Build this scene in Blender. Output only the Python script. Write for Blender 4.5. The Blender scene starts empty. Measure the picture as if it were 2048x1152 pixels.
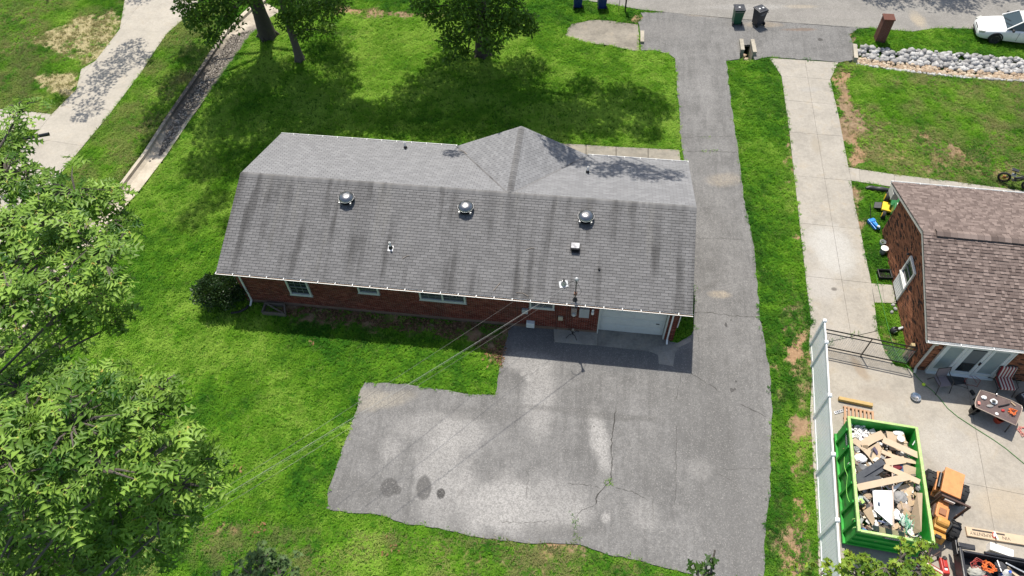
import bpy, math, random
import numpy as np
from mathutils import Matrix, Vector
random.seed(7); RNG = np.random.default_rng(11)
S = bpy.context.scene; COL = S.collection
A = lambda *v: np.array(v, float)
# ------------------------------------------------------------------ camera
CH = 26.5; CF = 1441.0; PIT = 0.92782; ROL = -0.03658
CC = A(0, 0, CH)
_fw = A(0, math.cos(PIT), -math.sin(PIT)); _r0 = A(1, 0, 0); _u0 = np.cross(_r0, _fw)
_r = _r0*math.cos(ROL) + _u0*math.sin(ROL); _u = np.cross(_r, _fw)
cam = bpy.data.cameras.new('camera'); cam.sensor_width = 36; cam.lens = CF/2048*36; cam.clip_end = 3000; cam.clip_start = .1
co = bpy.data.objects.new('camera', cam); COL.objects.link(co)
co.matrix_world = Matrix(((_r[0], _u[0], -_fw[0], 0), (_r[1], _u[1], -_fw[1], 0), (_r[2], _u[2], -_fw[2], CH), (0, 0, 0, 1)))
S.camera = co
# ------------------------------------------------------------------ light
SUN_EL = math.radians(64.5); SUN_AZ = math.radians(-9.5)          # azimuth from +Y towards +X
SUNV = A(math.cos(SUN_EL)*math.sin(SUN_AZ), math.cos(SUN_EL)*math.cos(SUN_AZ), math.sin(SUN_EL))
w = bpy.data.worlds.new('World'); S.world = w; w.use_nodes = True
wn = w.node_tree; sky = wn.nodes.new('ShaderNodeTexSky'); sky.sky_type = 'NISHITA'; sky.sun_disc = False
sky.sun_elevation = SUN_EL; sky.sun_rotation = SUN_AZ; sky.air_density = 1.3; sky.dust_density = 2.0
bg = wn.nodes['Background']; bg.inputs['Strength'].default_value = 0.115
wn.links.new(sky.outputs[0], bg.inputs[0])
sl = bpy.data.lights.new('sun', 'SUN'); sl.energy = 4.8; sl.angle = math.radians(.6); sl.color = (1, .945, .85)
so = bpy.data.objects.new('sun', sl); COL.objects.link(so); so.location = (0, 60, 80)
so.rotation_euler = Vector(SUNV).to_track_quat('Z', 'Y').to_euler()
S.view_settings.view_transform = 'Standard'; S.view_settings.look = 'None'; S.view_settings.gamma = 1
S.view_settings.exposure = 0.3
# ------------------------------------------------------------------ helpers
def gp(px, py, z=0.0):                      # point of the place that the photograph shows at (px, py), at height z
    d = _fw*CF + _r*(px-1024) - _u*(py-576); t = (z-CH)/d[2]; return CC + d*t
def gq(pts, z=0.0): return [gp(x, y, z) for x, y in pts]
def gd(px, py, dist):                       # point at a distance from the camera
    d = _fw*CF + _r*(px-1024) - _u*(py-576); return CC + d/np.linalg.norm(d)*dist
def rotz(a): c, s = math.cos(a), math.sin(a); return np.array([[c, -s, 0], [s, c, 0], [0, 0, 1.]])
def rotx(a): c, s = math.cos(a), math.sin(a); return np.array([[1., 0, 0], [0, c, -s], [0, s, c]])
def roty(a): c, s = math.cos(a), math.sin(a); return np.array([[c, 0, s], [0, 1., 0], [-s, 0, c]])
I3 = np.eye(3)
def nrm(v): v = np.asarray(v, float); return v/max(np.linalg.norm(v), 1e-9)
class MB:
    def __init__(s): s.v = []; s.f = []; s.r = []
    def add(s, vs, fs, rnd=None):
        n = len(s.v); s.v.extend([tuple(map(float, p)) for p in vs]); s.f.extend([tuple(i+n for i in f) for f in fs])
        s.r.extend([random.random() if rnd is None else rnd]*len(fs)); return s
    def box(s, c, d, R=I3, rnd=None, taper=1.0):
        x, y, z = d[0]/2, d[1]/2, d[2]/2; c = np.asarray(c, float)
        P = [A(i*x*(taper if k > 0 else 1), j*y*(taper if k > 0 else 1), k*z) for k in (-1, 1) for j in (-1, 1) for i in (-1, 1)]
        return s.add([c + R@p for p in P], [(0, 2, 3, 1), (4, 5, 7, 6), (0, 1, 5, 4), (2, 6, 7, 3), (0, 4, 6, 2), (1, 3, 7, 5)], rnd)
    def beam(s, a, b, wd, h, up=(0, 0, 1), rnd=None):
        a, b = np.asarray(a, float), np.asarray(b, float); x = nrm(b-a); y = np.cross(up, x)
        if np.linalg.norm(y) < 1e-4: y = np.cross((0, 1, 0), x)
        y = nrm(y); z = np.cross(x, y)
        return s.box((a+b)/2, (np.linalg.norm(b-a), wd, h), np.stack([x, y, z], 1), rnd)
    def tube(s, pts, r, n=8, cap=True, rnd=None, closed=False):
        pts = [np.asarray(p, float) for p in pts]; m = len(pts); r = [r]*m if np.isscalar(r) else r
        vs = []; ref = None
        for i, p in enumerate(pts):
            if closed: t = nrm(pts[(i+1) % m]-pts[i-1])
            else: t = nrm(pts[min(i+1, m-1)]-pts[max(i-1, 0)])
            if ref is None: ref = A(0, 0, 1) if abs(t[2]) < .9 else A(1, 0, 0)
            x = nrm(np.cross(ref, t)); y = np.cross(t, x); ref = y if abs(np.dot(y, t)) < .9 else ref
            for k in range(n):
                a = 2*math.pi*k/n; vs.append(p + r[i]*(x*math.cos(a) + y*math.sin(a)))
        fs = []; M = m if closed else m-1
        for i in range(M):
            for k in range(n):
                j = (i+1) % m; fs.append((i*n+k, i*n+(k+1) % n, j*n+(k+1) % n, j*n+k))
        if cap and not closed: fs += [tuple(range(n-1, -1, -1)), tuple((m-1)*n+k for k in range(n))]
        return s.add(vs, fs, rnd)
    def lathe(s, prof, o=(0, 0, 0), n=16, R=I3, rnd=None, cap=True):
        o = np.asarray(o, float); vs = []; m = len(prof)
        for (r, z) in prof:
            for k in range(n):
                a = 2*math.pi*k/n; vs.append(o + R@A(r*math.cos(a), r*math.sin(a), z))
        fs = [(i*n+k, i*n+(k+1) % n, (i+1)*n+(k+1) % n, (i+1)*n+k) for i in range(m-1) for k in range(n)]
        if cap: fs += [tuple(range(n-1, -1, -1)), tuple((m-1)*n+k for k in range(n))]
        return s.add(vs, fs, rnd)
    def prism(s, poly, z0, z1, rnd=None, bottom=True):
        P = [(p[0], p[1]) for p in poly]
        if sum(P[i-1][0]*P[i][1]-P[i][0]*P[i-1][1] for i in range(len(P))) < 0: P = P[::-1]
        n = len(P); vs = [(x, y, z0) for x, y in P] + [(x, y, z1) for x, y in P]
        fs = [tuple(range(n, 2*n))] + [(i, (i+1) % n, n+(i+1) % n, n+i) for i in range(n)]
        if bottom: fs.append(tuple(range(n-1, -1, -1)))
        return s.add(vs, fs, rnd)
    def plate(s, pts, th, rnd=None):            # a flat sheet of thickness th through 3-D corners
        pts = [np.asarray(p, float) for p in pts]; n = nrm(np.cross(pts[1]-pts[0], pts[2]-pts[0]))
        if n[2] < 0: pts = pts[::-1]; n = -n
        m = len(pts); vs = pts + [p - n*th for p in pts]
        return s.add(vs, [tuple(range(m)), tuple(range(2*m-1, m-1, -1))] + [(i, i+m, (i+1) % m+m, (i+1) % m) for i in range(m)], rnd)
    def build(s, name, mat, parent=None, smooth=False, bevel=0, world=False, kind=None, sub=0):
        me = bpy.data.meshes.new(name); me.from_pydata(s.v, [], s.f); me.materials.append(mat)
        at = me.attributes.new('rnd', 'FLOAT', 'FACE'); at.data.foreach_set('value', np.array(s.r, np.float32))
        return link(name, me, parent, smooth, bevel, world, kind, sub)
def link(name, me, parent=None, smooth=False, bevel=0, world=False, kind=None, sub=0):
    o = bpy.data.objects.new(name, me); COL.objects.link(o)
    if smooth:
        me.polygons.foreach_set('use_smooth', np.ones(len(me.polygons), bool)); me.set_sharp_from_angle(angle=math.radians(40))
    if parent is not None:
        o.parent = parent
        if world: o.matrix_parent_inverse = wmat(parent).inverted()
    if bevel:
        m = o.modifiers.new('bevel', 'BEVEL'); m.width = bevel; m.segments = 2; m.limit_method = 'ANGLE'; m.angle_limit = .6
    if sub:
        m = o.modifiers.new('sub', 'SUBSURF'); m.levels = sub; m.render_levels = sub
    if kind: o['kind'] = kind
    return o
def wmat(o):
    m = Matrix.LocRotScale(o.location, o.rotation_euler, o.scale)
    return m if o.parent is None else wmat(o.parent) @ o.matrix_parent_inverse @ m
def tag(o, label, cat, group=None):
    o['label'] = label; o['category'] = cat
    if group: o['group'] = group
    return o
def thing(name, label, cat, loc=(0, 0, 0), rz=0, group=None):
    o = bpy.data.objects.new(name, None); COL.objects.link(o); o.empty_display_size = .2
    o.location = tuple(map(float, loc)); o.rotation_euler = (0, 0, rz); return tag(o, label, cat, group)
def fastmesh(name, V, F, mat, fattr=None, vattr=None):           # numpy arrays; F is (n,3) or (n,4)
    me = bpy.data.meshes.new(name); k = F.shape[1]
    me.vertices.add(len(V)); me.vertices.foreach_set('co', V.astype(np.float32).ravel())
    me.loops.add(F.size); me.loops.foreach_set('vertex_index', F.astype(np.int32).ravel())
    me.polygons.add(len(F)); me.polygons.foreach_set('loop_start', np.arange(0, F.size, k, dtype=np.int32))
    me.update(calc_edges=True); me.materials.append(mat)
    for nm, arr in (fattr or {}).items(): me.attributes.new(nm, 'FLOAT', 'FACE').data.foreach_set('value', arr.astype(np.float32))
    for nm, arr in (vattr or {}).items(): me.attributes.new(nm, 'FLOAT', 'POINT').data.foreach_set('value', arr.astype(np.float32))
    return me
def pip(P, poly):                               # points in polygon, vectorised
    x, y = P[:, 0], P[:, 1]; ins = np.zeros(len(P), bool); n = len(poly)
    for i in range(n):
        x1, y1 = poly[i][0], poly[i][1]; x2, y2 = poly[i-1][0], poly[i-1][1]
        c = ((y1 > y) != (y2 > y)); 
        with np.errstate(divide='ignore', invalid='ignore'): xi = (x2-x1)*(y-y1)/(y2-y1)+x1
        ins ^= c & (x < xi)
    return ins
_NT = np.random.default_rng(5).random((256, 256))
def vnoise(x, y):
    xi, yi = np.floor(x).astype(int), np.floor(y).astype(int); fx, fy = x-xi, y-yi
    fx, fy = fx*fx*(3-2*fx), fy*fy*(3-2*fy); g = lambda i, j: _NT[i & 255, j & 255]
    return (g(xi, yi)*(1-fx)+g(xi+1, yi)*fx)*(1-fy) + (g(xi, yi+1)*(1-fx)+g(xi+1, yi+1)*fx)*fy
def fbm(x, y, o=4):
    v = 0; a = .5
    for _ in range(o): v = v + a*vnoise(x, y); x, y, a = x*2.03+17, y*2.03+31, a*.5
    return v/(1-.5**o)
def clip(poly, hp):                             # clip a 2-D polygon by half planes (point, inward normal)
    for (q, n) in hp:
        out = []
        for i in range(len(poly)):
            a, b = poly[i-1], poly[i]; da = (a[0]-q[0])*n[0]+(a[1]-q[1])*n[1]; db = (b[0]-q[0])*n[0]+(b[1]-q[1])*n[1]
            if da >= 0: 
                if db >= 0: out.append(b)
                else: t = da/(da-db); out.append((a[0]+t*(b[0]-a[0]), a[1]+t*(b[1]-a[1])))
            elif db >= 0:
                t = da/(da-db); out.append((a[0]+t*(b[0]-a[0]), a[1]+t*(b[1]-a[1]))); out.append(b)
        poly = out
        if len(poly) < 3: return []
    return poly
def hps(poly):                                  # half planes of a convex polygon
    P = [(p[0], p[1]) for p in poly]; 
    if sum(P[i-1][0]*P[i][1]-P[i][0]*P[i-1][1] for i in range(len(P))) < 0: P = P[::-1]
    return [(P[i-1], (-(P[i][1]-P[i-1][1]), P[i][0]-P[i-1][0])) for i in range(len(P))]
# ------------------------------------------------------------------ materials
class NT:
    def __init__(s, name):
        s.m = bpy.data.materials.new(name); s.m.use_nodes = True; s.t = s.m.node_tree; s.N = s.t.nodes; s.L = s.t.links
        s.b = s.N['Principled BSDF']; s.pos = None
    def n(s, ty, **kw):
        o = s.N.new(ty)
        for k, v in kw.items(): setattr(o, k, v)
        return o
    def P(s):
        if s.pos is None: s.pos = s.n('ShaderNodeNewGeometry').outputs['Position']
        return s.pos
    def set(s, sock, v):
        if hasattr(v, 'links') or hasattr(v, 'is_output'): s.L.new(v, sock)
        else: sock.default_value = v if not isinstance(v, tuple) or len(v) != 3 or sock.type != 'RGBA' else (*v, 1)
    def noise(s, sc, det=4, rough=.6, vec=None, stretch=None, dist=0):
        vec = vec or s.P()
        if stretch: mp = s.n('ShaderNodeMapping', vector_type='TEXTURE'); s.L.new(vec, mp.inputs[0]); mp.inputs['Scale'].default_value = stretch[:3]; \
            mp.inputs['Rotation'].default_value = (0, 0, stretch[3] if len(stretch) > 3 else 0); vec = mp.outputs[0]
        o = s.n('ShaderNodeTexNoise'); s.L.new(vec, o.inputs['Vector']); o.inputs['Scale'].default_value = sc
        o.inputs['Detail'].default_value = det; o.inputs['Roughness'].default_value = rough; o.inputs['Distortion'].default_value = dist
        return o.outputs[0]
    def attr(s, name, kind='GEOMETRY'): o = s.n('ShaderNodeAttribute', attribute_name=name, attribute_type=kind); return o.outputs['Fac']
    def math(s, op, a, b=0.0, c=None, clampit=False):
        o = s.n('ShaderNodeMath', operation=op, use_clamp=clampit); s.set(o.inputs[0], a); s.set(o.inputs[1], b)
        if c is not None: s.set(o.inputs[2], c)
        return o.outputs[0]
    def rng(s, v, a, b, c=0.0, d=1.0):
        o = s.n('ShaderNodeMapRange', interpolation_type='SMOOTHSTEP'); s.set(o.inputs[0], v)
        for i, k in enumerate((a, b, c, d)): o.inputs[i+1].default_value = k
        return o.outputs[0]
    def mix(s, f, a, b, mode='MIX'):
        o = s.n('ShaderNodeMix', data_type='RGBA', blend_type=mode); s.set(o.inputs[0], f); s.set(o.inputs[6], a); s.set(o.inputs[7], b); return o.outputs[2]
    def ramp(s, v, stops):
        o = s.n('ShaderNodeValToRGB'); s.set(o.inputs[0], v); e = o.color_ramp.elements
        while len(e) < len(stops): e.new(.5)
        for i, (p, c) in enumerate(stops): e[i].position = p; e[i].color = (*c, 1)
        return o.outputs[0]
    def blob(s, c, rx, ry, ang=0, soft=.5, wob=.35, nsc=1.2):     # mask of a stain or painted shade of its own shape around a world point
        mp = s.n('ShaderNodeVectorMath', operation='SUBTRACT'); s.L.new(s.P(), mp.inputs[0]); mp.inputs[1].default_value = (c[0], c[1], 0)
        m2 = s.n('ShaderNodeMapping', vector_type='TEXTURE'); s.L.new(mp.outputs[0], m2.inputs[0]); m2.inputs['Rotation'].default_value = (0, 0, ang); m2.inputs['Scale'].default_value = (rx, ry, 1e6)
        ln = s.n('ShaderNodeVectorMath', operation='LENGTH'); s.L.new(m2.outputs[0], ln.inputs[0])
        d = s.math('ADD', ln.outputs['Value'], s.math('MULTIPLY', s.math('SUBTRACT', s.noise(nsc, 3), .5), wob*2))
        return s.rng(d, 1-soft/2, 1+soft/2, 1, 0)
    def bump(s, h, strength=.4, dist=.01):
        o = s.n('ShaderNodeBump'); o.inputs['Strength'].default_value = strength; o.inputs['Distance'].default_value = dist
        s.L.new(h, o.inputs['Height']); s.L.new(o.outputs[0], s.b.inputs['Normal'])
    def out(s, color, rough=.8, metal=0, spec=None):
        s.set(s.b.inputs['Base Color'], color); s.set(s.b.inputs['Roughness'], rough); s.b.inputs['Metallic'].default_value = metal
        if spec is not None: s.b.inputs['Specular IOR Level'].default_value = spec
        return s.m
_mc = {}
def M(name, col, rough=.6, metal=0, var=.18, sc=6, bump=0, spec=None, dirt=0):   # simple object material with tonal variation and grime
    if name in _mc: return _mc[name]
    t = NT(name); n = t.noise(sc, 5); n2 = t.noise(sc*7, 3)
    f = t.math('ADD', t.math('MULTIPLY', n, .7), t.math('MULTIPLY', n2, .3))
    c = t.ramp(f, [(.25, tuple(x*(1-var) for x in col)), (.75, tuple(min(1, x*(1+var)) for x in col))])
    if dirt: c = t.mix(t.rng(t.noise(sc*1.7, 6, .7), .52, .7, 0, dirt), c, (.12, .09, .06))
    if bump: t.bump(n2, bump, .01)
    m = t.out(c, t.rng(n, .3, .7, max(.05, rough-.1), min(1, rough+.1)), metal, spec); _mc[name] = m; return m
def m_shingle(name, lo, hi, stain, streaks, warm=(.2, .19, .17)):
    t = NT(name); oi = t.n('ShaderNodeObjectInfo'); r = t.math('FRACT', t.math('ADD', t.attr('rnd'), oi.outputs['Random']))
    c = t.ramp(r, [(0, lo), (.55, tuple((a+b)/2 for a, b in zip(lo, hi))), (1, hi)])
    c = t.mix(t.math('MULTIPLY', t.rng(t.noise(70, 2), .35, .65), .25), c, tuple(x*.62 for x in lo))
    if streaks:
        a = streaks
        f = t.noise(1.0, 3, .5, stretch=(.5, 4.5, 4.5, a)); g = t.noise(.35, 3)
        k = t.math('MULTIPLY', t.rng(f, .47, .70), t.rng(g, .34, .55, .25, 1)); c = t.mix(t.math('MULTIPLY', k, .72), c, stain)
        k2 = t.rng(t.noise(1.1, 3, .5, stretch=(.5, 5, 5, a)), .58, .72); c = t.mix(t.math('MULTIPLY', k2, .22), c, warm)
    t.bump(t.noise(160, 2), .35, .006); return t.out(c, .93, 0, .25)
# ================================================================== ground and paving
HO = A(-12.608, 19.393, 0); HY = -.15465; HL = 20.06; HW = 4.39; EZ = 2.56; RZ = 4.077
hR = rotz(HY); hw_ = lambda a, b, z=0: HO + hR@A(a, b, z)                 # main house frame -> world
NO = A(16.512, 14.888, 0); NY = -.18; nR = rotz(NY); nw_ = lambda a, b, z=0: NO + nR@A(a, b, z)
ASPH = [(1282, 26), (1287, 35), (1276, 45), (1279, 52), (1283, 102), (1310, 101), (1335, 108), (1350, 118), (1355, 194), (1363, 288), (1369, 323), (1380, 480), (1388, 600), (1389, 640), (1384, 672),
        (1356, 686), (1340, 684), (1197, 662), (1019, 652), (1011, 691), (997, 744), (989, 790), (961, 790), (900, 781), (811, 770), (732, 766), (723, 779), (707, 840), (693, 879), (673, 933),
        (657, 983), (652, 1019), (697, 1026), (740, 1026), (775, 1037), (829, 1051), (900, 1062), (1000, 1083), (1036, 1085), (1118, 1089), (1171, 1090), (1214, 1108), (1286, 1122), (1383, 1148), (1400, 1200), (1525, 1200),
        (1527, 1152), (1531, 1044), (1540, 990), (1541, 901), (1543, 811), (1539, 740), (1529, 690), (1520, 640), (1513, 550), (1505, 480), (1489, 399), (1476, 305), (1463, 215), (1452, 122), (1478, 119),
        (1480, 90), (1504, 90), (1509, 120), (1541, 114), (1676, 125), (1706, 120), (1706, 90), (1699, 69), (1716, 59), (1740, 55.5), (1591, 45), (1348, 25)]
CDRIVE = [(1539, 117), (1563, 153), (1570, 205), (1579, 267), (1588, 351), (1597, 430), (1606, 510), (1615, 590), (1622, 640), (1617, 693), (1755, 662), (1748, 606), (1742, 567), (1725, 485), (1707, 400), (1702, 363), (1697, 338), (1684, 270), (1676, 229), (1660, 160), (1676, 126)]
PATIO = [(1617, 694), (1755, 663), (1769, 705), (1789, 732), (1819, 738), (2100, 770), (2250, 800), (2250, 1250), (1640, 1250), (1634, 1045), (1626, 930), (1620, 820), (1625, 739)]
LDRIVE = [(260, -60), (250, 0), (240, 59), (222, 83), (191, 123), (163, 139), (153, 180), (135, 198), (104, 229), (59, 224), (-60, 214), (-60, 262), (40, 262), (80, 259), (20, 310), (-90, 420), (-90, 600), (0, 497), (60, 425), (139, 326), (222, 226), (285, 142), (309, 104), (333, 69), (368, 38), (396, 14), (404, -60)]
WALK = [(1697, 336), (1790, 350), (1859, 358), (1922, 366), (2048, 383), (2160, 400), (2160, 428), (2048, 410), (1922, 393), (1788, 375), (1702, 362)]
SIDEPAD = [(1742, 568), (1784, 571), (1792, 607), (1749, 606)]
ROAD = [(900, -60), (1060, -22), (1164, 1), (1202, 6), (1282, 20), (1350, 27), (1460, 37), (1591, 47), (1740, 57), (1824, 64), (1869, 57), (1938, 58), (2048, 72), (2400, 105), (2600, 0), (2400, -140), (1500, -190), (900, -190)]
FWALK = [(1110, 288), (1117, 288), (1172, 291), (1232, 295), (1296, 298), (1358, 301), (1361, 326), (1300, 336), (1110, 320)]
DPAD = [(1131, 71), (1136, 58), (1145, 47), (1162, 46), (1182, 40), (1222, 42), (1245, 45), (1276, 50), (1279, 102), (1262, 102), (1223, 92), (1186, 88), (1155, 80)]
DITCH_L = [(548, 10, .2), (520, 26, .2), (474, 66, .2), (421, 144, .18), (354, 240, .15), (309, 309, .12), (255, 380, .12), (190, 450, .12), (90, 570, .12), (0, 690, .12)]
ROCK_U = [(1709, 90), (1782, 97), (1860, 104), (1938, 111), (2048, 118), (2200, 130)]
ROCK_L = [(1714, 126), (1782, 139), (1850, 148), (1921, 156), (2048, 163), (2200, 172)]
g2 = lambda L: [tuple(gp(x, y)[:2]) for x, y in L]
P_ASPH, P_CD, P_PAT, P_LD, P_WALK, P_SP, P_ROAD, P_FW, P_DP = map(g2, (ASPH, CDRIVE, PATIO, LDRIVE, WALK, SIDEPAD, ROAD, FWALK, DPAD))
def ragged(poly, amp=.045, step=.22):
    out = []
    for i in range(len(poly)):
        a, b = np.array(poly[i]), np.array(poly[(i+1) % len(poly)]); n = max(1, int(np.linalg.norm(b-a)/step)); d = nrm(b-a)
        for k in range(n):
            p = a+(b-a)*k/n; out.append(tuple(p + A(-d[1], d[0])*(amp*2*(fbm(np.array([p[0]*2.2]), np.array([p[1]*2.2]))[0]-.5)*2 + random.uniform(-1, 1)*amp*.35)))
    return out
P_ASPH = ragged(P_ASPH); P_DP = ragged(P_DP, .03)
P_ROCK = g2(ROCK_U) + g2(ROCK_L)[::-1]
P_DIL = [gp(x, y) for x, y, d in DITCH_L]
dtan = [nrm(P_DIL[min(i+1, len(P_DIL)-1)]-P_DIL[max(i-1, 0)]) for i in range(len(P_DIL))]; dnor = [A(-t[1], t[0], 0) for t in dtan]
DWH = [1.15, 1.05, .92, .8, .72, .66, .62, .6, .6, .6]
P_DITCH = [tuple((p+n*h)[:2]) for p, n, h in zip(P_DIL, dnor, DWH)] + [tuple((p-n*h)[:2]) for p, n, h in zip(P_DIL, dnor, DWH)][::-1]
P_HOUSE = [tuple(hw_(a, b)[:2]) for a, b in ((.45, .30), (19.7, .30), (19.7, 8.4), (.45, 8.4))]
P_NEI = [tuple(nw_(a, b)[:2]) for a, b in ((0, 0), (13, 0), (13, 7.7), (0, 7.7))]
BARE = [([(1566, 668), (1608, 662), (1621, 722), (1592, 738), (1572, 705)], 1.0), ([(1578, 850), (1620, 843), (1626, 884), (1592, 884)], .95), ([(1610, 925), (1628, 920), (1630, 950), (1614, 950)], .95),
        ([(1596, 975), (1628, 1000), (1640, 1160), (1548, 1160), (1566, 1060)], .72), ([(1545, 640), (1563, 760), (1560, 900), (1545, 900)], .45), ([(1575, 540), (1612, 600), (1628, 760), (1620, 820), (1596, 820), (1570, 700)], .45), ([(1590, 740), (1626, 760), (1632, 980), (1588, 960)], .5), ([(1545, 900), (1560, 900), (1572, 1160), (1534, 1160)], .35), ([(1555, 300), (1580, 300), (1604, 520), (1585, 520)], .3),
        ([(1664, 135), (1700, 150), (1706, 205), (1735, 255), (1718, 330), (1697, 336), (1682, 260)], .9), ([(1890, 290), (1925, 290), (1925, 315), (1892, 312)], .9), ([(1836, 268), (1852, 268), (1852, 282), (1838, 282)], .8),
        ([(1740, 230), (1830, 260), (1900, 300), (2048, 330), (2048, 360), (1800, 340), (1720, 320)], .42), ([(1700, 370), (1728, 370), (1728, 470), (1712, 440)], .6), ([(1752, 620), (1800, 700), (1770, 700)], .55),
        ([(60, 80), (150, 40), (215, 15), (250, 55), (222, 105), (165, 135), (90, 95)], .62), ([(70, 155), (120, 140), (158, 142), (150, 198), (95, 192)], .7), ([(0, 0), (110, 0), (60, 90), (0, 130)], .3),
        ([(560, 604), (690, 620), (800, 632), (1020, 652), (1012, 690), (1004, 732), (975, 700), (900, 672), (850, 664), (700, 650), (560, 632)], .72),
        ([(930, 1098), (1120, 1092), (1180, 1096), (1290, 1130), (1380, 1160), (880, 1160)], .4), ([(400, 1058), (455, 1048), (490, 1068), (430, 1082)], .6), ([(600, 1085), (760, 1095), (900, 1130), (880, 1152), (640, 1130)], .3), ([(1085, 1085), (1172, 1088), (1190, 1105), (1090, 1102)], .9),
        ([(665, 10), (810, 22), (900, 28), (905, 38), (700, 32), (668, 22)], .7), ([(640, 60), (760, 62), (700, 80)], .35), ([(1556, 150), (1564, 158), (1590, 350), (1606, 520), (1600, 520), (1580, 350), (1562, 210)], .65), ([(425, 60), (462, 58), (300, 250), (230, 370), (222, 360), (290, 240)], .25),
        ([(0, 960), (180, 1060), (330, 1152), (0, 1152)], .3), ([(1280, 22), (1292, 30), (1284, 46), (1268, 46)], .8), ([(1350, 118), (1358, 194), (1370, 323), (1363, 323), (1352, 194)], .5), ([(1700, 60), (1716, 62), (1712, 88), (1700, 88)], .8)]
BARE = [(g2(p), s) for p, s in BARE]
def bareness(P):
    b = np.zeros(len(P)); J0 = np.stack([fbm(P[:, 0]*1.1, P[:, 1]*1.1)-.5, fbm(P[:, 0]*1.1+50, P[:, 1]*1.1+9)-.5], 1)*1.5
    J1 = np.stack([vnoise(P[:, 0]*6, P[:, 1]*6)-.5, vnoise(P[:, 0]*6+50, P[:, 1]*6+9)-.5], 1)*.5
    for poly, s in BARE:
        q = np.array(poly); m = ((P > q.min(0)-1.2) & (P < q.max(0)+1.2)).all(1); k = np.zeros(int(m.sum()))
        for f in (.35, .7, 1.0, 1.35): k += pip(P[m]+J0[m]*f+J1[m], poly)
        b[m] = np.maximum(b[m], k/4*s)
    return np.clip(b + np.where(b > 0, (fbm(P[:, 0]*3.1+5, P[:, 1]*3.1)-.5)*1.1*b, 0), 0, 1)
DIL_LOW = [tuple(p[:2]) for p in P_DIL]
def terrain(P):
    z = np.zeros(len(P))
    def lower(line, half, depth, soft):
        nonlocal z
        d = np.full(len(P), 1e9)
        for i in range(len(line)-1):
            a, b = np.array(line[i]), np.array(line[i+1]); ab = b-a; t = np.clip(((P-a)@ab)/(ab@ab), 0, 1)
            d = np.minimum(d, np.linalg.norm(P-(a+t[:, None]*ab), axis=1))
        z = np.minimum(z, -depth*np.clip((half+soft-d)/soft, 0, 1))
    lower(DIL_LOW, .55, .30, .3)
    lower([tuple((np.array(a)+np.array(b))/2) for a, b in zip(g2(ROCK_U), g2(ROCK_L))], .45, .34, .8)
    lower(g2([(1492, 60), (1493, 114)]), .26, .8, .2)
    m = pip(P, [tuple((np.array(p)-np.mean(P_DP, 0))*.97+np.mean(P_DP, 0)) for p in P_DP]); z = np.where(m, np.minimum(z, -.2), z)
    far = np.clip((np.hypot(P[:, 0], P[:, 1]-25)-70)/200, 0, 1); z = z + far*0
    return z
# ---- ground sheet, fine where the photograph looks, coarse to the horizon
def axis(lo, hi, st, far):
    mid = np.arange(lo, hi+1e-6, st); out = np.array([1, 4, 10, 25, 60, 140, 300, far], float)
    return np.concatenate([lo-out[::-1], mid, hi+out])
gx, gy = axis(-42, 42, .25, 900), axis(-2, 50, .25, 900)
X, Y = np.meshgrid(gx, gy); P = np.stack([X.ravel(), Y.ravel()], 1)
Zg = terrain(P) + .018*(fbm(P[:, 0]*.9, P[:, 1]*.9)-.5) - .012
BG = bareness(P)
nx, ny = len(gx), len(gy); idx = np.arange(nx*ny).reshape(ny, nx)
F = np.stack([idx[:-1, :-1], idx[:-1, 1:], idx[1:, 1:], idx[1:, :-1]], -1).reshape(-1, 4)
t = NT('lawn_soil'); b = t.attr('bare')
soil = t.ramp(t.noise(3.2, 6, .7), [(.3, (.12, .08, .045)), (.5, (.22, .155, .095)), (.7, (.34, .25, .16))])
straw = t.ramp(t.noise(17, 5, .75), [(.35, (.12, .11, .045)), (.5, (.33, .28, .15)), (.65, (.46, .40, .24))])
sx_ = t.n('ShaderNodeSeparateXYZ'); t.L.new(t.P(), sx_.inputs[0]); soil = t.mix(t.rng(sx_.outputs[0], -19.5, -18, 1, 0), soil, straw)
clay = t.mix(t.math('MULTIPLY', t.rng(t.noise(.35, 2), .42, .6), t.rng(sx_.outputs[0], -19.5, -18, 0, 1)), soil, t.ramp(t.noise(9, 5, .7), [(.3, (.22, .13, .075)), (.7, (.38, .25, .15))]))
thatch = t.ramp(t.noise(14, 5, .7), [(.34, (.014, .05, .004)), (.5, (.04, .125, .006)), (.66, (.12, .20, .022))])
k = t.rng(t.math('ADD', b, t.math('MULTIPLY', t.math('SUBTRACT', t.noise(5, 5, .7), .5), .9)), .3, .65)
t.bump(t.noise(22, 4, .7), .8, .03); GM = t.out(t.mix(k, thatch, clay), .97, 0, .1)
g = link('ground', fastmesh('ground', np.column_stack([P, Zg]), F, GM, vattr={'bare': BG})); g['kind'] = 'structure'
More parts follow.
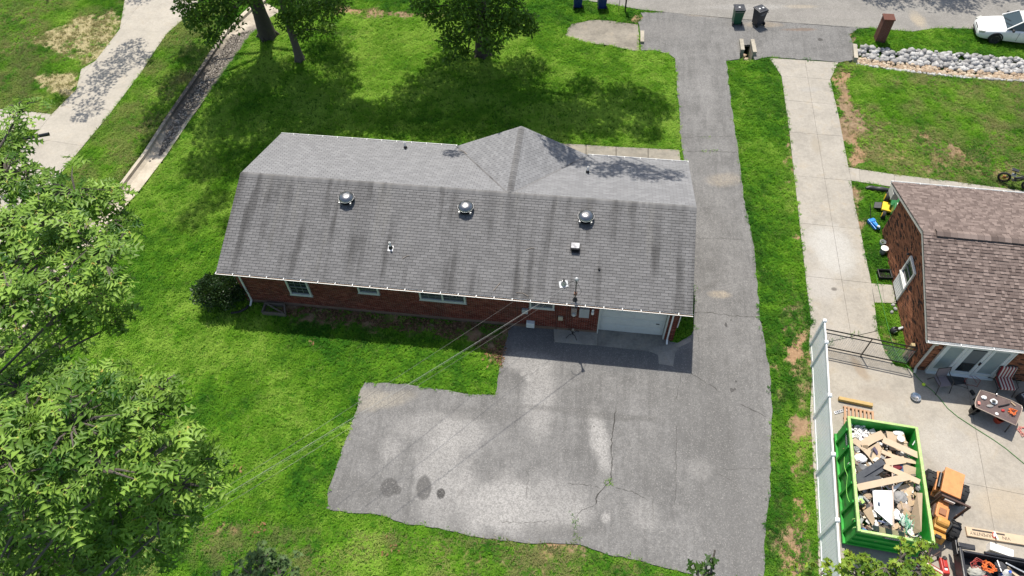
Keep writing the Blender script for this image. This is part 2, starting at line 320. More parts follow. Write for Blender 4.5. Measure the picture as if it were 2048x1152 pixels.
# ---- paving
def m_asphalt(name, base, blobs, var=1.0, streak=None):
    t = NT(name); n = t.noise(.55, 5, .62); n2 = t.noise(2.6, 4, .7)
    c = t.ramp(t.math('ADD', t.math('MULTIPLY', n, .65), t.math('MULTIPLY', n2, .35)), [(.38, tuple(x*(1-.30*var) for x in base)), (.5, base), (.61, tuple(x*(1+.26*var) for x in base))])
    if streak is not None:
        c = t.mix(t.rng(t.noise(1, 4, .6, stretch=(.35, 4, 4, streak)), .48, .66, 0, .5), c, tuple(x*1.35 for x in base))
        c = t.mix(t.rng(t.noise(1.3, 4, .6, stretch=(.28, 3, 3, streak)), .5, .66, 0, .5), c, tuple(x*.66 for x in base))
    c = t.mix(t.rng(t.noise(6.5, 5, .75), .5, .62, 0, .35), c, tuple(x*.72 for x in base)); c = t.mix(t.rng(t.noise(4.3, 5, .75, dist=.5), .54, .64, 0, .35), c, tuple(x*1.3 for x in base))
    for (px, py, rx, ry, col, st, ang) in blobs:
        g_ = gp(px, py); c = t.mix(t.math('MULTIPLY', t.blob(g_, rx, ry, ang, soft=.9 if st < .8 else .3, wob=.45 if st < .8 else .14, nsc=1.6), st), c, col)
    c = t.mix(t.math('MULTIPLY', t.rng(t.noise(17, 4, .9), .43, .57), .62), c, tuple(x*.6 for x in base))
    c = t.mix(t.math('MULTIPLY', t.rng(t.noise(21, 3, .8), .56, .64), .5), c, (.36, .345, .32))
    t.bump(t.noise(60, 3, .8), .5, .008); return t.out(c, .93, 0, .25)
LT = (.40, .385, .365); DK = (.11, .106, .10); SAND = (.44, .36, .25); OIL = (.03, .028, .027)
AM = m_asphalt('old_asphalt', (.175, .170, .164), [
    (1010, 1010, 1.15, 1.0, LT, .75, 0), (880, 950, .9, 2.0, LT, .55, 0), (920, 870, .9, .9, LT, .6, .3), (1080, 800, .6, 1.7, LT, .5, -.1), (1200, 880, .35, 1.3, LT, .75, .1), (780, 900, .4, .5, LT, .4, 0),
    (1130, 1030, 1.0, .5, LT, .35, 0), (1400, 940, .5, .4, LT, .5, 0), (1290, 1030, .5, .6, LT, .35, 0), (1060, 725, 1.1, .5, LT, .5, 0), (730, 800, .8, .5, (.36, .32, .25), .5, 0), (780, 800, 1.0, .35, (.36, .32, .25), .5, .2),
    (1240, 835, 1.6, .16, DK, .6, -.1), (1130, 820, 2.0, .14, DK, .45, -.12), (1120, 1060, 1.3, .22, DK, .55, -.05), (1467, 873, .3, .28, DK, .6, 0), (1450, 360, .9, .45, SAND, .35, .1), (1438, 590, .45, .2, SAND, .6, -.1), (778, 976, .33, .38, (.07, .067, .065), .82, 0), (794, 981, .17, .18, (.07, .067, .065), .81, 0), (848, 976, .29, .48, (.07, .067, .065), .82, 0), (882, 988, .16, .2, (.025, .023, .022), .9, 0), (922, 986, .13, .13, (.08, .075, .07), .75, 0), (1440, 880, 1.7, 4.5, DK, .42, -.05), (1060, 672, 2.0, .75, (.11, .11, .112), .6, HY), (1230, 712, 3.2, .7, (.11, .11, .112), .55, HY), (1372, 715, .4, .7, (.11, .11, .112), .5, 0), (1211, 1035, .2, .2, LT, .7, 0), (1057, 757, .13, .13, LT, .6, 0), (1045, 749, .12, .1, LT, .6, 0), (1490, 1030, .9, 3, DK, .3, 0), (700, 990, 1.0, .8, DK, .3, 0), (960, 830, 1.6, .3, DK, .4, -.1), (1330, 800, .9, .8, DK, .3, 0), (1300, 930, .7, 1.2, DK, .25, 0), (1080, 1010, 1.9, 1.0, LT, .4, 0), (940, 1000, .5, 1.4, LT, .5, .1), (840, 850, 1.1, .5, LT, .35, .2),  # patches by the back wall: fresher dark asphalt plus house shadow painted darker
    (1412, 577, .55, .14, DK, .6, .3), (1425, 568, .5, .12, DK, .5, .5), (1470, 1050, .8, 1.5, (.17, .165, .16), .5, 0), (1500, 950, .5, 3, (.18, .175, .17), .5, -.1), (1640, 80, .16, .16, OIL, .8, 0), (1600, 60, 1.0, .15, (.2, .12, .07), .6, -.05),
    (1440, 30, 1.8, .25, (.40, .31, .2), .55, -.06), (1525, 50, 1.2, .3, (.40, .31, .2), .4, -.06), (1330, 60, 1.6, 1.0, (.2, .19, .18), .5, 0), (1410, 180, .5, 3.2, (.28, .27, .26), .35, -.06), (1435, 640, .6, 1.6, (.19, .185, .18), .4, 0)], streak=HY+.02)
RM = m_asphalt('road_asphalt', (.25, .236, .215), [(1500, 15, 3, .3, LT, .4, -.06), (1835, 40, .4, .8, SAND, .7, 0), (1600, 14, 1.0, .2, SAND, .4, -.06), (1700, 30, 4, .4, (.3, .28, .26), .4, -.08)], .6)
def sheet(name, poly, z0, z1, mat, parent=None, kind=None):
    mb = MB(); mb.prism(poly, z0, z1); o = mb.build(name, mat, parent); 
    if kind: o['kind'] = kind
    return o
sheet('road', P_ROAD, -.1, .036, RM, kind='structure')
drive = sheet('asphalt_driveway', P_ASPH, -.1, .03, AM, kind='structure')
CKM = M('crack_dark', (.045, .042, .038), .95); GRM = None
def crack(pts, wd=.022, z=.0322, parent=drive, mat=CKM, jit=.05):
    P3 = [gp(x, y, z) for x, y in pts]; L = []
    for i in range(len(P3)-1):
        n = max(2, int(np.linalg.norm(P3[i+1]-P3[i])/.12)); L += [P3[i]+(P3[i+1]-P3[i])*k/n for k in range(n)]
    L.append(P3[-1]); L = [p + A(random.uniform(-jit, jit), random.uniform(-jit, jit), 0)*(.6) for p in L]
    vs = []; n = len(L)
    for i, p in enumerate(L):
        tg = nrm(L[min(i+1, n-1)]-L[max(i-1, 0)]); s = A(-tg[1], tg[0], 0)*wd/2*random.uniform(.35, 1.2)*(1 if 0 < i < n-1 else .1); vs += [p+s, p-s]
    mb = MB(); mb.add(vs, [(2*i, 2*i+1, 2*i+3, 2*i+2) for i in range(n-1)]); return mb.build('crack', mat, parent)
for pts, wd in [([(1233, 812), (1228, 850), (1223, 880), (1224, 930), (1222, 962), (1208, 975), (1195, 990), (1190, 1012)], .045), ([(1190, 1010), (1160, 1022), (1151, 1040)], .02), ([(1380, 745), (1420, 770), (1440, 785)], .03), ([(1480, 808), (1510, 822), (1536, 834)], .03),
                ([(1364, 742), (1361, 760), (1352, 800)], .015), ([(1353, 850), (1352, 930), (1350, 1010)], .018), ([(1132, 966), (1180, 970), (1200, 975)], .02), ([(1230, 976), (1270, 985), (1295, 1000)], .025), ([(1430, 942), (1450, 955), (1468, 964)], .02), ([(1440, 938), (1490, 938), (1538, 936)], .012),
                ([(1385, 625), (1420, 625), (1470, 632), (1518, 634)], .03), ([(1392, 478), (1440, 476), (1506, 482)], .018), ([(1366, 275), (1420, 273), (1470, 272)], .02), ([(1370, 303), (1420, 302), (1476, 305)], .035), ([(1349, 25), (1460, 37), (1590, 46), (1700, 55)], .06),
                ([(1307, 1043), (1306, 1020), (1308, 990)], .014), ([(1050, 935), (1057, 950), (1052, 1000)], .014), ([(1000, 1043), (1040, 1046), (1100, 1042)], .016), ([(1400, 700), (1390, 640), (1393, 560)], .012)]: crack(pts, wd)
STM = M('oil_stain', (.085, .082, .08), .8, var=.25, sc=9); STD = M('wet_stain', (.02, .018, .017), .5, var=.3); STL = M('pale_spot', (.265, .255, .24), .95, sc=9); SNM = M('dry_sand', (.40, .34, .25), .95, sc=9)
def splat(px, py, rx, ry, mat, z=.0325, n=22, wob=.14, parent=drive):
    c = gp(px, py, z); ph = random.random()*6; mb = MB()
    vs = [c + A((1+wob*math.sin(3*a+ph)+wob*.6*math.sin(7*a+2*ph))*rx*math.cos(a), (1+wob*math.sin(3*a+ph)+wob*.6*math.sin(5*a))*ry*math.sin(a), 0) for a in np.linspace(0, 2*math.pi, n, endpoint=False)]
    mb.add(vs, [tuple(range(n))]); return mb.build('stain', mat, parent)
for a in [ (1188, 853, .03, .03, STD), (1472, 763, .05, .05, STD), (1464, 780, .09, .1, STD), (1470, 778, .04, .06, STD), (1452, 650, .06, .12, STD), (1462, 640, .03, .03, STD)]: splat(*a)
# ---- concrete
def m_conc(name, base, blobs=(), warm=(.36, .30, .22), k=1.0, chip=0):
    t = NT(name); n = t.noise(.8, 6, .65); n2 = t.noise(6, 5, .7); oi = t.n('ShaderNodeObjectInfo')
    c = t.ramp(t.math('ADD', t.math('MULTIPLY', n, .6), t.math('MULTIPLY', n2, .4)), [(.38, tuple(x*(1-.2*k) for x in base)), (.5, base), (.61, tuple(x*(1+.14*k) for x in base))])
    c = t.mix(t.rng(t.noise(1.6, 4, .6, dist=.6), .52, .75, 0, .5), c, warm)
    c = t.mix(t.math('MULTIPLY', oi.outputs['Random'], .14), c, tuple(x*.7 for x in base))
    c = t.mix(t.rng(t.noise(3.3, 6, .75), .58, .75, 0, .35*k), c, tuple(x*.55 for x in base))
    for (px, py, rx, ry, col, st, ang) in blobs: c = t.mix(t.math('MULTIPLY', t.blob(gp(px, py), rx, ry, ang, soft=.9, wob=.45, nsc=1.8), st), c, col)
    c = t.mix(t.math('MULTIPLY', t.rng(t.noise(18, 4, .9), .44, .6), .4), c, tuple(x*.64 for x in base))
    t.bump(t.noise(48, 3, .8), .35, .006); return t.out(c, .9, 0, .3)
CM = m_conc('drive_concrete', (.355, .325, .28), [(1665, 500, 1.0, 1.5, (.46, .45, .425), .75, 0), (1645, 570, .7, .9, (.42, .40, .375), .5, 0), (1632, 290, .25, .7, (.3, .26, .2), .6, -.2), (1668, 579, .12, .1, (.1, .09, .08), .85, 0), (1620, 180, .6, .2, (.33, .32, .3), .4, 0)])
PM = m_conc('patio_concrete', (.36, .325, .275), [(1900, 900, 1.0, 1.2, (.45, .425, .385), .4, 0), (1755, 790, .8, .35, (.3, .25, .2), .4, -.2), (2010, 1010, 1, .7, (.40, .32, .22), .5, 0), (1720, 740, .2, .6, (.25, .17, .1), .5, .3)])
LM = m_conc('pale_concrete', (.40, .365, .31), k=.8)
FM = m_conc('rough_concrete', (.27, .245, .20), k=1.7)
def lines_cells(poly2, cuts, gap=.006):
    """cut a polygon by world lines (pairs of points), leaving a joint between the slabs"""
    cells = [list(poly2)]
    for (p, q) in cuts:
        p, q = np.array(p[:2]), np.array(q[:2]); d = nrm(q-p); n = A(-d[1], d[0]); out = []
        for c in cells:
            for s in (1, -1):
                k = clip(c, [(p+n*s*gap, n*s)])
                if len(k) > 2: out.append(k)
        cells = out
    return cells
def px_cuts(L): return [(gp(*a), gp(*b)) for a, b in L]
JM = M('joint_dirt', (.07, .06, .045), .95)
def slabs(name, poly, cuts, z, mat, gap=.0055):
    base = sheet(name, poly, -.1, z-.02, JM, kind='structure')
    for c in lines_cells(poly, px_cuts(cuts), gap): MB().prism(c, z-.019, z + random.uniform(-.003, .003), bottom=False).build('slab', mat, base, bevel=0)
    return base
slabs('concrete_driveway', P_CD, [((1563, 153), (1661, 160)), ((1568, 201), (1671, 210)), ((1579, 265), (1683, 273)), ((1588, 352), (1702, 362)), ((1600, 447), (1719, 459)), ((1612, 553), (1742, 567)), ((1615, 155), (1648, 352)), ((1755, 662), (1617, 693))], .034, CM)
slabs('patio', P_PAT, [((1958, 900), (1988, 1062)), ((1973, 975), (2048, 990))], .032, PM)
slabs('left_driveway', P_LD, [((240, 59), (341, 65)), ((191, 123), (288, 129)), ((129, 205), (222, 222)), ((70, 278), (165, 292)), ((104, 229), (80, 259))], .032, LM)
slabs('neighbour_walkway', P_WALK, [((1718, 330), (1720, 372)), ((1788, 340), (1788, 380)), ((1858, 350), (1861, 390)), ((1922, 360), (1926, 400)), ((1986, 370), (1990, 405))], .036, CM)
slabs('side_step_pad', P_SP, [((1762, 560), (1769, 612))], .045, CM)
slabs('front_walkway', P_FW, [((1172, 285), (1172, 320)), ((1232, 285), (1232, 325)), ((1296, 290), (1296, 340))], .05, FM, gap=.02)
# ---- pad and apron by the garage
GA = m_conc('stained_concrete', (.25, .235, .21), k=1.9)
sheet('garage_apron', g2([(1194, 655), (1330, 672), (1345, 690), (1356, 686), (1380, 676), (1383, 683), (1358, 696), (1350, 707), (1346, 733), (1317, 729), (1316, 711), (1297, 703), (1194, 692)]), -.05, .042, GA, drive)
sheet('step_pad', g2([(1107, 659), (1194, 667), (1194, 692), (1109, 685)]), -.05, .085, m_conc('pad_concrete', (.31, .295, .26), k=1.4), drive)
# ---- concrete drain apron by the street, dished
mb = MB(); c0 = A(*np.mean(P_DP, 0), 0); rings = [1.0, .86, .6, .3]; n = len(P_DP)
for r, z in zip(rings, (.02, -.03, -.09, -.11)): mb.v += [(c0[0]+(p[0]-c0[0])*r, c0[1]+(p[1]-c0[1])*r, z) for p in P_DP]
mb.v.append((c0[0], c0[1], -.12)); mb.f = [(i*n+j, i*n+(j+1) % n, (i+1)*n+(j+1) % n, (i+1)*n+j) for i in range(3) for j in range(n)] + [(3*n+j, 3*n+(j+1) % n, 4*n) for j in range(n)]; mb.r = [.5]*len(mb.f)
o = mb.build('drain_apron', m_conc('drain_concrete', (.25, .225, .185), k=1.8), smooth=True); o['kind'] = 'structure'
# ---- concrete lined drain channel on the left, kerbed on its right
ch = MB(); prof = [(-1, -.01), (-.8, -.1), (-.3, -.2), (.4, -.2), (.70, -.1), (.72, .05), (1.0, .05), (1.02, -.1)]
for p, nn, h in zip(P_DIL, dnor, DWH): ch.v += [tuple(p - nn*h*u + A(0, 0, z)) for u, z in prof]
m = len(prof); ch.f = [(i*m+j, i*m+j+1, (i+1)*m+j+1, (i+1)*m+j) for i in range(len(P_DIL)-1) for j in range(m-1)]; ch.r = [.5]*len(ch.f)
t = NT('channel_concrete'); c = t.ramp(t.noise(1.4, 6, .7), [(.3, (.34, .29, .22)), (.6, (.5, .44, .35))])
c = t.mix(t.blob(gp(430, 140), 1.6, 6.2, -.46, soft=.8, wob=.5, nsc=1.5), c, t.ramp(t.noise(12, 5, .8), [(.35, (.06, .05, .042)), (.6, (.14, .12, .10)), (.75, (.24, .21, .18))]))
t.bump(t.noise(25, 4, .8), .6, .02); chan = ch.build('drain_channel', t.out(c, .85, 0, .4)); chan['kind'] = 'structure'
def rock_arrays(centres, sizes, seed, flat=.7):
    r = np.random.default_rng(seed); ph = (1+5**.5)/2
    ico = np.array([(-1, ph, 0), (1, ph, 0), (-1, -ph, 0), (1, -ph, 0), (0, -1, ph), (0, 1, ph), (0, -1, -ph), (0, 1, -ph), (ph, 0, -1), (ph, 0, 1), (-ph, 0, -1), (-ph, 0, 1)])/1.9
    fc = np.array([(0, 11, 5), (0, 5, 1), (0, 1, 7), (0, 7, 10), (0, 10, 11), (1, 5, 9), (5, 11, 4), (11, 10, 2), (10, 7, 6), (7, 1, 8), (3, 9, 4), (3, 4, 2), (3, 2, 6), (3, 6, 8), (3, 8, 9), (4, 9, 5), (2, 4, 11), (6, 2, 10), (8, 6, 7), (9, 8, 1)])
    n = len(centres); V = ico[None]*(1+.5*(r.random((n, 12, 1))-.5)); V = V*np.stack([np.ones(n), r.uniform(.6, 1, n), r.uniform(flat-.2, flat+.1, n)], 1)[:, None]
    a = r.uniform(0, 6.28, n); ca, sa = np.cos(a)[:, None], np.sin(a)[:, None]
    V = np.stack([V[..., 0]*ca-V[..., 1]*sa, V[..., 0]*sa+V[..., 1]*ca, V[..., 2]], -1)*np.asarray(sizes)[:, None, None] + np.asarray(centres)[:, None]
    Fc = (fc[None]+12*np.arange(n)[:, None, None]); return V, Fc, r.random(n)
def scatter_poly(poly, n, seed):
    r = np.random.default_rng(seed); q = np.array([p[:2] for p in poly]); lo, hi = q.min(0), q.max(0); out = np.zeros((0, 2))
    while len(out) < n: c = r.uniform(lo, hi, (n*3, 2)); out = np.vstack([out, c[pip(c, poly)]])
    return out[:n]
# gravel washed into the channel
gpoly = g2([(462, 66), (505, 55), (478, 105), (425, 172), (375, 240), (338, 290), (312, 310), (333, 255), (383, 180), (432, 105)])
q = scatter_poly(gpoly, 3600, 3); V, Fc, rr = rock_arrays(np.column_stack([q, np.full(len(q), -.175)]), RNG.uniform(.025, .075, len(q)), 4)
t = NT('creek_gravel'); GVM = t.out(t.ramp(t.attr('rnd'), [(0, (.07, .06, .05)), (.6, (.18, .155, .125)), (.9, (.30, .265, .22)), (1, (.45, .4, .35))]), .85)
o = link('gravel', fastmesh('gravel', V.reshape(-1, 3), Fc.reshape(-1, 3), GVM, {'rnd': np.repeat(rr, 20)}), chan); o['kind'] = 'stuff'
t = NT('creek_stone'); CSM = t.out(t.ramp(t.noise(8, 4), [(.3, (.14, .12, .1)), (.7, (.36, .33, .29))]), .85)
for px, py, s in [(355, 243, .22), (340, 266, .15), (372, 232, .12), (393, 200, .1), (306, 318, .09), (300, 322, .08), (466, 70, .14), (361, 255, .12)]:
    V, Fc, _ = rock_arrays([gp(px, py, -.2)], [s], int(px)); link('stone', fastmesh('stone', V.reshape(-1, 3), Fc.reshape(-1, 3), CSM), chan)
# ---- rip-rap lined ditch on the right
t = NT('riprap_stone'); oi = t.n('ShaderNodeObjectInfo'); r_ = t.math('FRACT', t.math('ADD', t.attr('rnd'), oi.outputs['Random']))
c = t.mix(t.math('MULTIPLY', t.rng(t.noise(11, 5, .7), .35, .65), .6), t.ramp(r_, [(0, (.24, .235, .23)), (.5, (.42, .412, .40)), (1, (.62, .61, .59))]), (.2, .19, .18)); t.bump(t.noise(18, 4), .6, .03); RRM = t.out(c, .85)
t = NT('tan_stone'); oi = t.n('ShaderNodeObjectInfo'); r_ = t.math('FRACT', t.math('ADD', t.attr('rnd'), oi.outputs['Random']))
c = t.mix(t.math('MULTIPLY', t.rng(t.noise(11, 5, .7), .35, .65), .6), t.ramp(r_, [(0, (.26, .18, .11)), (.5, (.42, .31, .21)), (1, (.55, .47, .36))]), (.25, .19, .13)); TNM = t.out(c, .9)
rb = bpy.data.objects.new('rock_bed', None); COL.objects.link(rb); rb['kind'] = 'structure'
up, lowr = P_ROCK[:len(ROCK_U)], P_ROCK[len(ROCK_U):][::-1]
mid = lambda f: [tuple(np.array(a)*(1-f)+np.array(b)*f) for a, b in zip(up, lowr)]
def bed(poly, n, lo, hi, seed, mat, zoff, ind):
    q = scatter_poly(poly, n, seed); z = terrain(q); s = np.random.default_rng(seed).uniform(lo, hi, n)
    V, Fc, rr = rock_arrays(np.column_stack([q, z+zoff]), s, seed); order = np.argsort(-s + .004*np.abs(q[:, 0]-26))
    for i in order[:ind]:
        me = fastmesh('stone', V[i], Fc[0], mat); link('stone', me, rb)
    k = order[ind:]; link('stone_fill', fastmesh('stone_fill', V[k].reshape(-1, 3), (Fc[0][None]+12*np.arange(len(k))[:, None, None]).reshape(-1, 3), mat, {'rnd': np.repeat(rr[k], 20)}), rb, kind='stuff')
bed(up + mid(.5)[::-1], 700, .08, .26, 21, RRM, .1, 190)
bed(mid(.5) + mid(.9)[::-1], 620, .08, .2, 22, TNM, .09, 80)
bed(mid(.84) + lowr[::-1], 420, .05, .14, 23, RRM, .06, 25)
q = scatter_poly(g2([(1712, 90), (1735, 92), (1735, 130), (1714, 124)]), 40, 9)
# ---- culvert head walls
HM = m_conc('headwall_concrete', (.40, .36, .29), k=1.5)
def headwall(p0, p1, h, depth, label, wd=.2):
    a, b = gp(*p0), gp(*p1); r = thing('culvert_headwall', label, 'headwall', (a+b)/2*A(1, 1, 0)); mb = MB()
    mb.beam(a+A(0, 0, (h-depth)/2), b+A(0, 0, (h-depth)/2), wd, h+depth); mb.build('wall', HM, r, world=True, bevel=.015)
    MB().beam(a+A(0, 0, h+.03), b+A(0, 0, h+.03), wd+.03, .06).build('coping', HM, r, world=True, bevel=.012)
headwall((1284, 66), (1284, 88), .12, .5, 'short concrete culvert headwall at the drain apron end by the asphalt driveway')
headwall((1481, 84), (1484, 106), .18, .8, 'concrete culvert headwall on the left of the hole between the two driveways')
headwall((1503, 86), (1508, 112), .22, .8, 'concrete culvert headwall on the right of the hole between the two driveways')
headwall((1708, 92), (1711, 120), .1, .4, 'concrete culvert headwall at the start of the white rock bed')
for i, (px, py, s) in enumerate([(1488, 112, .2), (1492, 119, .16), (1486, 119, .12), (1496, 123, .14)]):
    V, Fc, _ = rock_arrays([gp(px, py, -.42)], [s], 40+i); o = link('rock', fastmesh('rock', V.reshape(-1, 3), Fc.reshape(-1, 3), TNM))
    tag(o, ('largest tan rock in the culvert hole between the driveways', 'tan rock at the grass edge of the culvert hole', 'smallest tan rock on the left of the culvert hole', 'tan rock furthest right in the culvert hole')[i], 'rock', 'rocks in the culvert hole')
# ================================================================== houses
WHITE = M('white_trim', (.74, .74, .72), .45, var=.06, sc=3, dirt=.12); CREAM = M('cream_trim', (.52, .54, .50), .5, var=.08, sc=3, dirt=.12)
GLASS = NT('window_glass'); GLASS = GLASS.out((.02, .028, .03), .06, 0, .7)
PALEG = M('pale_glass', (.30, .36, .36), .12, var=.08, spec=.6); GALV = M('galvanised', (.55, .56, .57), .38, .85, var=.15); DARKM = M('dark_metal', (.05, .05, .052), .35, .7, var=.3); BLK = M('black_plastic', (.018, .018, .02), .45, var=.3)
GREYB = M('grey_paint_box', (.36, .38, .38), .5, var=.1); RUB = M('rubber', (.02, .02, .021), .8, var=.3)
def shingle_polys(region, rows, ex, tabw, gap, jitter, seed):
    """region: convex uv polygon; returns list of (poly, v0, rnd)"""
    r = random.Random(seed); us = [p[0] for p in region]; umin, umax = min(us), max(us); H = hps(region); out = []
    for k in range(rows):
        v0 = k*ex; u = umin - tabw*(.5 if k % 2 else 0) - tabw*r.uniform(0, .04) - (r.uniform(0, tabw) if jitter else 0)
        while u < umax:
            wd = tabw*(r.choice((.45, .6, .8, 1.0)) if jitter else 1)
            q = clip([(u+gap/2, v0), (u+wd-gap/2, v0), (u+wd-gap/2, v0+ex+.012), (u+gap/2, v0+ex+.012)], H)
            if len(q) >= 3 and abs(sum(q[i-1][0]*q[i][1]-q[i][0]*q[i-1][1] for i in range(len(q)))) > .002: out.append((q, v0, r.random()))
            u += wd
    return out
def put_shingle(mb, q, v0, rnd, O, U, V, N, ex, h0, h1):
    n = len(q); top = []; bot = []
    for (u, v) in q:
        base = O + U*u + V*v; f = min(1, max(0, (v-v0)/ex)); top.append(base + N*(h0+(h1-h0)*f)); bot.append(base + N*.001)
    mb.add(top+bot, [tuple(range(n))] + [(i, i+n, (i+1) % n+n, (i+1) % n) for i in range(n)], rnd)
def roof_plane(parent, region, O, U, V, rows, ex, tabw, mat, single=0, gap=.015, jitter=False, seed=1, h0=.021):
    N = np.cross(U, V); L = shingle_polys(region, rows, ex, tabw, gap, jitter, seed); mb = MB()
    for i, (q, v0, rnd) in enumerate(L):
        hh = h0*(1+.8*(rnd > .5)) if jitter else h0
        if i < single:
            m1 = MB(); put_shingle(m1, q, v0, rnd, O, U, V, N, ex, hh, .005); m1.build('shingle', mat, parent)
        else: put_shingle(mb, q, v0, rnd, O, U, V, N, ex, hh, .005)
    o = mb.build('shingle_field', mat, parent); o['kind'] = 'stuff'
def ridge_caps(parent, a, b, d1, d2, mat, step=.14, wd=.16):
    mb = MB(); a, b = A(*a), A(*b); x = nrm(b-a); n = int(np.linalg.norm(b-a)/step)
    for i in range(n):
        p, q = a+x*step*i, a+x*(step*(i+1)+.02); e = A(0, 0, .026+.004*(i % 2)); e2 = A(0, 0, .018)
        mb.add([p+d1*wd+e, p+e*1.2, p+d2*wd+e, q+d1*wd+e2, q+e2*1.2, q+d2*wd+e2, p+d1*wd, p+d2*wd], [(0, 1, 4, 3), (1, 2, 5, 4), (0, 6, 7, 2, 1)])
    o = mb.build('ridge_caps', mat, parent); o['kind'] = 'stuff'
def brick_face(mb, L, z0, z1, holes, T, bl=.203, bh=.0677, mort=.011, proud=.008, gable=None, fl=None):
    """T(u, n, z) -> 3-D; n outward"""
    nrow = int((z1-z0)/bh); 
    for k in range(nrow):
        za, zb = z0+k*bh+mort/2, z0+(k+1)*bh-mort/2; lo, hi = 0, L
        if gable: lo, hi = gable(zb)
        u = lo - (bl/2 if k % 2 else 0)
        while u < hi:
            a, b = max(u+mort/2, lo), min(u+bl-mort/2, hi); u += bl
            if b-a < .02: continue
            segs = [(a, b)]
            for (h0, h1, g0, g1) in holes:
                if g0 < zb and g1 > za:
                    ns = []
                    for (s, e) in segs:
                        if e <= h0 or s >= h1: ns.append((s, e))
                        else:
                            if h0-s > .02: ns.append((s, h0))
                            if e-h1 > .02: ns.append((h1, e))
                    segs = ns
            for s, e in segs:
                p = proud*random.uniform(.6, 1.3)
                mb.add([T(s, 0, za), T(e, 0, za), T(e, 0, zb), T(s, 0, zb), T(s, p, za), T(e, p, za), T(e, p, zb), T(s, p, zb)], [(4, 5, 6, 7), (0, 1, 5, 4), (1, 2, 6, 5), (2, 3, 7, 6), (3, 0, 4, 7)])
def window_unit(parent, T, u0, u1, z0, z1, frame=WHITE, grid=(2, 2), glass=GLASS, inset=.05, fw=.07, sashes=1, name='window'):
    """frame, panes and bars as one window part with sub-parts"""
    def bx(mb, a, b, c, d, n0, n1): 
        v = [T(x, n, z) for z in (c, d) for n in (n0, n1) for x in (a, b)]
        mb.add(v, [(0, 1, 3, 2), (4, 6, 7, 5), (0, 4, 5, 1), (2, 3, 7, 6), (0, 2, 6, 4), (1, 5, 7, 3)])
    mb = MB(); bx(mb, u0, u1, z0, z0+fw, -.06, .03); bx(mb, u0, u1, z1-fw, z1, -.06, .02); bx(mb, u0, u0+fw, z0+fw, z1-fw, -.06, .02); bx(mb, u1-fw, u1, z0+fw, z1-fw, -.06, .02)
    w_ = mb.build(name, frame, parent); n = sashes; wd = (u1-u0-2*fw)/n
    sl_ = MB(); bx(sl_, u0-.03, u1+.03, z0-.03, z0-.002, -.05, .05); sl_.build('sill', frame, w_)
    for i in range(n):
        a, b = u0+fw+wd*i, u0+fw+wd*(i+1)
        if i: m2 = MB(); bx(m2, a-.04, a+.04, z0+fw, z1-fw, -.05, .015); m2.build('mullion', frame, w_)
        p = MB(); bx(p, a+.005, b-.005, z0+fw+.005, z1-fw-.005, -.06, -.045); p.build('pane', glass, w_)
        g = MB(); zm = (z0+z1)/2; bx(g, a+.005, b-.005, zm-.02, zm+.02, -.05, -.012)
        for k in range(1, grid[0]): x = a+(b-a)*k/grid[0]; bx(g, x-.01, x+.01, z0+fw+.005, zm-.021, -.044, -.025); bx(g, x-.01, x+.01, zm+.021, z1-fw-.005, -.044, -.025)
        for hlo, hhi in ((z0+fw, zm), (zm, z1-fw)):
            for k in range(1, grid[1]): z = hlo+(hhi-hlo)*k/grid[1]; bx(g, a+.005, b-.005, z-.01, z+.01, -.043, -.026)
        g.build('bars', M('bar_grey', (.16, .17, .165), .5), w_)
    return w_
def gutter(parent, a, b, out, mat, hang=.75, label=None, fill=None):
    """open trough from a to b on the side 'out' of the eave"""
    a, b, out = A(*a), A(*b), nrm(out); up = A(0, 0, 1); mb = MB(); p = [(0, .0), (0, -.11), (.07, -.11), (.115, -.02), (.125, .0), (.105, .0), (.1, -.015), (.065, -.095), (.012, -.095), (.012, 0)]
    for e in (a, b): mb.v += [tuple(e+out*x+up*z) for x, z in p]
    n = len(p); mb.f = [(i, (i+1) % n, n+(i+1) % n, n+i) for i in range(n)] + [tuple(range(n-1, -1, -1)), tuple(range(n, 2*n))]; mb.r = [.5]*len(mb.f)
    g_ = mb.build('gutter', mat, parent); L = np.linalg.norm(b-a); x = (b-a)/L
    k = 0
    while k*hang < L-.02:
        c = a+x*(.03+k*hang); MB().beam(c+up*.008-out*.05, c+out*.118+up*.008, .028, .02).build('hanger', mat, g_); k += 1
    if fill:
        m2 = MB(); m2.beam(a+x*.02+out*.055-up*.06, b-x*.02+out*.055-up*.06, .085, .03); m2.build('leaf_debris', fill, g_)
    return g_
def downspout(parent, top, pts, mat, wd=.075):
    mb = MB(); P_ = [A(*top)]+[A(*p) for p in pts]
    for i in range(len(P_)-1): mb.beam(P_[i], P_[i+1], wd, wd*.8, up=(1, 0, 0) if abs(nrm(P_[i+1]-P_[i])[2]) > .7 else (0, 0, 1))
    return mb.build('downspout', mat, parent, bevel=.012)
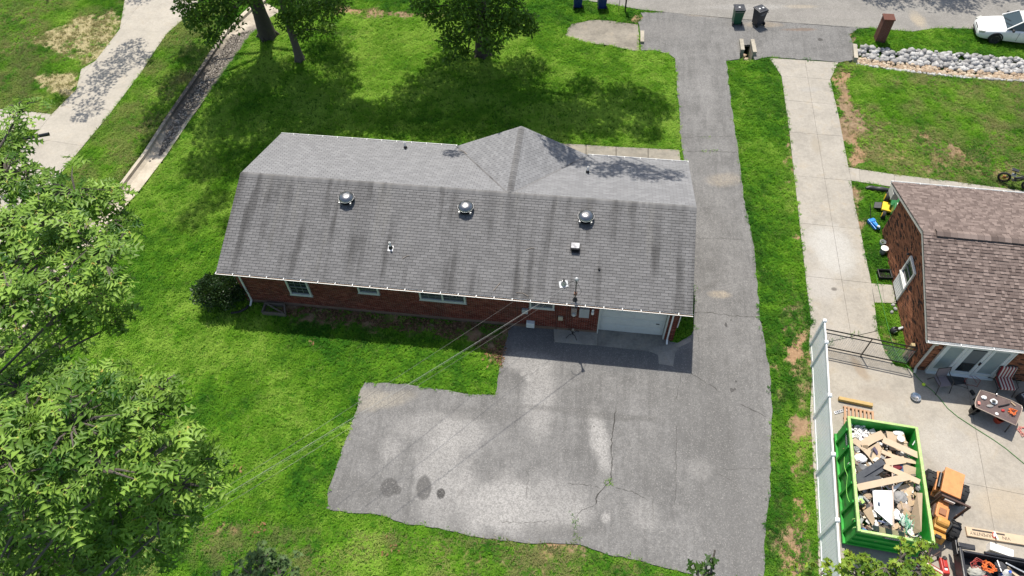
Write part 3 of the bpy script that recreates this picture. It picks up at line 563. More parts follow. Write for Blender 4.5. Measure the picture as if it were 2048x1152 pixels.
# -------------------------------------------------- main brick house
house = thing('brick_house', 'long single storey red brick house with grey shingled roof', 'house', HO, HY)
t = NT('red_brick'); c = t.ramp(t.attr('rnd'), [(0, (.10, .026, .018)), (.4, (.155, .040, .027)), (.75, (.20, .056, .037)), (1, (.26, .09, .062))])
c = t.mix(t.rng(t.noise(1.1, 5, .65), .45, .7, 0, .55), c, (.10, .055, .04)); c = t.mix(t.math('MULTIPLY', t.rng(t.noise(30, 3), .4, .7), .35), c, (.09, .035, .025)); t.bump(t.noise(70, 3), .5, .005); BRM = t.out(c, .88, 0, .2)
MRT = M('grey_mortar', (.27, .235, .20), .95, sc=8, bump=.3)
W1 = (2.78, 3.76, .98, 2.05); W2 = (6.0, 6.92, 1.57, 2.05); W3 = (8.70, 10.70, 1.48, 2.05); W4 = (13.44, 14.48, 1.62, 2.05); GD = (16.42, 19.22, 0, 2.18)
wc = MB(); x0, x1, y0, y1, zt = .487, 19.657, .333, 8.45, 2.4
for a, b, c_, d in ((x0, GD[0], -.3, zt), (GD[1], x1, -.3, zt), (GD[0], GD[1], GD[3], zt)): wc.box(((a+b)/2, y0+.1, (c_+d)/2), (b-a, .2, d-c_))
wc.box(((x0+x1)/2, y1-.1, 1.05), (x1-x0, .2, 2.7)); wc.box((x0+.1, (y0+y1)/2, 1.05), (.2, y1-y0-.4, 2.7)); wc.box((x1-.1, (y0+y1)/2, 1.05), (.2, y1-y0-.4, 2.7))
wc.box(((x0+x1)/2, 4.4, .02), (x1-x0-.44, y1-y0-.44, .05))
wall = wc.build('wall', MRT, house)
for u in (x0, x1):                                        # gable triangles
    MB().plate([(u+.001*(1 if u < 1 else -1), y0+.2, 2.4), (u, y1-.2, 2.4), (u, 4.39, 3.86)], .15).build('gable_end', MRT, wall)
bm = MB(); TB = lambda u, n, z: A(x0+u, y0-n, z); hl = [(W[0]-x0-.02, W[1]-x0+.02, W[2]-.14, W[3]+.02) for W in (W1, W2, W3, W4)] + [(GD[0]-x0-.06, GD[1]-x0+.06, -1, GD[3]+.04)]
brick_face(bm, x1-x0, -.1, 2.42, hl, TB)
brick_face(bm, y1-y0, -.1, 2.42, [], lambda u, n, z: A(x1+n, y0+u, z)); brick_face(bm, y1-y0, -.1, 2.42, [], lambda u, n, z: A(x0-n, y1-u, z)); brick_face(bm, x1-x0, -.1, 2.42, [], lambda u, n, z: A(x1-u, y1+n, z))
for W in (W1, W2, W3, W4):
    k = int((W[1]-W[0]+.1)/.068)
    for i in range(k): u = W[0]-.05+i*.068; bm.box((u+.034, y0-.012, W[2]-.085), (.057, .05, .105))
o = bm.build('bricks', BRM, wall); o['kind'] = 'stuff'
MB().box(((x0+GD[0])/2, y0-.004, .06), (GD[0]-x0, .03, .32)).build('plinth', M('dirty_plinth', (.16, .105, .075), .95, sc=3, var=.35), wall)
for W, s in ((W1, 1), (W2, 1), (W3, 2), (W4, 1)): window_unit(house, lambda u, n, z: A(u, y0-n-.064, z), W[0], W[1], W[2], W[3], frame=CREAM, sashes=s, grid=(3, 2))
# roof deck, fascia, soffit
th = math.atan2(RZ-EZ, HW); cs, sn = math.cos(th), math.sin(th); SLp = HW/cs
DKM = M('roof_deck', (.07, .068, .066), .95); mb = MB()
for pts in ([(0, 0, EZ), (HL, 0, EZ), (HL, HW, RZ), (0, HW, RZ)], [(HL, 2*HW, EZ), (0, 2*HW, EZ), (0, HW, RZ), (HL, HW, RZ)]): mb.plate(pts, .06)
GX, GHW, GB = 12.12, 3.17, 2*HW+.02; ga = math.atan2(RZ-EZ, GHW); gc, gs = math.cos(ga), math.sin(ga)
mb.plate([(GX, HW, RZ), (GX, GB, RZ), (GX-GHW, GB, EZ)], .05); mb.plate([(GX, GB, RZ), (GX, HW, RZ), (GX+GHW, GB, EZ)], .05)
roof = mb.build('roof', DKM, house)
tr = MB()
for y, s in ((.012, 1), (2*HW-.012, -1)): tr.box((HL/2, y, EZ-.1), (HL-.04, .02, .14))
tr.box((HL/2, .19, EZ-.185), (HL-.06, .33, .02)); tr.box((HL/2, 2*HW-.19, EZ-.185), (HL-.06, .33, .02))
for x in (.012, HL-.012):
    for s, yy in ((1, 0), (-1, 2*HW)): tr.beam((x, yy, EZ-.085), (x, HW, RZ-.085), .022, .13)
tr.plate([(GX-GHW, GB-.03, EZ-.05), (GX+GHW, GB-.03, EZ-.05), (GX, GB-.03, RZ-.06)], .1); tr.build('fascia', CREAM, house)
SHM = m_shingle('grey_shingle', (.145, .142, .142), (.19, .186, .186), (.055, .053, .052), HY); SHF = m_shingle('grey_shingle_sunlit', (.19, .19, .195), (.245, .245, .25), (.09, .087, .085), None)  # front copy lacks streaks; its paler grey has sunlit brightness painted in
EXP = SLp/36
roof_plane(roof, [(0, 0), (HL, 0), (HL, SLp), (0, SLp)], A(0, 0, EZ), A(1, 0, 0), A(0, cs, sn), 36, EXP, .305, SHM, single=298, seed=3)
O_ = A(HL, 2*HW, EZ); gl, gr = HL-(GX-GHW), HL-(GX+GHW); uc = HL-GX
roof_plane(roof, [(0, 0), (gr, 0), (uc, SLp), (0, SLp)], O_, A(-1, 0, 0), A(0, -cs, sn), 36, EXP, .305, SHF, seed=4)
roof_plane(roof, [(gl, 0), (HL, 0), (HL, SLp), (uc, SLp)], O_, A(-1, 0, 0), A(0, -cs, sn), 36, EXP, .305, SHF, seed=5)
VL = GHW/gc; GL = GB-HW
roof_plane(roof, [(0, 0), (0, VL), (GL, VL)][::-1], A(GX-GHW, GB, EZ), A(0, -1, 0), A(gc, 0, gs), 28, VL/28, .305, SHF, seed=6)
roof_plane(roof, [(GL, 0), (GL, VL), (0, VL)], A(GX+GHW, HW, EZ), A(0, 1, 0), A(-gc, 0, gs), 28, VL/28, .305, SHF, seed=7)
ridge_caps(roof, (0, HW, RZ), (HL, HW, RZ), A(0, -cs, -sn), A(0, cs, -sn), SHM); ridge_caps(roof, (GX, HW+.1, RZ), (GX, GB, RZ), A(-gc, 0, -gs), A(gc, 0, -gs), SHM)
VM = M('valley_shade', (.1, .098, .098), .95)
for s in (-1, 1): MB().plate([(GX+s*.02, HW+.02, RZ+.014), (GX+s*(GHW-.02), GB, EZ+.014), (GX+s*(GHW+.1), GB, EZ+.022), (GX+s*.1, HW+.0, RZ+.02)], .01).build('valley_strip', SHM, roof)
DEB = M('gutter_debris', (.16, .11, .07), .95, var=.5, sc=20)
gutter(house, (-.02, 0, EZ-.015), (HL+.02, 0, EZ-.015), (0, -1, 0), WHITE, fill=DEB)
gutter(house, (GX-GHW-.02, 2*HW, EZ-.015), (-.02, 2*HW, EZ-.015), (0, 1, 0), WHITE, fill=DEB); gutter(house, (HL+.02, 2*HW, EZ-.015), (GX+GHW+.02, 2*HW, EZ-.015), (0, 1, 0), WHITE, fill=DEB)
downspout(house, (.78, -.06, EZ-.12), [(.78, .0, EZ-.2), (.72, y0-.06, EZ-.45), (.72, y0-.06, .22), (.70, y0-.3, .08)], WHITE)
downspout(house, (19.35, -.06, EZ-.12), [(19.35, .0, EZ-.2), (19.40, y0-.07, EZ-.45), (19.40, y0-.07, .16), (19.40, y0-.28, .07)], WHITE)
downspout(house, (19.80, .1, EZ-.12), [(19.74, y0+.1, EZ-.35), (19.72, y0+.1, .9)], WHITE, .06)
# garage door: four sections of raised panels behind a frame
gdm = M('garage_door_paint', (.60, .62, .60), .5, var=.06, sc=2, dirt=.1)
gd_ = MB(); gx0, gx1, yb = GD[0], GD[1], y0+.2
gd_.box(((gx0+gx1)/2, yb+.03, 1.07), (gx1-gx0-.02, .03, 2.14)); gdo = gd_.build('garage_door', gdm, house)
for k in range(4):
    z = .02+k*.535; sec = MB().box(((gx0+gx1)/2, yb+.004, z+.262), (gx1-gx0-.03, .02, .522)).build('door_section', gdm, gdo, bevel=.006)
    for j in range(4):
        wpx = (gx1-gx0-.1)/4; cx = gx0+.05+wpx*(j+.5); mb = MB(); mb.box((cx, yb-.012, z+.262), (wpx-.12, .012, .36)); mb.box((cx, yb-.022, z+.262), (wpx-.2, .01, .28)); mb.build('raised_panel', gdm, gdo, bevel=.005)
jm = MB(); jm.box((gx0-.02, y0+.085, 1.1), (.05, .21, 2.2)); jm.box((gx1+.02, y0+.085, 1.1), (.05, .21, 2.2)); jm.box(((gx0+gx1)/2, y0+.085, 2.2), (gx1-gx0+.09, .21, .05)); jm.build('garage_door_frame', CREAM, house)
MB().box((18.9, yb-.035, .9), (.14, .04, .03)).build('door_handle', DARKM, gdo)
# roof fittings
def roofpt(a, b, front=False): z = EZ+(b if not front else 2*HW-b)*(RZ-EZ)/HW; return A(a, b, z)
DOME = NT('vent_metal'); DOME = DOME.out(DOME.ramp(DOME.noise(5, 3), [(.3, (.20, .205, .21)), (.7, (.30, .30, .31))]), .27, .9)
for a in (5.07, 10.33, 15.47):
    p = roofpt(a, 3.55)+A(0, 0, .02); v = MB(); v.lathe([(.31, -.02), (.31, .0), (.21, .02), (.19, .16), (.26, .17)], p+A(0, 0, .02), 24)
    base = v.build('roof_vent', DARKM, house, smooth=True)
    MB().lathe([(.25, .14), (.33, .14), (.34, .165), (.33, .19), (.30, .25), (.24, .30), (.16, .33), (.105, .337), (.095, .325), (.05, .325), (.001, .327)], p, 32).build('dome', DOME, base, smooth=True)
    MB().tube([p+A(.335*math.cos(x), .335*math.sin(x), .16) for x in np.linspace(0, 6.283, 32, endpoint=False)], .012, 6, closed=True).build('rim', GALV, base, smooth=True)
    for s in (-1, 1): MB().box(p+A(s*.24, -.27, .06), (.07, .05, .12)).build('foot', GALV, base)
for a, b, fr in ((7.36, 1.6, False), (6.54, 8.1, True), (15.37, 6.9, True)):
    p = roofpt(a, b, fr); R = rotx(th if not fr else -th); v = MB(); v.box(p+A(0, 0, .022), (.23, .25, .012), R); st = v.build('vent_pipe', GALV, house)
    MB().lathe([(.10, 0), (.075, .1), (.06, .14)], p+A(0, .03, .02), 14).build('boot', DARKM, st, smooth=True); MB().lathe([(.045, .1), (.045, .36), (.036, .36), (.036, .3)], p+A(0, .03, .02), 14).build('pipe', WHITE, st, smooth=True)
p = roofpt(15.14, 2.25); R = rotx(th); v = MB(); v.box(p+A(0, 0, .02), (.44, .42, .012), R); bxv = v.build('box_vent', DARKM, house)
MB().box(p+R@A(0, .03, .13), (.33, .3, .2), R).build('hood', DARKM, bxv, bevel=.02); MB().box(p+R@A(0, .05, .242), (.35, .24, .02), R).build('lid', M('aged_metal', (.34, .34, .35), .35, .8), bxv, bevel=.008)
# service mast, flashing, meter
ms = MB(); ms.tube([(15.32, y0-.08, 1.75), (15.32, y0-.08, 2.3), (15.32, .16, 2.62), (15.32, .16, 3.95)], .032, 10); mast = ms.build('service_mast', M('mast_pipe', (.2, .19, .185), .5, .6), house, smooth=True)
MB().lathe([(.03, 0), (.07, .02), (.08, .09), (.05, .15), (.01, .17)], (15.32, .16, 3.9), 14).build('weather_head', M('cast_grey', (.55, .55, .55), .5, .3), mast, smooth=True)
MB().lathe([(.12, -.02), (.06, .06), (.045, .14)], (15.32, .16, 2.63), 14).build('mast_boot', RUB, mast, smooth=True)
MB().tube([(15.32, .16, 3.0), (15.45, .1, 2.95), (15.55, .12, 3.2), (15.42, .16, 3.6), (15.30, .1, 3.9)], .008, 5).build('drip_loop', BLK, mast, smooth=True)
MB().tube([(15.30, .1, 3.98), (15.1, -.05, 4.02), (14.95, -.1, 3.9), (14.86, 0, 3.76)], .01, 5).build('conductor', BLK, mast, smooth=True)
MB().box((15.32, .13, 3.05), (.12, .1, .12)).build('clamp', M('rusty', (.16, .08, .05), .8), mast)
p = roofpt(14.8, .72); v = MB(); v.box(p+A(0, 0, .03), (.36, .28, .012), rotx(th)@rotz(.25)); fl = v.build('flashing', M('bright_tin', (.5, .52, .53), .4, .5), house)
MB().lathe([(.13, 0), (.11, .08), (.06, .16), (.06, .22)], p+A(0, .02, .02), 16).build('collar', GALV, fl, smooth=True); MB().lathe([(.05, .16), (.05, .28), (.0, .28)], p+A(0, .02, .02), 12).build('cap', RUB, fl, smooth=True)
MB().lathe([(.05, 0), (.05, .08), (.02, .1)], roofpt(16.2, 1.45), 10).build('roof_plug', RUB, house, smooth=True)
def wallbox(name, u, z, wd, h, d, mat, bevel=.01): return MB().box((u, y0-d/2-.012, z), (wd, d, h)).build(name, mat, house, bevel=bevel)
wallbox('breaker_panel', 15.75, 1.6, .42, .62, .12, GREYB); mt = wallbox('meter_box', 15.32, 1.62, .24, .5, .1, M('meter_grey', (.30, .25, .23), .6)); MB().lathe([(.085, 0), (.085, .1), (.05, .13)], (15.32, y0-.1, 1.5), 16, rotx(math.pi/2)).build('meter_glass', M('meter_pale', (.5, .5, .48), .15), mt, smooth=True)
wallbox('junction_box', 13.24, 1.3, .26, .3, .1, GREYB); wallbox('outlet_box', 14.77, 1.0, .2, .26, .08, M('tan_box', (.42, .38, .28), .5)); wallbox('vent_hood', 13.48, .42, .36, .34, .2, M('vent_white', (.62, .65, .64), .45), .03)
lt = wallbox('wall_lamp', 16.1, 1.78, .1, .12, .06, WHITE); MB().lathe([(.03, -.16), (.06, -.14), (.055, -.02), (.03, 0)], (16.1, y0-.11, 1.75), 12).build('lamp_glass', M('lamp_white', (.8, .8, .77), .3), lt, smooth=True)
for u, za, zb in ((12.9, .4, 2.3), (14.6, .1, 1.9), (15.02, .4, 2.2)): MB().tube([(u, y0-.03, za), (u, y0-.03, zb)], .018, 6).build('conduit', M('brown_conduit', (.12, .05, .04), .7), house)
MB().tube([(12.9, y0-.03, .4), (13.0, y0-.03, .3), (13.35, y0-.03, .3)], .016, 6).build('conduit', M('brown_conduit', (.12, .05, .04), .7), house)
# -------------------------------------------------- neighbour house
nh = thing('brick_house', 'neighbouring brown mottled brick house with brown shingles beside the dumpster patio', 'house', NO, NY)
t = NT('mottled_brick'); c = t.ramp(t.attr('rnd'), [(0, (.03, .02, .018)), (.16, (.05, .03, .026)), (.24, (.20, .08, .045)), (.6, (.29, .115, .062)), (1, (.40, .17, .092))]); c.node.color_ramp.interpolation = 'LINEAR'
c = t.mix(t.rng(t.noise(.9, 4), .5, .72, 0, .4), c, (.10, .05, .035)); t.bump(t.noise(60, 3), .5, .005); NBM = t.out(c, .88, 0, .2)
ND, NLn, NE, NRz = 7.7, 12.5, 2.5, 3.96; hwN = 4.34; bR = 4.10
wc = MB(); wc.box((.1, ND/2, 1.0), (.2, ND, 2.7)); wc.box((NLn/2+.1, .1, 1.0), (NLn-.2, .2, 2.7)); wc.box((NLn/2+.1, ND-.1, 1.0), (NLn-.2, .2, 2.7)); wc.box((NLn-.1, ND/2, 1.0), (.2, ND-.4, 2.7))
wc.plate([(0.2, .1, 2.35), (0.2, ND-.1, 2.35), (.2, bR, 3.75)], .19)
nwall = wc.build('wall', M('dark_mortar', (.16, .12, .09), .95, sc=8), nh)
sl3 = (NRz-NE)/hwN
def gab(z):
    if z < 2.42: return (0, ND)
    d = (z-2.42)/sl3; return (max(0, d-.1), min(ND, 8.3-d))
bm = MB(); SW = (3.42, 4.42, .15, 2.08)                     # side door/window seen in the gable wall
brick_face(bm, ND, -.05, 3.7, [(ND-SW[1], ND-SW[0], SW[2], SW[3])], lambda u, n, z: A(-n, ND-u, z), gable=lambda z: (lambda g: (ND-g[1], ND-g[0]))(gab(z)))
DR = (.62, 3.15, .0, 2.1)
brick_face(bm, NLn, -.05, 2.4, [(DR[0]-.06, DR[1]+.06, -1, DR[3]+.05)], lambda u, n, z: A(u, -n, z))
o = bm.build('bricks', NBM, nwall); o['kind'] = 'stuff'
sw = window_unit(nh, lambda u, n, z: A(-n-.064, u, z), SW[0], SW[1], SW[2]+.9, SW[3], frame=WHITE, grid=(1, 1)); dm = MB()
dm.box((-.03, (SW[0]+SW[1])/2, .6), (.05, SW[1]-SW[0], .9)); dpp = dm.build('door_panel', WHITE, nh)
for k in range(7): MB().box((-.062, SW[0]+.07+k*.145, .6), (.014, .11, .82)).build('board', WHITE, dpp)
MB().lathe([(.05, 0), (.06, .06), (.02, .12)], (-.03, 4.62, 1.95), 10, roty(-math.pi/2)).build('wall_lamp', BLK, nh)
# roof
th2 = math.atan2(NRz-NE, hwN); c2, s2 = math.cos(th2), math.sin(th2); S2 = hwN/c2; xl, bB, bF = -.39, bR-hwN, bR+hwN; Ln2 = NLn+.8
mb = MB(); mb.plate([(xl, bB, NE), (xl+Ln2, bB, NE), (xl+Ln2, bR, NRz), (xl, bR, NRz)], .06); mb.plate([(xl+Ln2, bF, NE), (xl, bF, NE), (xl, bR, NRz), (xl+Ln2, bR, NRz)], .06); nroof = mb.build('roof', DKM, nh)
NSM = m_shingle('brown_shingle', (.115, .086, .076), (.25, .195, .172), (.1, .07, .065), None)
roof_plane(nroof, [(0, 0), (Ln2, 0), (Ln2, S2), (0, S2)], A(xl, bB, NE), A(1, 0, 0), A(0, c2, s2), 33, S2/33, .22, NSM, single=240, gap=.004, jitter=True, seed=13)
roof_plane(nroof, [(0, 0), (Ln2, 0), (Ln2, S2), (0, S2)], A(xl+Ln2, bF, NE), A(-1, 0, 0), A(0, -c2, s2), 33, S2/33, .22, NSM, gap=.004, jitter=True, seed=14)
rv = MB(); rv.plate([(xl+.5, bR, NRz+.075), (xl+Ln2, bR, NRz+.075), (xl+Ln2, bR-.2, NRz+.01), (xl+.5, bR-.2, NRz+.01)], .03); rv.plate([(xl+.5, bR, NRz+.075), (xl+Ln2, bR, NRz+.075), (xl+Ln2, bR+.2, NRz+.01), (xl+.5, bR+.2, NRz+.01)], .03)
rv.build('ridge_vent', NSM, nroof); ridge_caps(nroof, (xl+.5, bR, NRz+.075), (xl+Ln2, bR, NRz+.075), A(0, -c2, -s2), A(0, c2, -s2), NSM, step=.26, wd=.2); ridge_caps(nroof, (xl, bR, NRz), (xl+.5, bR, NRz), A(0, -c2, -s2), A(0, c2, -s2), NSM, step=.26, wd=.16)
tr = MB(); TRW = M('aged_trim', (.50, .49, .45), .55, dirt=.2)
for yy in (bB, bF): tr.beam((xl+.012, yy, NE-.09), (xl+.012, bR, NRz-.09), .024, .15)
tr.box((xl+Ln2/2, bB+.012, NE-.12), (Ln2-.06, .022, .16)); tr.box((xl+Ln2/2, bF-.012, NE-.12), (Ln2-.06, .022, .16)); tr.box((xl+Ln2/2, bB+.14, NE-.21), (Ln2-.08, .24, .02)); tr.box((xl+Ln2/2, bF-.3, NE-.21), (Ln2-.08, .55, .02)); tr.box((xl/2-.05, bF-.4, NE-.25), (.3, .6, .35)); tr.build('fascia', TRW, nh)
gutter(nh, (xl, bB, NE-.015), (xl+Ln2, bB, NE-.015), (0, -1, 0), WHITE, hang=1.2); gutter(nh, (xl+Ln2, bF, NE-.015), (xl, bF, NE-.015), (0, 1, 0), WHITE, hang=1.2)
downspout(nh, (.05, bB-.05, NE-.12), [(.08, bB, NE-.25), (.12, -.07, NE-.5), (.12, -.07, .25), (.10, -.25, .08)], TRW, .09)
# french doors: side light, two door leaves
dfm = M('door_white', (.66, .70, .70), .45, var=.05, dirt=.06)
for i, (a, b, gl_) in enumerate(((DR[0], 1.42, PALEG), (1.47, 2.3, GLASS), (2.32, 3.15, PALEG))):
    d = MB(); fw = .13
    for q0, q1, z0, z1 in ((a, a+fw, .08, 2.08), (b-fw, b, .08, 2.08), (a+fw, b-fw, .08, .3), (a+fw, b-fw, 1.95, 2.08)): d.box(((q0+q1)/2, -.04, (z0+z1)/2), (q1-q0, .06, z1-z0))
    dd = d.build('door_leaf', dfm, nh, bevel=.006); MB().box(((a+b)/2, -.028, 1.125), (b-a-2*fw-.004, .02, 1.646)).build('pane', gl_, dd)
    if i == 1: MB().box(((a+b)/2, -.042, 1.4), (b-a-2*fw-.01, .006, .9)).build('blind', M('grey_blind', (.13, .15, .16), .6), dd); MB().box((b-.06, -.10, 1.05), (.05, .08, .16)).build('door_handle', DARKM, dd)
d = MB(); d.box((1.445, -.045, 1.08), (.05, .09, 2.16)); d.box((1.885, -.09, .05), (2.62, .16, .06)); d.box((1.885, -.045, 2.13), (2.62, .1, .07)); d.box((DR[0]-.03, -.045, 1.08), (.05, .1, 2.16)); d.box((3.18, -.045, 1.08), (.05, .1, 2.16)); d.build('door_frame', dfm, nh)
# ================================================================== vegetation
def m_leaf(name, lo, hi, stalk=None, trans=.35, rough=.5):
    t = NT(name); r = t.attr('tint'); c = t.ramp(r, [(0, lo), (.6, tuple((a+b)/2 for a, b in zip(lo, hi))), (.93, hi), (1, stalk or hi)])
    t.set(t.b.inputs['Base Color'], c); t.b.inputs['Roughness'].default_value = rough; t.b.inputs['Specular IOR Level'].default_value = .28
    tr = t.n('ShaderNodeBsdfTranslucent'); t.L.new(t.mix(.5, c, (.16, .26, .02), 'MIX'), tr.inputs[0]); mx = t.n('ShaderNodeMixShader'); mx.inputs[0].default_value = trans
    t.L.new(t.b.outputs[0], mx.inputs[1]); t.L.new(tr.outputs[0], mx.inputs[2]); t.L.new(mx.outputs[0], t.N['Material Output'].inputs[0]); return t.m
def tmpl_half(half, droop=.25, fold=.12):
    """leaf template from a half outline [(x, y)...]: strip between mid rib and outline, both sides"""
    V = []; F = []
    z = lambda x, y: -droop*x*x + fold*abs(y)
    for s in (1, -1):
        n0 = len(V)
        for (x, y) in half: V += [(x, 0, z(x, 0)), (x, s*y, z(x, y))]
        for i in range(len(half)-1): a = n0+2*i; F += [(a, a+2, a+3), (a, a+3, a+1)]
    return np.array(V, float), np.array(F, int)
OAK = tmpl_half([(0, .03), (.2, .03), (.26, .06), (.38, .23), (.37, .06), (.46, .06), (.64, .34), (.62, .08), (.70, .06), (.88, .2), (.85, .04), (1.0, .0)], .24, .1)
MAPLE = tmpl_half([(0, .01), (.2, .012), (.24, .2), (.15, .42), (.4, .22), (.52, .52), (.56, .3), (.68, .1), (.78, .16), (1.0, 0)], .2, .1)
DIAM = (np.array([(0, 0, 0), (.5, .32, .06), (1, 0, -.12), (.5, -.32, .06)], float), np.array([(0, 2, 1), (0, 3, 2)]))
def leaf_mesh(name, mat, C, D, size, tint, tmpl, seed, stalk=0.0, roll=.6):
    """C centres (n,3), D pointing directions (n,3)"""
    r = np.random.default_rng(seed); V0, F0 = tmpl; n = len(C); X = D/np.linalg.norm(D, axis=1, keepdims=True)
    up = np.tile(A(0, 0, 1), (n, 1)) + r.normal(0, roll, (n, 3)); Yv = np.cross(up, X); Yv /= np.linalg.norm(Yv, axis=1, keepdims=True)+1e-9; Zv = np.cross(X, Yv)
    V = (V0[None, :, 0:1]*X[:, None] + V0[None, :, 1:2]*Yv[:, None] + V0[None, :, 2:3]*Zv[:, None])*size[:, None, None] + C[:, None]
    F = F0[None] + len(V0)*np.arange(n)[:, None, None]; tv = np.repeat(tint, len(V0)).reshape(n, -1)
    if stalk: tv = np.where(V0[None, :, 0] < .2, 1.0, np.minimum(tv, .93))
    return fastmesh(name, V.reshape(-1, 3), F.reshape(-1, 3), mat, vattr={'tint': tv.ravel()})
def lobes_points(lobes, per, seed, shell=.15, upper=0.0):
    r = np.random.default_rng(seed); C = []
    for (c, rad, *k) in lobes:
        rad = np.array(rad if np.ndim(rad) else (rad, rad, rad*.75)); m = int(per*(k[0] if k else 1)*rad[0]*rad[1]); d = r.normal(0, 1, (m, 3)); d /= np.linalg.norm(d, axis=1, keepdims=True)
        if upper: d[:, 2] = np.where((d[:, 2] < 0) & (r.random(m) < upper), -d[:, 2], d[:, 2])
        rr = r.uniform(shell, 1.0, (m, 1))**.6 * (1+.22*np.sin(d[:, :1]*7+c[0])*np.cos(d[:, 1:2]*6+c[1])); C.append((np.asarray(c)[None] + d*rad*rr, d))
    return np.vstack([a for a, _ in C]), np.vstack([b for _, b in C])
BARK = M('grey_bark', (.12, .10, .085), .95, var=.45, sc=7, bump=1.0); BARKD = M('dark_bark', (.06, .048, .04), .95, var=.4, sc=7, bump=1.0); BARKL = M('pale_bark', (.22, .20, .175), .95, var=.35, sc=7, bump=.8)
def limb(mb, a, b, r0, r1, n=6, wob=.12, sides=8):
    a, b = A(*a), A(*b); L = np.linalg.norm(b-a); P_ = []
    for i in range(n+1): f = i/n; P_.append(a+(b-a)*f + A(random.uniform(-1, 1), random.uniform(-1, 1), random.uniform(-.5, .5))*wob*L*.12*(0 < i < n) + A(0, 0, .10*L*math.sin(f*math.pi)))
    mb.tube(P_, [r0+(r1-r0)*i/n for i in range(n+1)], sides); return P_
def tree(name, label, group, base, h, r0, lobes, mat, bark, size, per, seed, tmpl=DIAM, fork=.5, limbs=True, upper=.35, shell=.12, lean=(0, 0)):
    root = thing(name, label, 'tree', base, 0, group); mb = MB(); base = A(*base); top = base+A(lean[0], lean[1], h*.8)
    n = 9; mb.tube([base+A(0, 0, -.2)]+[base+(top-base)*(i/n)+A(math.sin(i*1.3+seed)*.08, math.cos(i*1.7+seed)*.08, 0)*(i > 1) for i in range(n+1)], [r0*1.5]+[r0*(1.25-.0*i if i == 0 else 1)*(1-.75*i/n) for i in range(n+1)], 14)
    for k in range(6): a = k*1.05+seed; mb.tube([base+A(math.cos(a)*r0*.6, math.sin(a)*r0*.6, .35), base+A(math.cos(a)*r0*1.6, math.sin(a)*r0*1.6, -.06)], [r0*.45, r0*.15], 6)
    if limbs:
        for (c, rad, *k) in lobes:
            f = min(.95, max(.18, (c[2]-base[2])/h*.55)); st = base+(top-base)*f; limb(mb, st, A(*c)-A(0, 0, .2), max(.03, r0*.38*(1-f*.5)), .02)
    mb.build('trunk', bark, root, smooth=True, world=True)
    C, D = lobes_points(lobes, per, seed, shell, upper); r = np.random.default_rng(seed+1)
    d = D*A(1, 1, .3) + r.normal(0, .55, D.shape) + A(0, 0, -.15); sz = r.uniform(.7, 1.25, len(C))*size; low = C[:, 2].min(); tint = np.clip(r.normal(.45, .25, len(C)), 0, .92)
    o = link('crown', leaf_mesh('crown', mat, C, d, sz, tint, tmpl, seed+2), root, world=True); return root
SH = SUNV/SUNV[2]
def shadow_lobe(px, py, z, rad, k=1.0): return (gp(px, py) + SH*z, rad, k)      # a lobe of crown whose shadow lies at that spot of the ground
def seen_lobe(px, py, z, rad, k=1.0): return (gp(px, py, z), rad, k)
LEAF1 = m_leaf('maple_leaf', (.045, .12, .013), (.20, .34, .035)); LEAF2 = m_leaf('sweetgum_leaf', (.07, .16, .014), (.28, .40, .04), stalk=(.4, .3, .06)); LEAFO = m_leaf('oak_leaf', (.04, .125, .016), (.35, .55, .09), stalk=(.66, .44, .12), trans=.45, rough=.42)
GRP = 'trees along the front lawn'
t3 = [shadow_lobe(*a) for a in [(900, 135, 6.5, 1.7), (965, 160, 7.5, 1.9), (1050, 140, 7, 1.5), (850, 180, 9, 1.8), (790, 235, 12, 1.9), (930, 210, 10, 2.2), (1030, 205, 10, 2.1), (1120, 225, 11, 1.9), (1170, 175, 9, 1.0), (1245, 200, 11, 1.6), (1300, 215, 12, 1.3), (1195, 245, 12, 1.6), (1290, 262, 13, 1.0), (980, 250, 13, 2.1), (870, 245, 13, 1.9), (1090, 255, 13.5, 1.8),
      (720, 230, 13, 1.2), (1010, 300, 15, 1.2, .7)]] + [(gp(x, y, 3)+SH*(z-3), rr_, k) for x, y, z, rr_, k in [(1125, 308, 14, .8, 1), (1160, 318, 14, .6, .8), (1215, 342, 15, .8, .8), (1290, 348, 15, .9, .8), (1345, 352, 15, .6, .7), (905, 300, 14, .45, .8), (1000, 282, 14, .35, .6), (1250, 325, 15, .6, .8)]] + [seen_lobe(*a) for a in [(885, 40, 4, .9), (905, 85, 2.8, .8), (960, 60, 4.2, 1.0), (1010, 55, 4, .9), (1045, 45, 3.8, .8), (985, 95, 2.8, .6), (930, 110, 2.2, .45), (850, 10, 4.8, .8), (1010, 15, 5, 1.1), (930, 15, 5, 1.1), (1062, 60, 3.2, .45), (900, 118, 1.9, .35)]]
tree('maple_tree', 'dark leafy tree in the middle of the front lawn, drooping over its trunk', GRP, gp(966, 108), 17, .40, t3, LEAF1, BARKD, .2, 700, 31, upper=.5)
t1 = [shadow_lobe(*a) for a in [(650, 105, 6, 1.5), (560, 150, 8, 1.8), (480, 180, 9, 1.9), (620, 190, 9, 2.0), (540, 230, 11, 2.1), (450, 250, 11.5, 1.9), (640, 255, 12, 1.7), (720, 255, 12.5, 1.0), (560, 290, 13, 1.7), (480, 320, 14, 1.6), (410, 330, 14, 1.3), (370, 170, 9, 1.7), (340, 230, 11, 1.7), (320, 280, 13, 1.2), (390, 110, 8, 1.3), (430, 400, 16, 1.0, .6), (380, 440, 17, .9, .6), (460, 450, 17, .7, .5)]] + \
     [seen_lobe(*a) for a in [(395, 40, 4.5, .85), (425, 75, 3.6, .6), (440, 15, 5, .9), (375, 12, 5.5, .7), (460, 45, 4.5, .7), (500, -5, 5.5, .8)]]
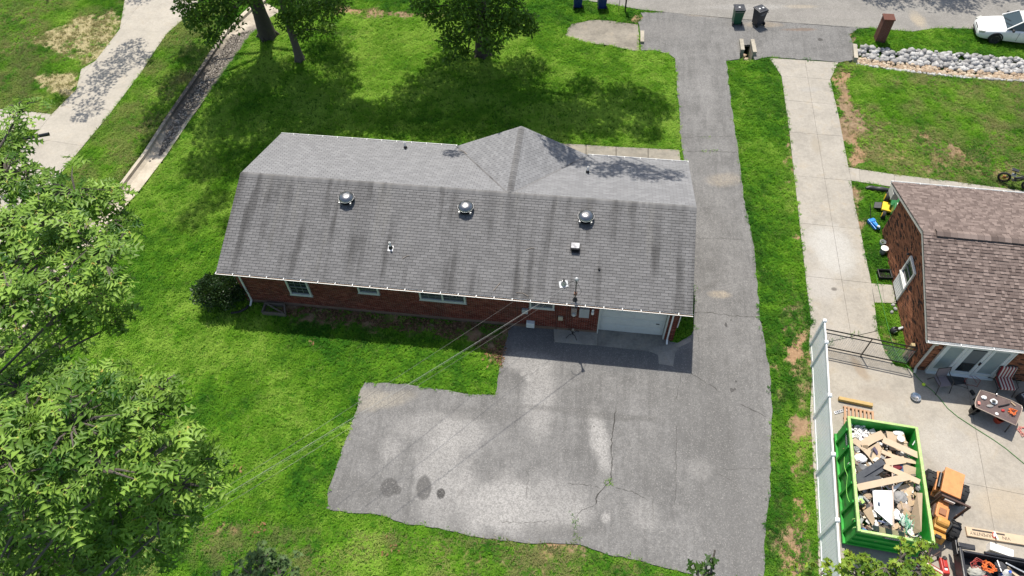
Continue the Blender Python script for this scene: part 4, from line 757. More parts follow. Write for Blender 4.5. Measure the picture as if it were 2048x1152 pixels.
tree('maple_tree', 'thick dark trunked tree by the drain channel at the top of the lawn', GRP, gp(536, 72), 18, .46, t1, LEAF1, BARKD, .2, 640, 41, upper=.5, lean=(-.3, 0))
t2 = [seen_lobe(*a) for a in [(600, 30, 4.6, .9), (640, 20, 5, 1.0), (655, 60, 3.4, .55), (610, 65, 3.4, .6), (575, 40, 4.2, .7), (670, 10, 5, .8), (585, -5, 6, 1.1)]] + [shadow_lobe(*a) for a in [(680, 130, 6, 1.1), (600, 210, 8, 1.4), (690, 170, 8, 1.0)]]
tree('maple_tree', 'slender grey trunked tree right of the thick dark trunked one', GRP, gp(600, 120), 11, .24, t2, LEAF1, BARK, .16, 900, 51, upper=.4)
t4 = [shadow_lobe(*a) for a in [(1750, -8, 9, 1.3), (1790, -2, 9, 1.2), (1870, 0, 10, 1.4), (1920, 8, 9, 1.2), (1985, -14, 10, 1.3), (2045, -8, 9, 1.1), (1900, -20, 10, 2), (1700, -30, 10, 1.6), (1440, -22, 9, 1.2)]]
tree('street_tree', 'leafy tree across the road shading the asphalt beyond the parked car', GRP, gp(1700, -90), 15, .4, t4, LEAF1, BARKD, .2, 300, 61)
t5 = [shadow_lobe(*a) for a in [(250, 110, 9, 1.0, .8), (225, 140, 9, 1.2, .8), (200, 170, 9, 1.1, .7), (180, 215, 9, .9, .7), (270, 90, 9, .7, .7), (290, 120, 9, .8), (130, 195, 9, .8), (280, -10, 9, 1.2), (160, 235, 9, .5)]]
tree('street_tree', 'tree beside the left driveway casting dappled shade across its slabs', GRP, gp(120, -70), 13, .3, t5, LEAF1, BARKD, .2, 300, 71, limbs=False)
# ---- big oak close to the camera on the left: whorls of lobed leaves on forked limbs
def oak(name, label, base, lobes, size, seed, per, h, group=None, tmpl=OAK, mat=LEAFO, twigs=True, r0=.34, limbfrom=.55, nleaf=(5, 9)):
    root = thing(name, label, 'tree', base, 0, group); base = A(*base); r = np.random.default_rng(seed); rnd = random.Random(seed)
    mb = MB(); top = base+A(0, 0, h); n = 8
    mb.tube([base+A(0, 0, -.2)]+[base+(top-base)*(i/n)+A(math.sin(i*1.1)*.15, math.cos(i*1.4)*.15, 0)*(i > 0) for i in range(n+1)], [r0*1.5]+[r0*(1.1-.85*i/n) for i in range(n+1)], 12)
    C, D, W = [], [], []
    for (c, rad, *k) in lobes:
        lt0 = r.uniform(.32, .85); c = A(*c); st = base+(top-base)*limbfrom + A(0, 0, (c[2]-base[2]-h*.85)*.3); limb(mb, st, c, .032, .012, 8, .3, 6)
        rad = np.array(rad if np.ndim(rad) else (rad*.86, rad*.86, rad*.42)); m = int(per*(k[0] if k else 1)*rad[0]*rad[1])
        for _ in range(m):
            d = nrm(r.normal(0, 1, 3)); d[2] = abs(d[2]) if r.random() < .6 else d[2]; wp = c + d*rad*r.uniform(.35, 1)**.5
            if twigs and r.random() < .8: mb.tube([c + d*rad*.1, (c+wp)/2+A(0, 0, .05), wp], [.014, .009, .005], 4, cap=False)
            wp = wp + (d*rad*r.uniform(.2, .6) if r.random() < .14 else 0); ax = nrm(d*A(.45, .45, .3)+A(0, 0, .85)); s = nrm(np.cross(ax, r.normal(0, 1, 3))); q = np.cross(ax, s); k2 = r.integers(*nleaf); a0 = r.uniform(0, 6.28); base_t = np.clip(lt0 + r.normal(0, .26), .02, .92)
            for j in range(k2):
                a = a0+j*6.283/k2+r.normal(0, .25); dd = nrm(s*math.cos(a)+q*math.sin(a)+ax*r.uniform(-.3, .25)); C.append(wp+ax*r.normal(0, .02)); D.append(dd+A(0, 0, -.15)); W.append(np.clip(base_t+r.normal(0, .14), 0, .92))
    mb.build('trunk', BARK, root, smooth=True, world=True)
    sz = size*r.uniform(.7, 1.2, len(C)); link('crown', leaf_mesh('crown', mat, np.array(C), np.array(D), sz, np.array(W), tmpl, seed+5, stalk=1, roll=.35), root, world=True); return root
_rj = random.Random(5); ol = [(gd(a[0], a[1], a[2]+_rj.uniform(-.45, .75)), a[3], *(a[4:])) for a in [(42, 222, 11, .3), (5, 285, 11.2, .42), (10, 350, 10.4, .55), (60, 370, 10.2, .5), (150, 385, 9.8, .5), (215, 400, 9.6, .38), (90, 440, 9.8, .45), (10, 470, 9.8, .5), (225, 450, 9.3, .35), (150, 470, 9.2, .45), (60, 520, 9, .5), (215, 530, 9, .38), (130, 560, 8.8, .5), (30, 600, 8.8, .5), (215, 590, 9, .4), (185, 640, 9.4, .36, .8), (95, 635, 9.8, .36, .5), (20, 690, 9.9, .35, .5), (228, 650, 9.6, .22, .7), (40, 665, 10.6, .5, .6), (120, 695, 10.6, .42, .55), (170, 600, 10.8, .45, .6), (70, 600, 10.8, .5, .6), (150, 480, 11.5, .5, .6), (200, 560, 11.5, .5, .6), (120, 900, 9.8, .7, .7), (260, 920, 9.8, .6, .7), (60, 820, 9.8, .6, .7), (330, 960, 10, .5, .7), (240, 480, 9.4, .22),
      (40, 775, 8.2, .42), (120, 770, 8, .38), (200, 778, 8, .36), (280, 775, 8, .32), (330, 775, 8, .26), (60, 840, 7.9, .55), (150, 850, 7.8, .55), (240, 850, 7.8, .5), (310, 830, 8, .4), (345, 880, 8, .35), (390, 930, 8.3, .3), (20, 920, 7.9, .5), (110, 930, 7.7, .5), (200, 940, 7.7, .5), (290, 940, 7.8, .5), (360, 970, 8.2, .4), (405, 985, 8.5, .2), (240, 1010, 8.2, .5), (320, 1030, 8.4, .4), (160, 1030, 8.6, .35, .6), (290, 1090, 9, .45, .8), (210, 1130, 9.2, .4, .7), (230, 1080, 8.8, .4, .6), (170, 1000, 8.1, .45), (60, 1000, 8.3, .4), (350, 1030, 8.8, .3), (415, 960, 8.6, .24), (165, 1085, 9.6, .4, .7), (100, 1060, 9.8, .4, .6), (40, 1080, 9.2, .5, .55), (110, 1120, 9.4, .5, .55), (20, 1150, 9.5, .5, .6), (120, 1065, 9.3, .35, .5), (-40, 1020, 8.6, .5), (-40, 880, 8.2, .5), (-50, 480, 9.6, .5), (-50, 620, 9.2, .5)]]
oak('oak_tree', 'tall oak with big lobed leaves filling the left edge of the view', (-12.5, .2, 0), ol, .205, 81, 106, 19.5)
nb = [(gd(*a[:3]), a[3]) for a in [(525, 1125, 13, .28), (565, 1118, 13, .2), (500, 1150, 13, .3), (560, 1160, 13, .4), (480, 1180, 13, .4)]]
LEAF5 = m_leaf('pale_leaf', (.03, .075, .015), (.13, .20, .07), stalk=(.2, .28, .1), trans=.25)
oak('young_tree', 'small pale green treetop at the bottom edge, left of the parking area', (-4.2, 2.2, 0), nb, .11, 82, 200, 14.5, tmpl=MAPLE, mat=LEAF5, r0=.16, limbfrom=.8)
nb = [(gd(*a[:3]), a[3], *(a[4:])) for a in [(1395, 1135, 9.5, .14, .5), (1418, 1115, 9.5, .12, .6), (1430, 1100, 9.5, .06), (1405, 1150, 9.6, .2, .5), (1420, 1190, 9.8, .35)]]
LEAF6 = m_leaf('star_leaf', (.02, .06, .01), (.08, .15, .025), stalk=(.3, .08, .03), trans=.3)
oak('young_tree', 'dark star leaved treetop sprig over the bottom edge of the asphalt', (2.35, 1.6, 0), nb, .12, 83, 220, 18, tmpl=MAPLE, mat=LEAF6, r0=.14, limbfrom=.85, nleaf=(3, 5))
nb = [(gd(*a[:3]), a[3]) for a in [(1640, 1150, 15.5, .3), (1700, 1135, 15, .3), (1690, 1110, 15, .14), (1745, 1120, 14.6, .22), (1770, 1135, 14.6, .4), (1800, 1118, 14.6, .3), (1842, 1102, 14.8, .3), (1830, 1140, 14.6, .4), (1730, 1165, 14.8, .6), (1820, 1170, 14.8, .6), (1860, 1150, 15, .25), (1600, 1165, 15.5, .4), (1640, 1190, 15.3, .6), (1865, 1090, 15, .14), (1800, 1085, 14.8, .12)]]
oak('young_tree', 'bright green bushy treetop in front of the green dumpster', (6.4, 2.4, 0), nb, .12, 84, 95, 14.3, tmpl=MAPLE, mat=LEAF2, r0=.2, limbfrom=.8)
# ---- shrubs
def shrub(label, c, rad, n, size, mat, seed, name='shrub', cat='shrub', group=None):
    root = thing(name, label, cat, (c[0], c[1], 0), 0, group); mb = MB(); c = A(*c)
    for i in range(14): a = i*2.4; mb.tube([c*A(1, 1, 0)+A(math.cos(a), math.sin(a), 0)*.1, c+A(math.cos(a)*rad[0]*.7, math.sin(a)*rad[1]*.7, random.uniform(-.2, .6)*rad[2])], [.03, .01], 5)
    mb.build('stems', BARK, root, world=True); lob = [(c+A(*(np.array(rad)*.42*A(math.cos(i*1.26)*1.2, math.sin(i*1.26)*1.2, random.uniform(-.2, .7)))), tuple(np.array(rad)*random.uniform(.5, .72))) for i in range(9)]
    C, D = lobes_points(lob, n, seed, .4, .3); r = np.random.default_rng(seed); lo = np.clip(C[:, 2]/(c[2]+rad[2]), 0, 1)
    link('foliage', leaf_mesh('foliage', mat, C, D+r.normal(0, .6, D.shape), r.uniform(.7, 1.3, len(C))*size, np.clip(r.normal(.4, .22, len(C)), 0, .92), DIAM, seed), root, world=True)
SHL = m_leaf('holly_leaf', (.010, .028, .008), (.035, .075, .018), trans=.12, rough=.4)
sc_ = gp(452, 610); shrub('dense dark green evergreen shrub at the back left corner of the house', (sc_[0], sc_[1]+.25, .75), (1.1, .95, .95), 3600, .085, SHL, 91)
for i, (a, b, lb) in enumerate(((7.4, 9.15, 'low shrub along the front gutter, left of the hipped gable'), (5.6, 9.2, 'leftmost low shrub peeking over the front gutter'))): p = hw_(a, b); shrub(lb, (p[0], p[1], .6), (1.0, .5, .65), 900, .08, LEAF1, 92+i)
# ---- grass: tufts and clover set out one by one over the lawns, not under paving or houses
gr_ = NT('grass_blade'); ti = gr_.attr('tint', 'INSTANCER'); dr = gr_.attr('dry', 'INSTANCER')
c = gr_.ramp(ti, [(0, (.027, .115, .012)), (.3, (.070, .225, .018)), (.65, (.185, .395, .026)), (1, (.38, .57, .09))]); c = gr_.mix(dr, c, (.38, .32, .16))
gr_.set(gr_.b.inputs['Base Color'], c); gr_.b.inputs['Roughness'].default_value = .6; gr_.b.inputs['Specular IOR Level'].default_value = .05
tr = gr_.n('ShaderNodeBsdfTranslucent'); gr_.L.new(c, tr.inputs[0]); mx = gr_.n('ShaderNodeMixShader'); mx.inputs[0].default_value = .45
gr_.L.new(gr_.b.outputs[0], mx.inputs[1]); gr_.L.new(tr.outputs[0], mx.inputs[2]); gr_.L.new(mx.outputs[0], gr_.N['Material Output'].inputs[0]); GRM = gr_.m
def tuft(kind, seed):
    r = random.Random(seed); mb = MB()
    if kind == 'blade':
        for _ in range(15):
            x, y = r.gauss(0, .045), r.gauss(0, .045); a = r.uniform(0, 6.28); h = r.uniform(.04, .11); l = r.uniform(.03, .10); w_ = r.uniform(.006, .013); d = A(math.cos(a), math.sin(a), 0); s = A(-d[1], d[0], 0)*w_; b0 = A(x, y, -.01)
            mb.add([b0-s, b0+s, b0+d*l*.5+A(0, 0, h*.75)+s*.7, b0+d*l*.5+A(0, 0, h*.75)-s*.7, b0+d*l*1.3+A(0, 0, h)], [(0, 1, 2, 3), (3, 2, 4)])
    else:
        for _ in range(9):
            x, y, h = r.gauss(0, .06), r.gauss(0, .06), r.uniform(.03, .08); R = rotz(r.uniform(0, 6))@rotx(r.uniform(-.4, .4)); s = r.uniform(.022, .036)
            for k in range(3): a = k*2.09; c0 = A(x, y, h); mb.add([c0, c0+R@A(math.cos(a-.5)*s, math.sin(a-.5)*s, .006), c0+R@A(math.cos(a)*s*1.25, math.sin(a)*s*1.25, .002), c0+R@A(math.cos(a+.5)*s, math.sin(a+.5)*s, .006)], [(0, 1, 2, 3)])
    me = bpy.data.meshes.new('tuft'); me.from_pydata(mb.v, [], mb.f); me.materials.append(GRM); return bpy.data.objects.new('grass_tuft', me)
def in_any(P, polys): 
    m = np.zeros(len(P), bool)
    for q in polys: m |= pip(P, q)
    return m
def grow(name, label_kind, N_, poly, keep, variants, seed, smin, smax, tintf, dryf):
    P = scatter_poly(poly, N_, seed); r = np.random.default_rng(seed+1); P = P[keep(P, r)]
    z = terrain(P) - .012; me = bpy.data.meshes.new(name); me.from_pydata(np.column_stack([P, z]).tolist(), [], [])
    for nm, arr in (('tint', tintf(P, r)), ('dry', dryf(P, r)), ('sc', r.uniform(smin, smax, len(P))), ('rot', r.uniform(0, 6.28, len(P)))): me.attributes.new(nm, 'FLOAT', 'POINT').data.foreach_set('value', np.asarray(arr, np.float32))
    me.attributes.new('pick', 'INT', 'POINT').data.foreach_set('value', r.integers(0, len(variants), len(P)).astype(np.int32))
    o = bpy.data.objects.new(name, me); COL.objects.link(o); o['kind'] = 'stuff'
    cl = bpy.data.collections.new(name+'_tufts')
    for v in variants: cl.objects.link(v)
    ng = bpy.data.node_groups.new(name, 'GeometryNodeTree'); ng.interface.new_socket('Geometry', in_out='INPUT', socket_type='NodeSocketGeometry'); ng.interface.new_socket('Geometry', in_out='OUTPUT', socket_type='NodeSocketGeometry')
    gi, go = ng.nodes.new('NodeGroupInput'), ng.nodes.new('NodeGroupOutput'); ip = ng.nodes.new('GeometryNodeInstanceOnPoints'); ci = ng.nodes.new('GeometryNodeCollectionInfo'); ci.inputs[0].default_value = cl; ci.inputs['Separate Children'].default_value = True; ci.inputs['Reset Children'].default_value = True
    def na(nm, ty='FLOAT'): a = ng.nodes.new('GeometryNodeInputNamedAttribute'); a.data_type = ty; a.inputs[0].default_value = nm; return a.outputs[0]
    cb = ng.nodes.new('ShaderNodeCombineXYZ'); L = ng.links; L.new(na('rot'), cb.inputs[2]); L.new(gi.outputs[0], ip.inputs['Points']); L.new(ci.outputs[0], ip.inputs['Instance']); ip.inputs['Pick Instance'].default_value = True
    L.new(na('pick', 'INT'), ip.inputs['Instance Index']); L.new(cb.outputs[0], ip.inputs['Rotation']); L.new(na('sc'), ip.inputs['Scale']); L.new(ip.outputs[0], go.inputs[0])
    o.modifiers.new('grow', 'NODES').node_group = ng; return o
HARD = [P_ASPH, P_CD, P_PAT, P_LD, P_WALK, P_SP, P_ROAD, P_FW, P_DP, P_DITCH, P_HOUSE, P_NEI]
CRK = [np.array(g2([(1155, 1026), (1143, 1026), (1140, 1092), (1155, 1092)])), np.array(g2([(1405, 300), (1432, 300), (1432, 306), (1405, 306)])), np.array(g2([(1402, 273), (1420, 272), (1420, 276), (1402, 277)])), np.array(g2([(1215, 962), (1222, 960), (1222, 975), (1210, 978)]))]
VIEW = [(-24, 3.5), (24, 3.0), (46, 47), (44, 53), (-45, 56), (-48, 50)]
Rz = {k: g2(v) for k, v in dict(front=[(560, 20), (1350, 60), (1365, 330), (500, 330), (250, 420)], back=[(250, 380), (520, 330), (1060, 650), (990, 800), (640, 1020), (650, 1060), (300, 1152), (180, 700)], leftn=[(-200, -60), (460, -60), (460, 60), (230, 380), (-200, 900)], rightn=[(1660, 120), (2300, 150), (2300, 420), (1700, 360)],
      strip=[(1440, 110), (1560, 110), (1640, 700), (1640, 1200), (1530, 1200)], bottom=[(300, 1040), (1000, 1080), (1400, 1140), (1400, 1220), (200, 1220)], clover=[(520, 610), (1020, 660), (985, 795), (730, 765), (640, 1020), (560, 1000), (680, 790), (640, 700), (470, 650)], verge=[(1700, 55), (2300, 90), (2300, 140), (1700, 90)]).items()}
def tintf(P, r):
    n = fbm(P[:, 0]*.35, P[:, 1]*.35); n2 = fbm(P[:, 0]*1.7+9, P[:, 1]*1.7); n3 = fbm(P[:, 0]*5+3, P[:, 1]*5)
    b = np.full(len(P), .5)
    for k, v in (('front', .78), ('back', .63), ('leftn', .6), ('rightn', .6), ('strip', .42), ('bottom', .6), ('clover', .44), ('verge', .46)): b = np.where(pip(P+.6*(np.stack([n2, n3], 1)-.5)*2, Rz[k]), v, b)
    return np.clip(b + (n-.5)*.9 + (n2-.5)*.7 + (n3-.5)*.4 + r.normal(0, .10, len(P)), 0, 1)
def dryf(P, r):
    n = fbm(P[:, 0]*.8+20, P[:, 1]*.8); b = bareness(P); d = np.where(pip(P, Rz['leftn']), .36, np.where(pip(P, Rz['rightn']), .48, np.where(pip(P, Rz['bottom']), .4, .03)))
    return np.clip(d*np.clip((n-.34)*5, 0, 1.4) + np.where(pip(P, Rz['leftn']) | pip(P, Rz['rightn']), 1.0, .35)*b + np.where(r.random(len(P)) < .04, .3, 0), 0, .9)
def edge_dist(P, poly):
    d = np.full(len(P), 9.0); q = np.array(poly)
    for i in range(len(q)):
        a, b = q[i-1], q[i]; ab = b-a; m = ((P > np.minimum(a, b)-.5) & (P < np.maximum(a, b)+.5)).all(1)
        if not m.any(): continue
        t_ = np.clip(((P[m]-a)@ab)/max(ab@ab, 1e-9), 0, 1); d[m] = np.minimum(d[m], np.linalg.norm(P[m]-(a+t_[:, None]*ab), axis=1))
    return d
def keep(P, r): return (edge_dist(P, P_ASPH) > .14*fbm(P[:, 0]*1.4, P[:, 1]*1.4)*(r.random(len(P)) < .8)) & ~in_any(P, HARD + [P_ROCK]) & (r.random(len(P)) > np.clip(bareness(P)*1.1, 0, .97)) | (in_any(P, CRK) & (r.random(len(P)) < .6))
grow('grass', None, 330000, VIEW, keep, [tuft('blade', 1), tuft('blade', 2), tuft('blade', 3)], 301, .6, 1.5, tintf, dryf)
def keepc(P, r):
    k = fbm(P[:, 0]*.6+70, P[:, 1]*.6)*.55 + fbm(P[:, 0]*2+7, P[:, 1]*2)*.45; return ~in_any(P, HARD + [P_ROCK]) & (bareness(P)*.9 < r.random(len(P))) & (k + np.where(pip(P, Rz['clover']), .16, 0) + np.where(pip(P, Rz['strip']), .06, 0) + np.where(pip(P, Rz['bottom']), .03, 0) > .56)
grow('clover', None, 120000, VIEW, keepc, [tuft('clover', 4), tuft('clover', 5)], 302, .9, 1.6, lambda P, r: np.clip(tintf(P, r)-.08, 0, 1), lambda P, r: np.zeros(len(P)))
# ---- fallen leaves: litter by the wall, scattered dead leaves on the lawn
LIT = m_leaf('dead_leaf', (.10, .055, .03), (.28, .16, .09), trans=.1, rough=.8)
lp = g2([(560, 604), (690, 622), (850, 640), (1020, 655), (1010, 700), (1003, 735), (975, 705), (900, 676), (820, 664), (700, 648), (560, 630)]); q = scatter_poly(lp, 5200, 7); r = np.random.default_rng(8)
q = q[fbm(q[:, 0]*1.5, q[:, 1]*1.5) > .46]
o = link('leaf_litter', leaf_mesh('leaf_litter', LIT, np.column_stack([q, r.uniform(.02, .07, len(q))]), np.column_stack([r.normal(0, 1, (len(q), 2)), r.normal(0, .2, len(q))]), r.uniform(.06, .13, len(q)), r.random(len(q)), DIAM, 9)); o['kind'] = 'stuff'
DED = m_leaf('orange_dead_leaf', (.28, .13, .06), (.44, .26, .14), trans=.2, rough=.7)
for px, py, n, sp, lb in [(518, 1060, 14, .16, 'orange dead leaves below the pale treetop side of the back lawn'), (775, 1097, 14, .2, 'orange dead leaves on the grass under the asphalt edge with dark stains'), (978, 712, 16, .22, 'tan dead leaves on the clover beside the parking area corner'), (628, 683, 4, .08, 'orange dead leaf alone on the lawn in the sun below the house shadow'), (470, 940, 4, .1, 'tan dead leaf on the sunny back lawn right of the oak')]:
    g0 = gp(px, py, .07); c = g0 + np.column_stack([r.normal(0, sp, (n, 2)), r.uniform(0, .03, n)]); o = link('dead_leaves', leaf_mesh('dead_leaves', DED, c, np.column_stack([r.normal(0, 1, (n, 2)), r.normal(0, .25, n)]), r.uniform(.12, .22, n), r.random(n), OAK, 5)); tag(o, lb, 'leaves')
# ================================================================== objects
def cart(label, p, rz, body, lid, group=None, sticker=1):
    r = thing('wheeled_bin', label, 'bin', p, rz, group); mb = MB(); S4 = [(.24, .26, .06), (.26, .29, .5), (.29, .33, .95), (.30, .345, 1.0)]
    for (hx, hy, z) in S4: mb.v += [(-hx, -hy, z), (hx, -hy, z), (hx, hy, z), (-hx, hy, z)]
    mb.f = [(3, 2, 1, 0)] + [(i*4+j, i*4+(j+1) % 4, (i+1)*4+(j+1) % 4, (i+1)*4+j) for i in range(3) for j in range(4)] + [(12, 13, 14, 15)]; mb.r = [.5]*len(mb.f)
    mb.build('body', body, r, bevel=.03)
    MB().box((0, .02, 1.035), (.66, .72, .06)).box((0, .04, 1.075), (.52, .5, .03), taper=.85).build('lid', lid, r, bevel=.02)
    MB().tube([(-.26, -.34, .98), (-.26, -.42, .97), (.26, -.42, .97), (.26, -.34, .98)], .018, 6).build('handle', lid, r)
    for s in (-1, 1): w_ = MB().lathe([(.03, -.03), (.12, -.03), (.125, 0), (.12, .03), (.03, .03)], (s*.27, -.27, .125), 18, roty(math.pi/2)).build('wheel', RUB, r, smooth=True)
    for k in range(sticker): MB().box((-.02+.16*(k == 0)*(sticker > 1)-.1*k, .0, 1.094), (.11, .1, .004)).build('sticker', WHITE, r)
    return r
GRB = M('bin_green', (.008, .085, .04), .45, var=.2); BKB = M('bin_black', (.03, .034, .045), .5, var=.2); NVB = M('bin_navy', (.008, .03, .15), .45, var=.2); LID = M('bin_lid', (.03, .03, .035), .4, var=.2)
cart('green wheeled bin with black lid at the kerb end of the driveway', gp(1472, 46, .03), -.05, GRB, LID)
bb = cart('black wheeled bin standing askew right of the green bin', gp(1514, 48, .03), .42, BKB, LID, sticker=2)
pr = MB(); [pr.box((x, -.318, .80), (.05, .004, .05)) for x in (-.1, 0, .1)]; pr.build('print', M('print_grey', (.3, .34, .4), .6), bb)
cart('left navy blue wheeled bin on the verge above the drain apron', gp(1155, 13), 0, NVB, NVB, 'navy bins on the verge'); cart('right navy blue wheeled bin on the verge, nearer the mailbox post', gp(1203, 15), .05, NVB, NVB, 'navy bins on the verge')
mp = thing('mailbox', 'black metal mailbox on a dark post beside the navy bins', 'mailbox', gp(1250, 24)); MB().tube([(0, 0, -.1), (0, 0, 1.05)], .05, 10).build('post', BLK, mp)
mb = MB(); [mb.v.extend([(-.09, y, 1.06), (.09, y, 1.06), (.09, y, 1.18), (.06, y, 1.25), (0, y, 1.28), (-.06, y, 1.25), (-.09, y, 1.18)]) for y in (-.2, .3)]
mb.f = [(i, (i+1) % 7, 7+(i+1) % 7, 7+i) for i in range(7)] + [tuple(range(6, -1, -1)), tuple(range(7, 14))]; mb.r = [.5]*9; mb.build('box', BLK, mp)
MB().box((.1, .1, 1.25), (.01, .04, .14)).build('flag', M('flag_red', (.5, .03, .02), .5), mp)
o = MB().tube([gp(1237, 23), gp(1237, 23)+A(.02, 0, 1.2)], .018, 6).build('marker_rod', BLK); tag(o, 'thin black rod in the verge left of the mailbox post', 'rod')
# brick pillar
pl = thing('brick_pillar', 'square red brick mailbox pillar beside the white rock bed', 'pillar', gp(1758, 80), HY); MB().box((0, 0, .75), (.56, .56, 1.5)).build('core', MRT, pl); bm = MB()
for (R) in (0, math.pi/2, math.pi, -math.pi/2): brick_face(bm, .56, 0, 1.49, [], lambda u, n, z, R=R: rotz(R)@A(u-.28, -.28-n, z))
PBR = M('brown_pillar_brick', (.13, .05, .034), .9, var=.35, sc=14); o = bm.build('bricks', PBR, pl); o['kind'] = 'stuff'
cp = MB()
for i in range(9): cp.box((-.29+i*.0725, 0, 1.535), (.062, .64, .07))
cp.build('cap', PBR, pl)
# ------------------------------------------------------------------ parked car
CARW = M('car_white', (.80, .80, .79), .22, var=.03, sc=1.5, spec=.6); CGL = NT('car_glass').out((.03, .05, .055), .05, 0, .8)
fwp = gp(1984, 86); dv = gp(2110, 100)-fwp; hd = math.atan2(-dv[1], -dv[0]); Rc = rotz(hd); cpos = fwp - Rc@A(1.40, .80, 0)
car = thing('parked_car', 'white four door sedan parked on the grass verge at the road edge', 'car', cpos, hd)
st = [(2.42, .60, .30, .52), (2.38, .74, .24, .64), (2.2, .84, .2, .74), (1.9, .88, .19, .81), (1.4, .905, .19, .88), (.95, .91, .19, .95), (.3, .915, .18, .97), (-.6, .915, .18, .99), (-1.4, .91, .19, 1.02), (-1.9, .895, .2, 1.02), (-2.25, .85, .26, .98), (-2.38, .78, .32, .85), (-2.42, .68, .38, .66)]
mb = MB(); q = 9
for (x, wd, zl, zt) in st:
    h = zt-zl; half = [(0, zt+.015), (wd*.5, zt+.01), (wd*.82, zt-.02), (wd*.95, zt-.09), (wd, zl+h*.55), (wd*.985, zl+h*.3), (wd*.94, zl+.04), (wd*.8, zl), (0, zl)]
    mb.v += [(x, y, z) for y, z in half] + [(x, -y, z) for y, z in half[1:-1][::-1]]
m = 2*q-2; mb.f = [(i*m+j, (i+1)*m+j, (i+1)*m+(j+1) % m, i*m+(j+1) % m) for i in range(len(st)-1) for j in range(m)] + [tuple(range(m)), tuple((len(st)-1)*m+j for j in range(m-1, -1, -1))]; mb.r = [.5]*len(mb.f)
mb.build('body', CARW, car, smooth=True, sub=1)
gh = MB(); ST = [(1.0, .74, .95, .74), (.35, .72, 1.40, .60), (-.1, .73, 1.455, .60), (-.8, .73, 1.455, .60), (-1.25, .72, 1.38, .58), (-1.95, .70, 1.01, .66)]
for x, wb, zt, wt in ST: gh.v += [(x, -wb-.06, .94), (x, wb+.06, .94), (x, wt, zt), (x, -wt, zt)]
gh.f = [(i*4+j, i*4+(j+1) % 4, (i+1)*4+(j+1) % 4, (i+1)*4+j) for i in range(5) for j in range(4)] + [(3, 2, 1, 0), (20, 21, 22, 23)]; gh.r = [.5]*len(gh.f); gh.build('glasshouse', CGL, car)
rf = MB(); rf.v = [(.34, -.61, 1.405), (.34, .61, 1.405), (-.1, .63, 1.462), (-.1, -.63, 1.462), (-.8, .63, 1.462), (-.8, -.63, 1.462), (-1.24, .60, 1.392), (-1.24, -.60, 1.392), (.34, 0, 1.44), (-.1, 0, 1.49), (-.8, 0, 1.49), (-1.24, 0, 1.42)]
rf.f = [(0, 8, 9, 3), (8, 1, 2, 9), (3, 9, 10, 5), (9, 2, 4, 10), (5, 10, 11, 7), (10, 4, 6, 11)]; rf.r = [.5]*6; o = rf.build('roof', CARW, car, smooth=True); o.modifiers.new('s', 'SOLIDIFY').thickness = .03
for s in (-1, 1):
    pl_ = MB(); pl_.beam((1.05, s*.80, .95), (.34, s*.62, 1.42), .06, .05); pl_.beam((-.25, s*.80, .95), (-.3, s*.62, 1.44), .02, .07); pl_.beam((-1.95, s*.74, 1.0), (-1.22, s*.61, 1.40), .09, .05); pl_.build('pillars', CARW, car)
    MB().box((.72, s*.98, 1.02), (.12, .2, .13)).build('mirror', BLK, car, bevel=.03)
    MB().box((2.20, s*.66, .645), (.34, .26, .13), rotz(-s*.5)@roty(.25)).build('headlight', M('lens_clear', (.5, .5, .46), .1, spec=.7), car, bevel=.03); MB().box((-2.36, s*.62, .86), (.08, .3, .16)).build('tail_light', M('lens_red', (.4, .02, .015), .2), car, bevel=.02)
    for dx in (.30, -.62, -1.45): MB().box((dx, s*.918, .62), (.012, .012, .55)).build('door_seam', BLK, car)
    for dx in (.05, -.85): MB().box((dx-.2, s*.925, .84), (.16, .03, .03)).build('door_handle', CARW, car, bevel=.008)
    for x in (1.40, -1.38):
        wl = MB().lathe([(.21, -.1), (.31, -.1), (.325, -.06), (.325, .06), (.31, .1), (.21, .1)], (x, s*.82, .325), 28, rotx(math.pi/2)).build('wheel', RUB, car, smooth=True)
        rm = MB(); rm.lathe([(.0, .06), (.06, .06), (.06, .085), (.0, .09)], (x, s*.82, .325), 16, rotx(-s*math.pi/2)); rm.lathe([(.19, .02), (.215, .1), (.2, .1), (.18, .03)], (x, s*.82, .325), 28, rotx(-s*math.pi/2), cap=False)
        for k in range(5): a = k*1.2566; rm.beam((x+.04*math.cos(a), s*.90, .325+.04*math.sin(a)), (x+.2*math.cos(a), s*.905, .325+.2*math.sin(a)), .05, .03, up=(0, 1, 0))
        rm.build('rim', M('alloy', (.42, .42, .43), .3, .8), wl)
        ar = MB(); ar.tube([(x+.37*math.cos(a), s*.885, .33+.37*math.sin(a)) for a in np.linspace(-.1, 3.24, 18)], .045, 6); ar.build('wheel_arch', BLK, car)
gr = MB(); gr.box((2.38, 0, .53), (.06, .62, .16)); gr.build('grille', BLK, car, bevel=.02); MB().box((2.42, 0, .53), (.02, .6, .02)).build('grille_bar', CARW, car); MB().box((2.40, 0, .32), (.06, .9, .1)).build('air_intake', BLK, car)
wp = MB(); wp.beam((1.02, -.5, .985), (.78, .1, 1.14), .02, .015); wp.beam((1.02, .05, .985), (.78, .55, 1.13), .02, .015); wp.build('wipers', BLK, car)
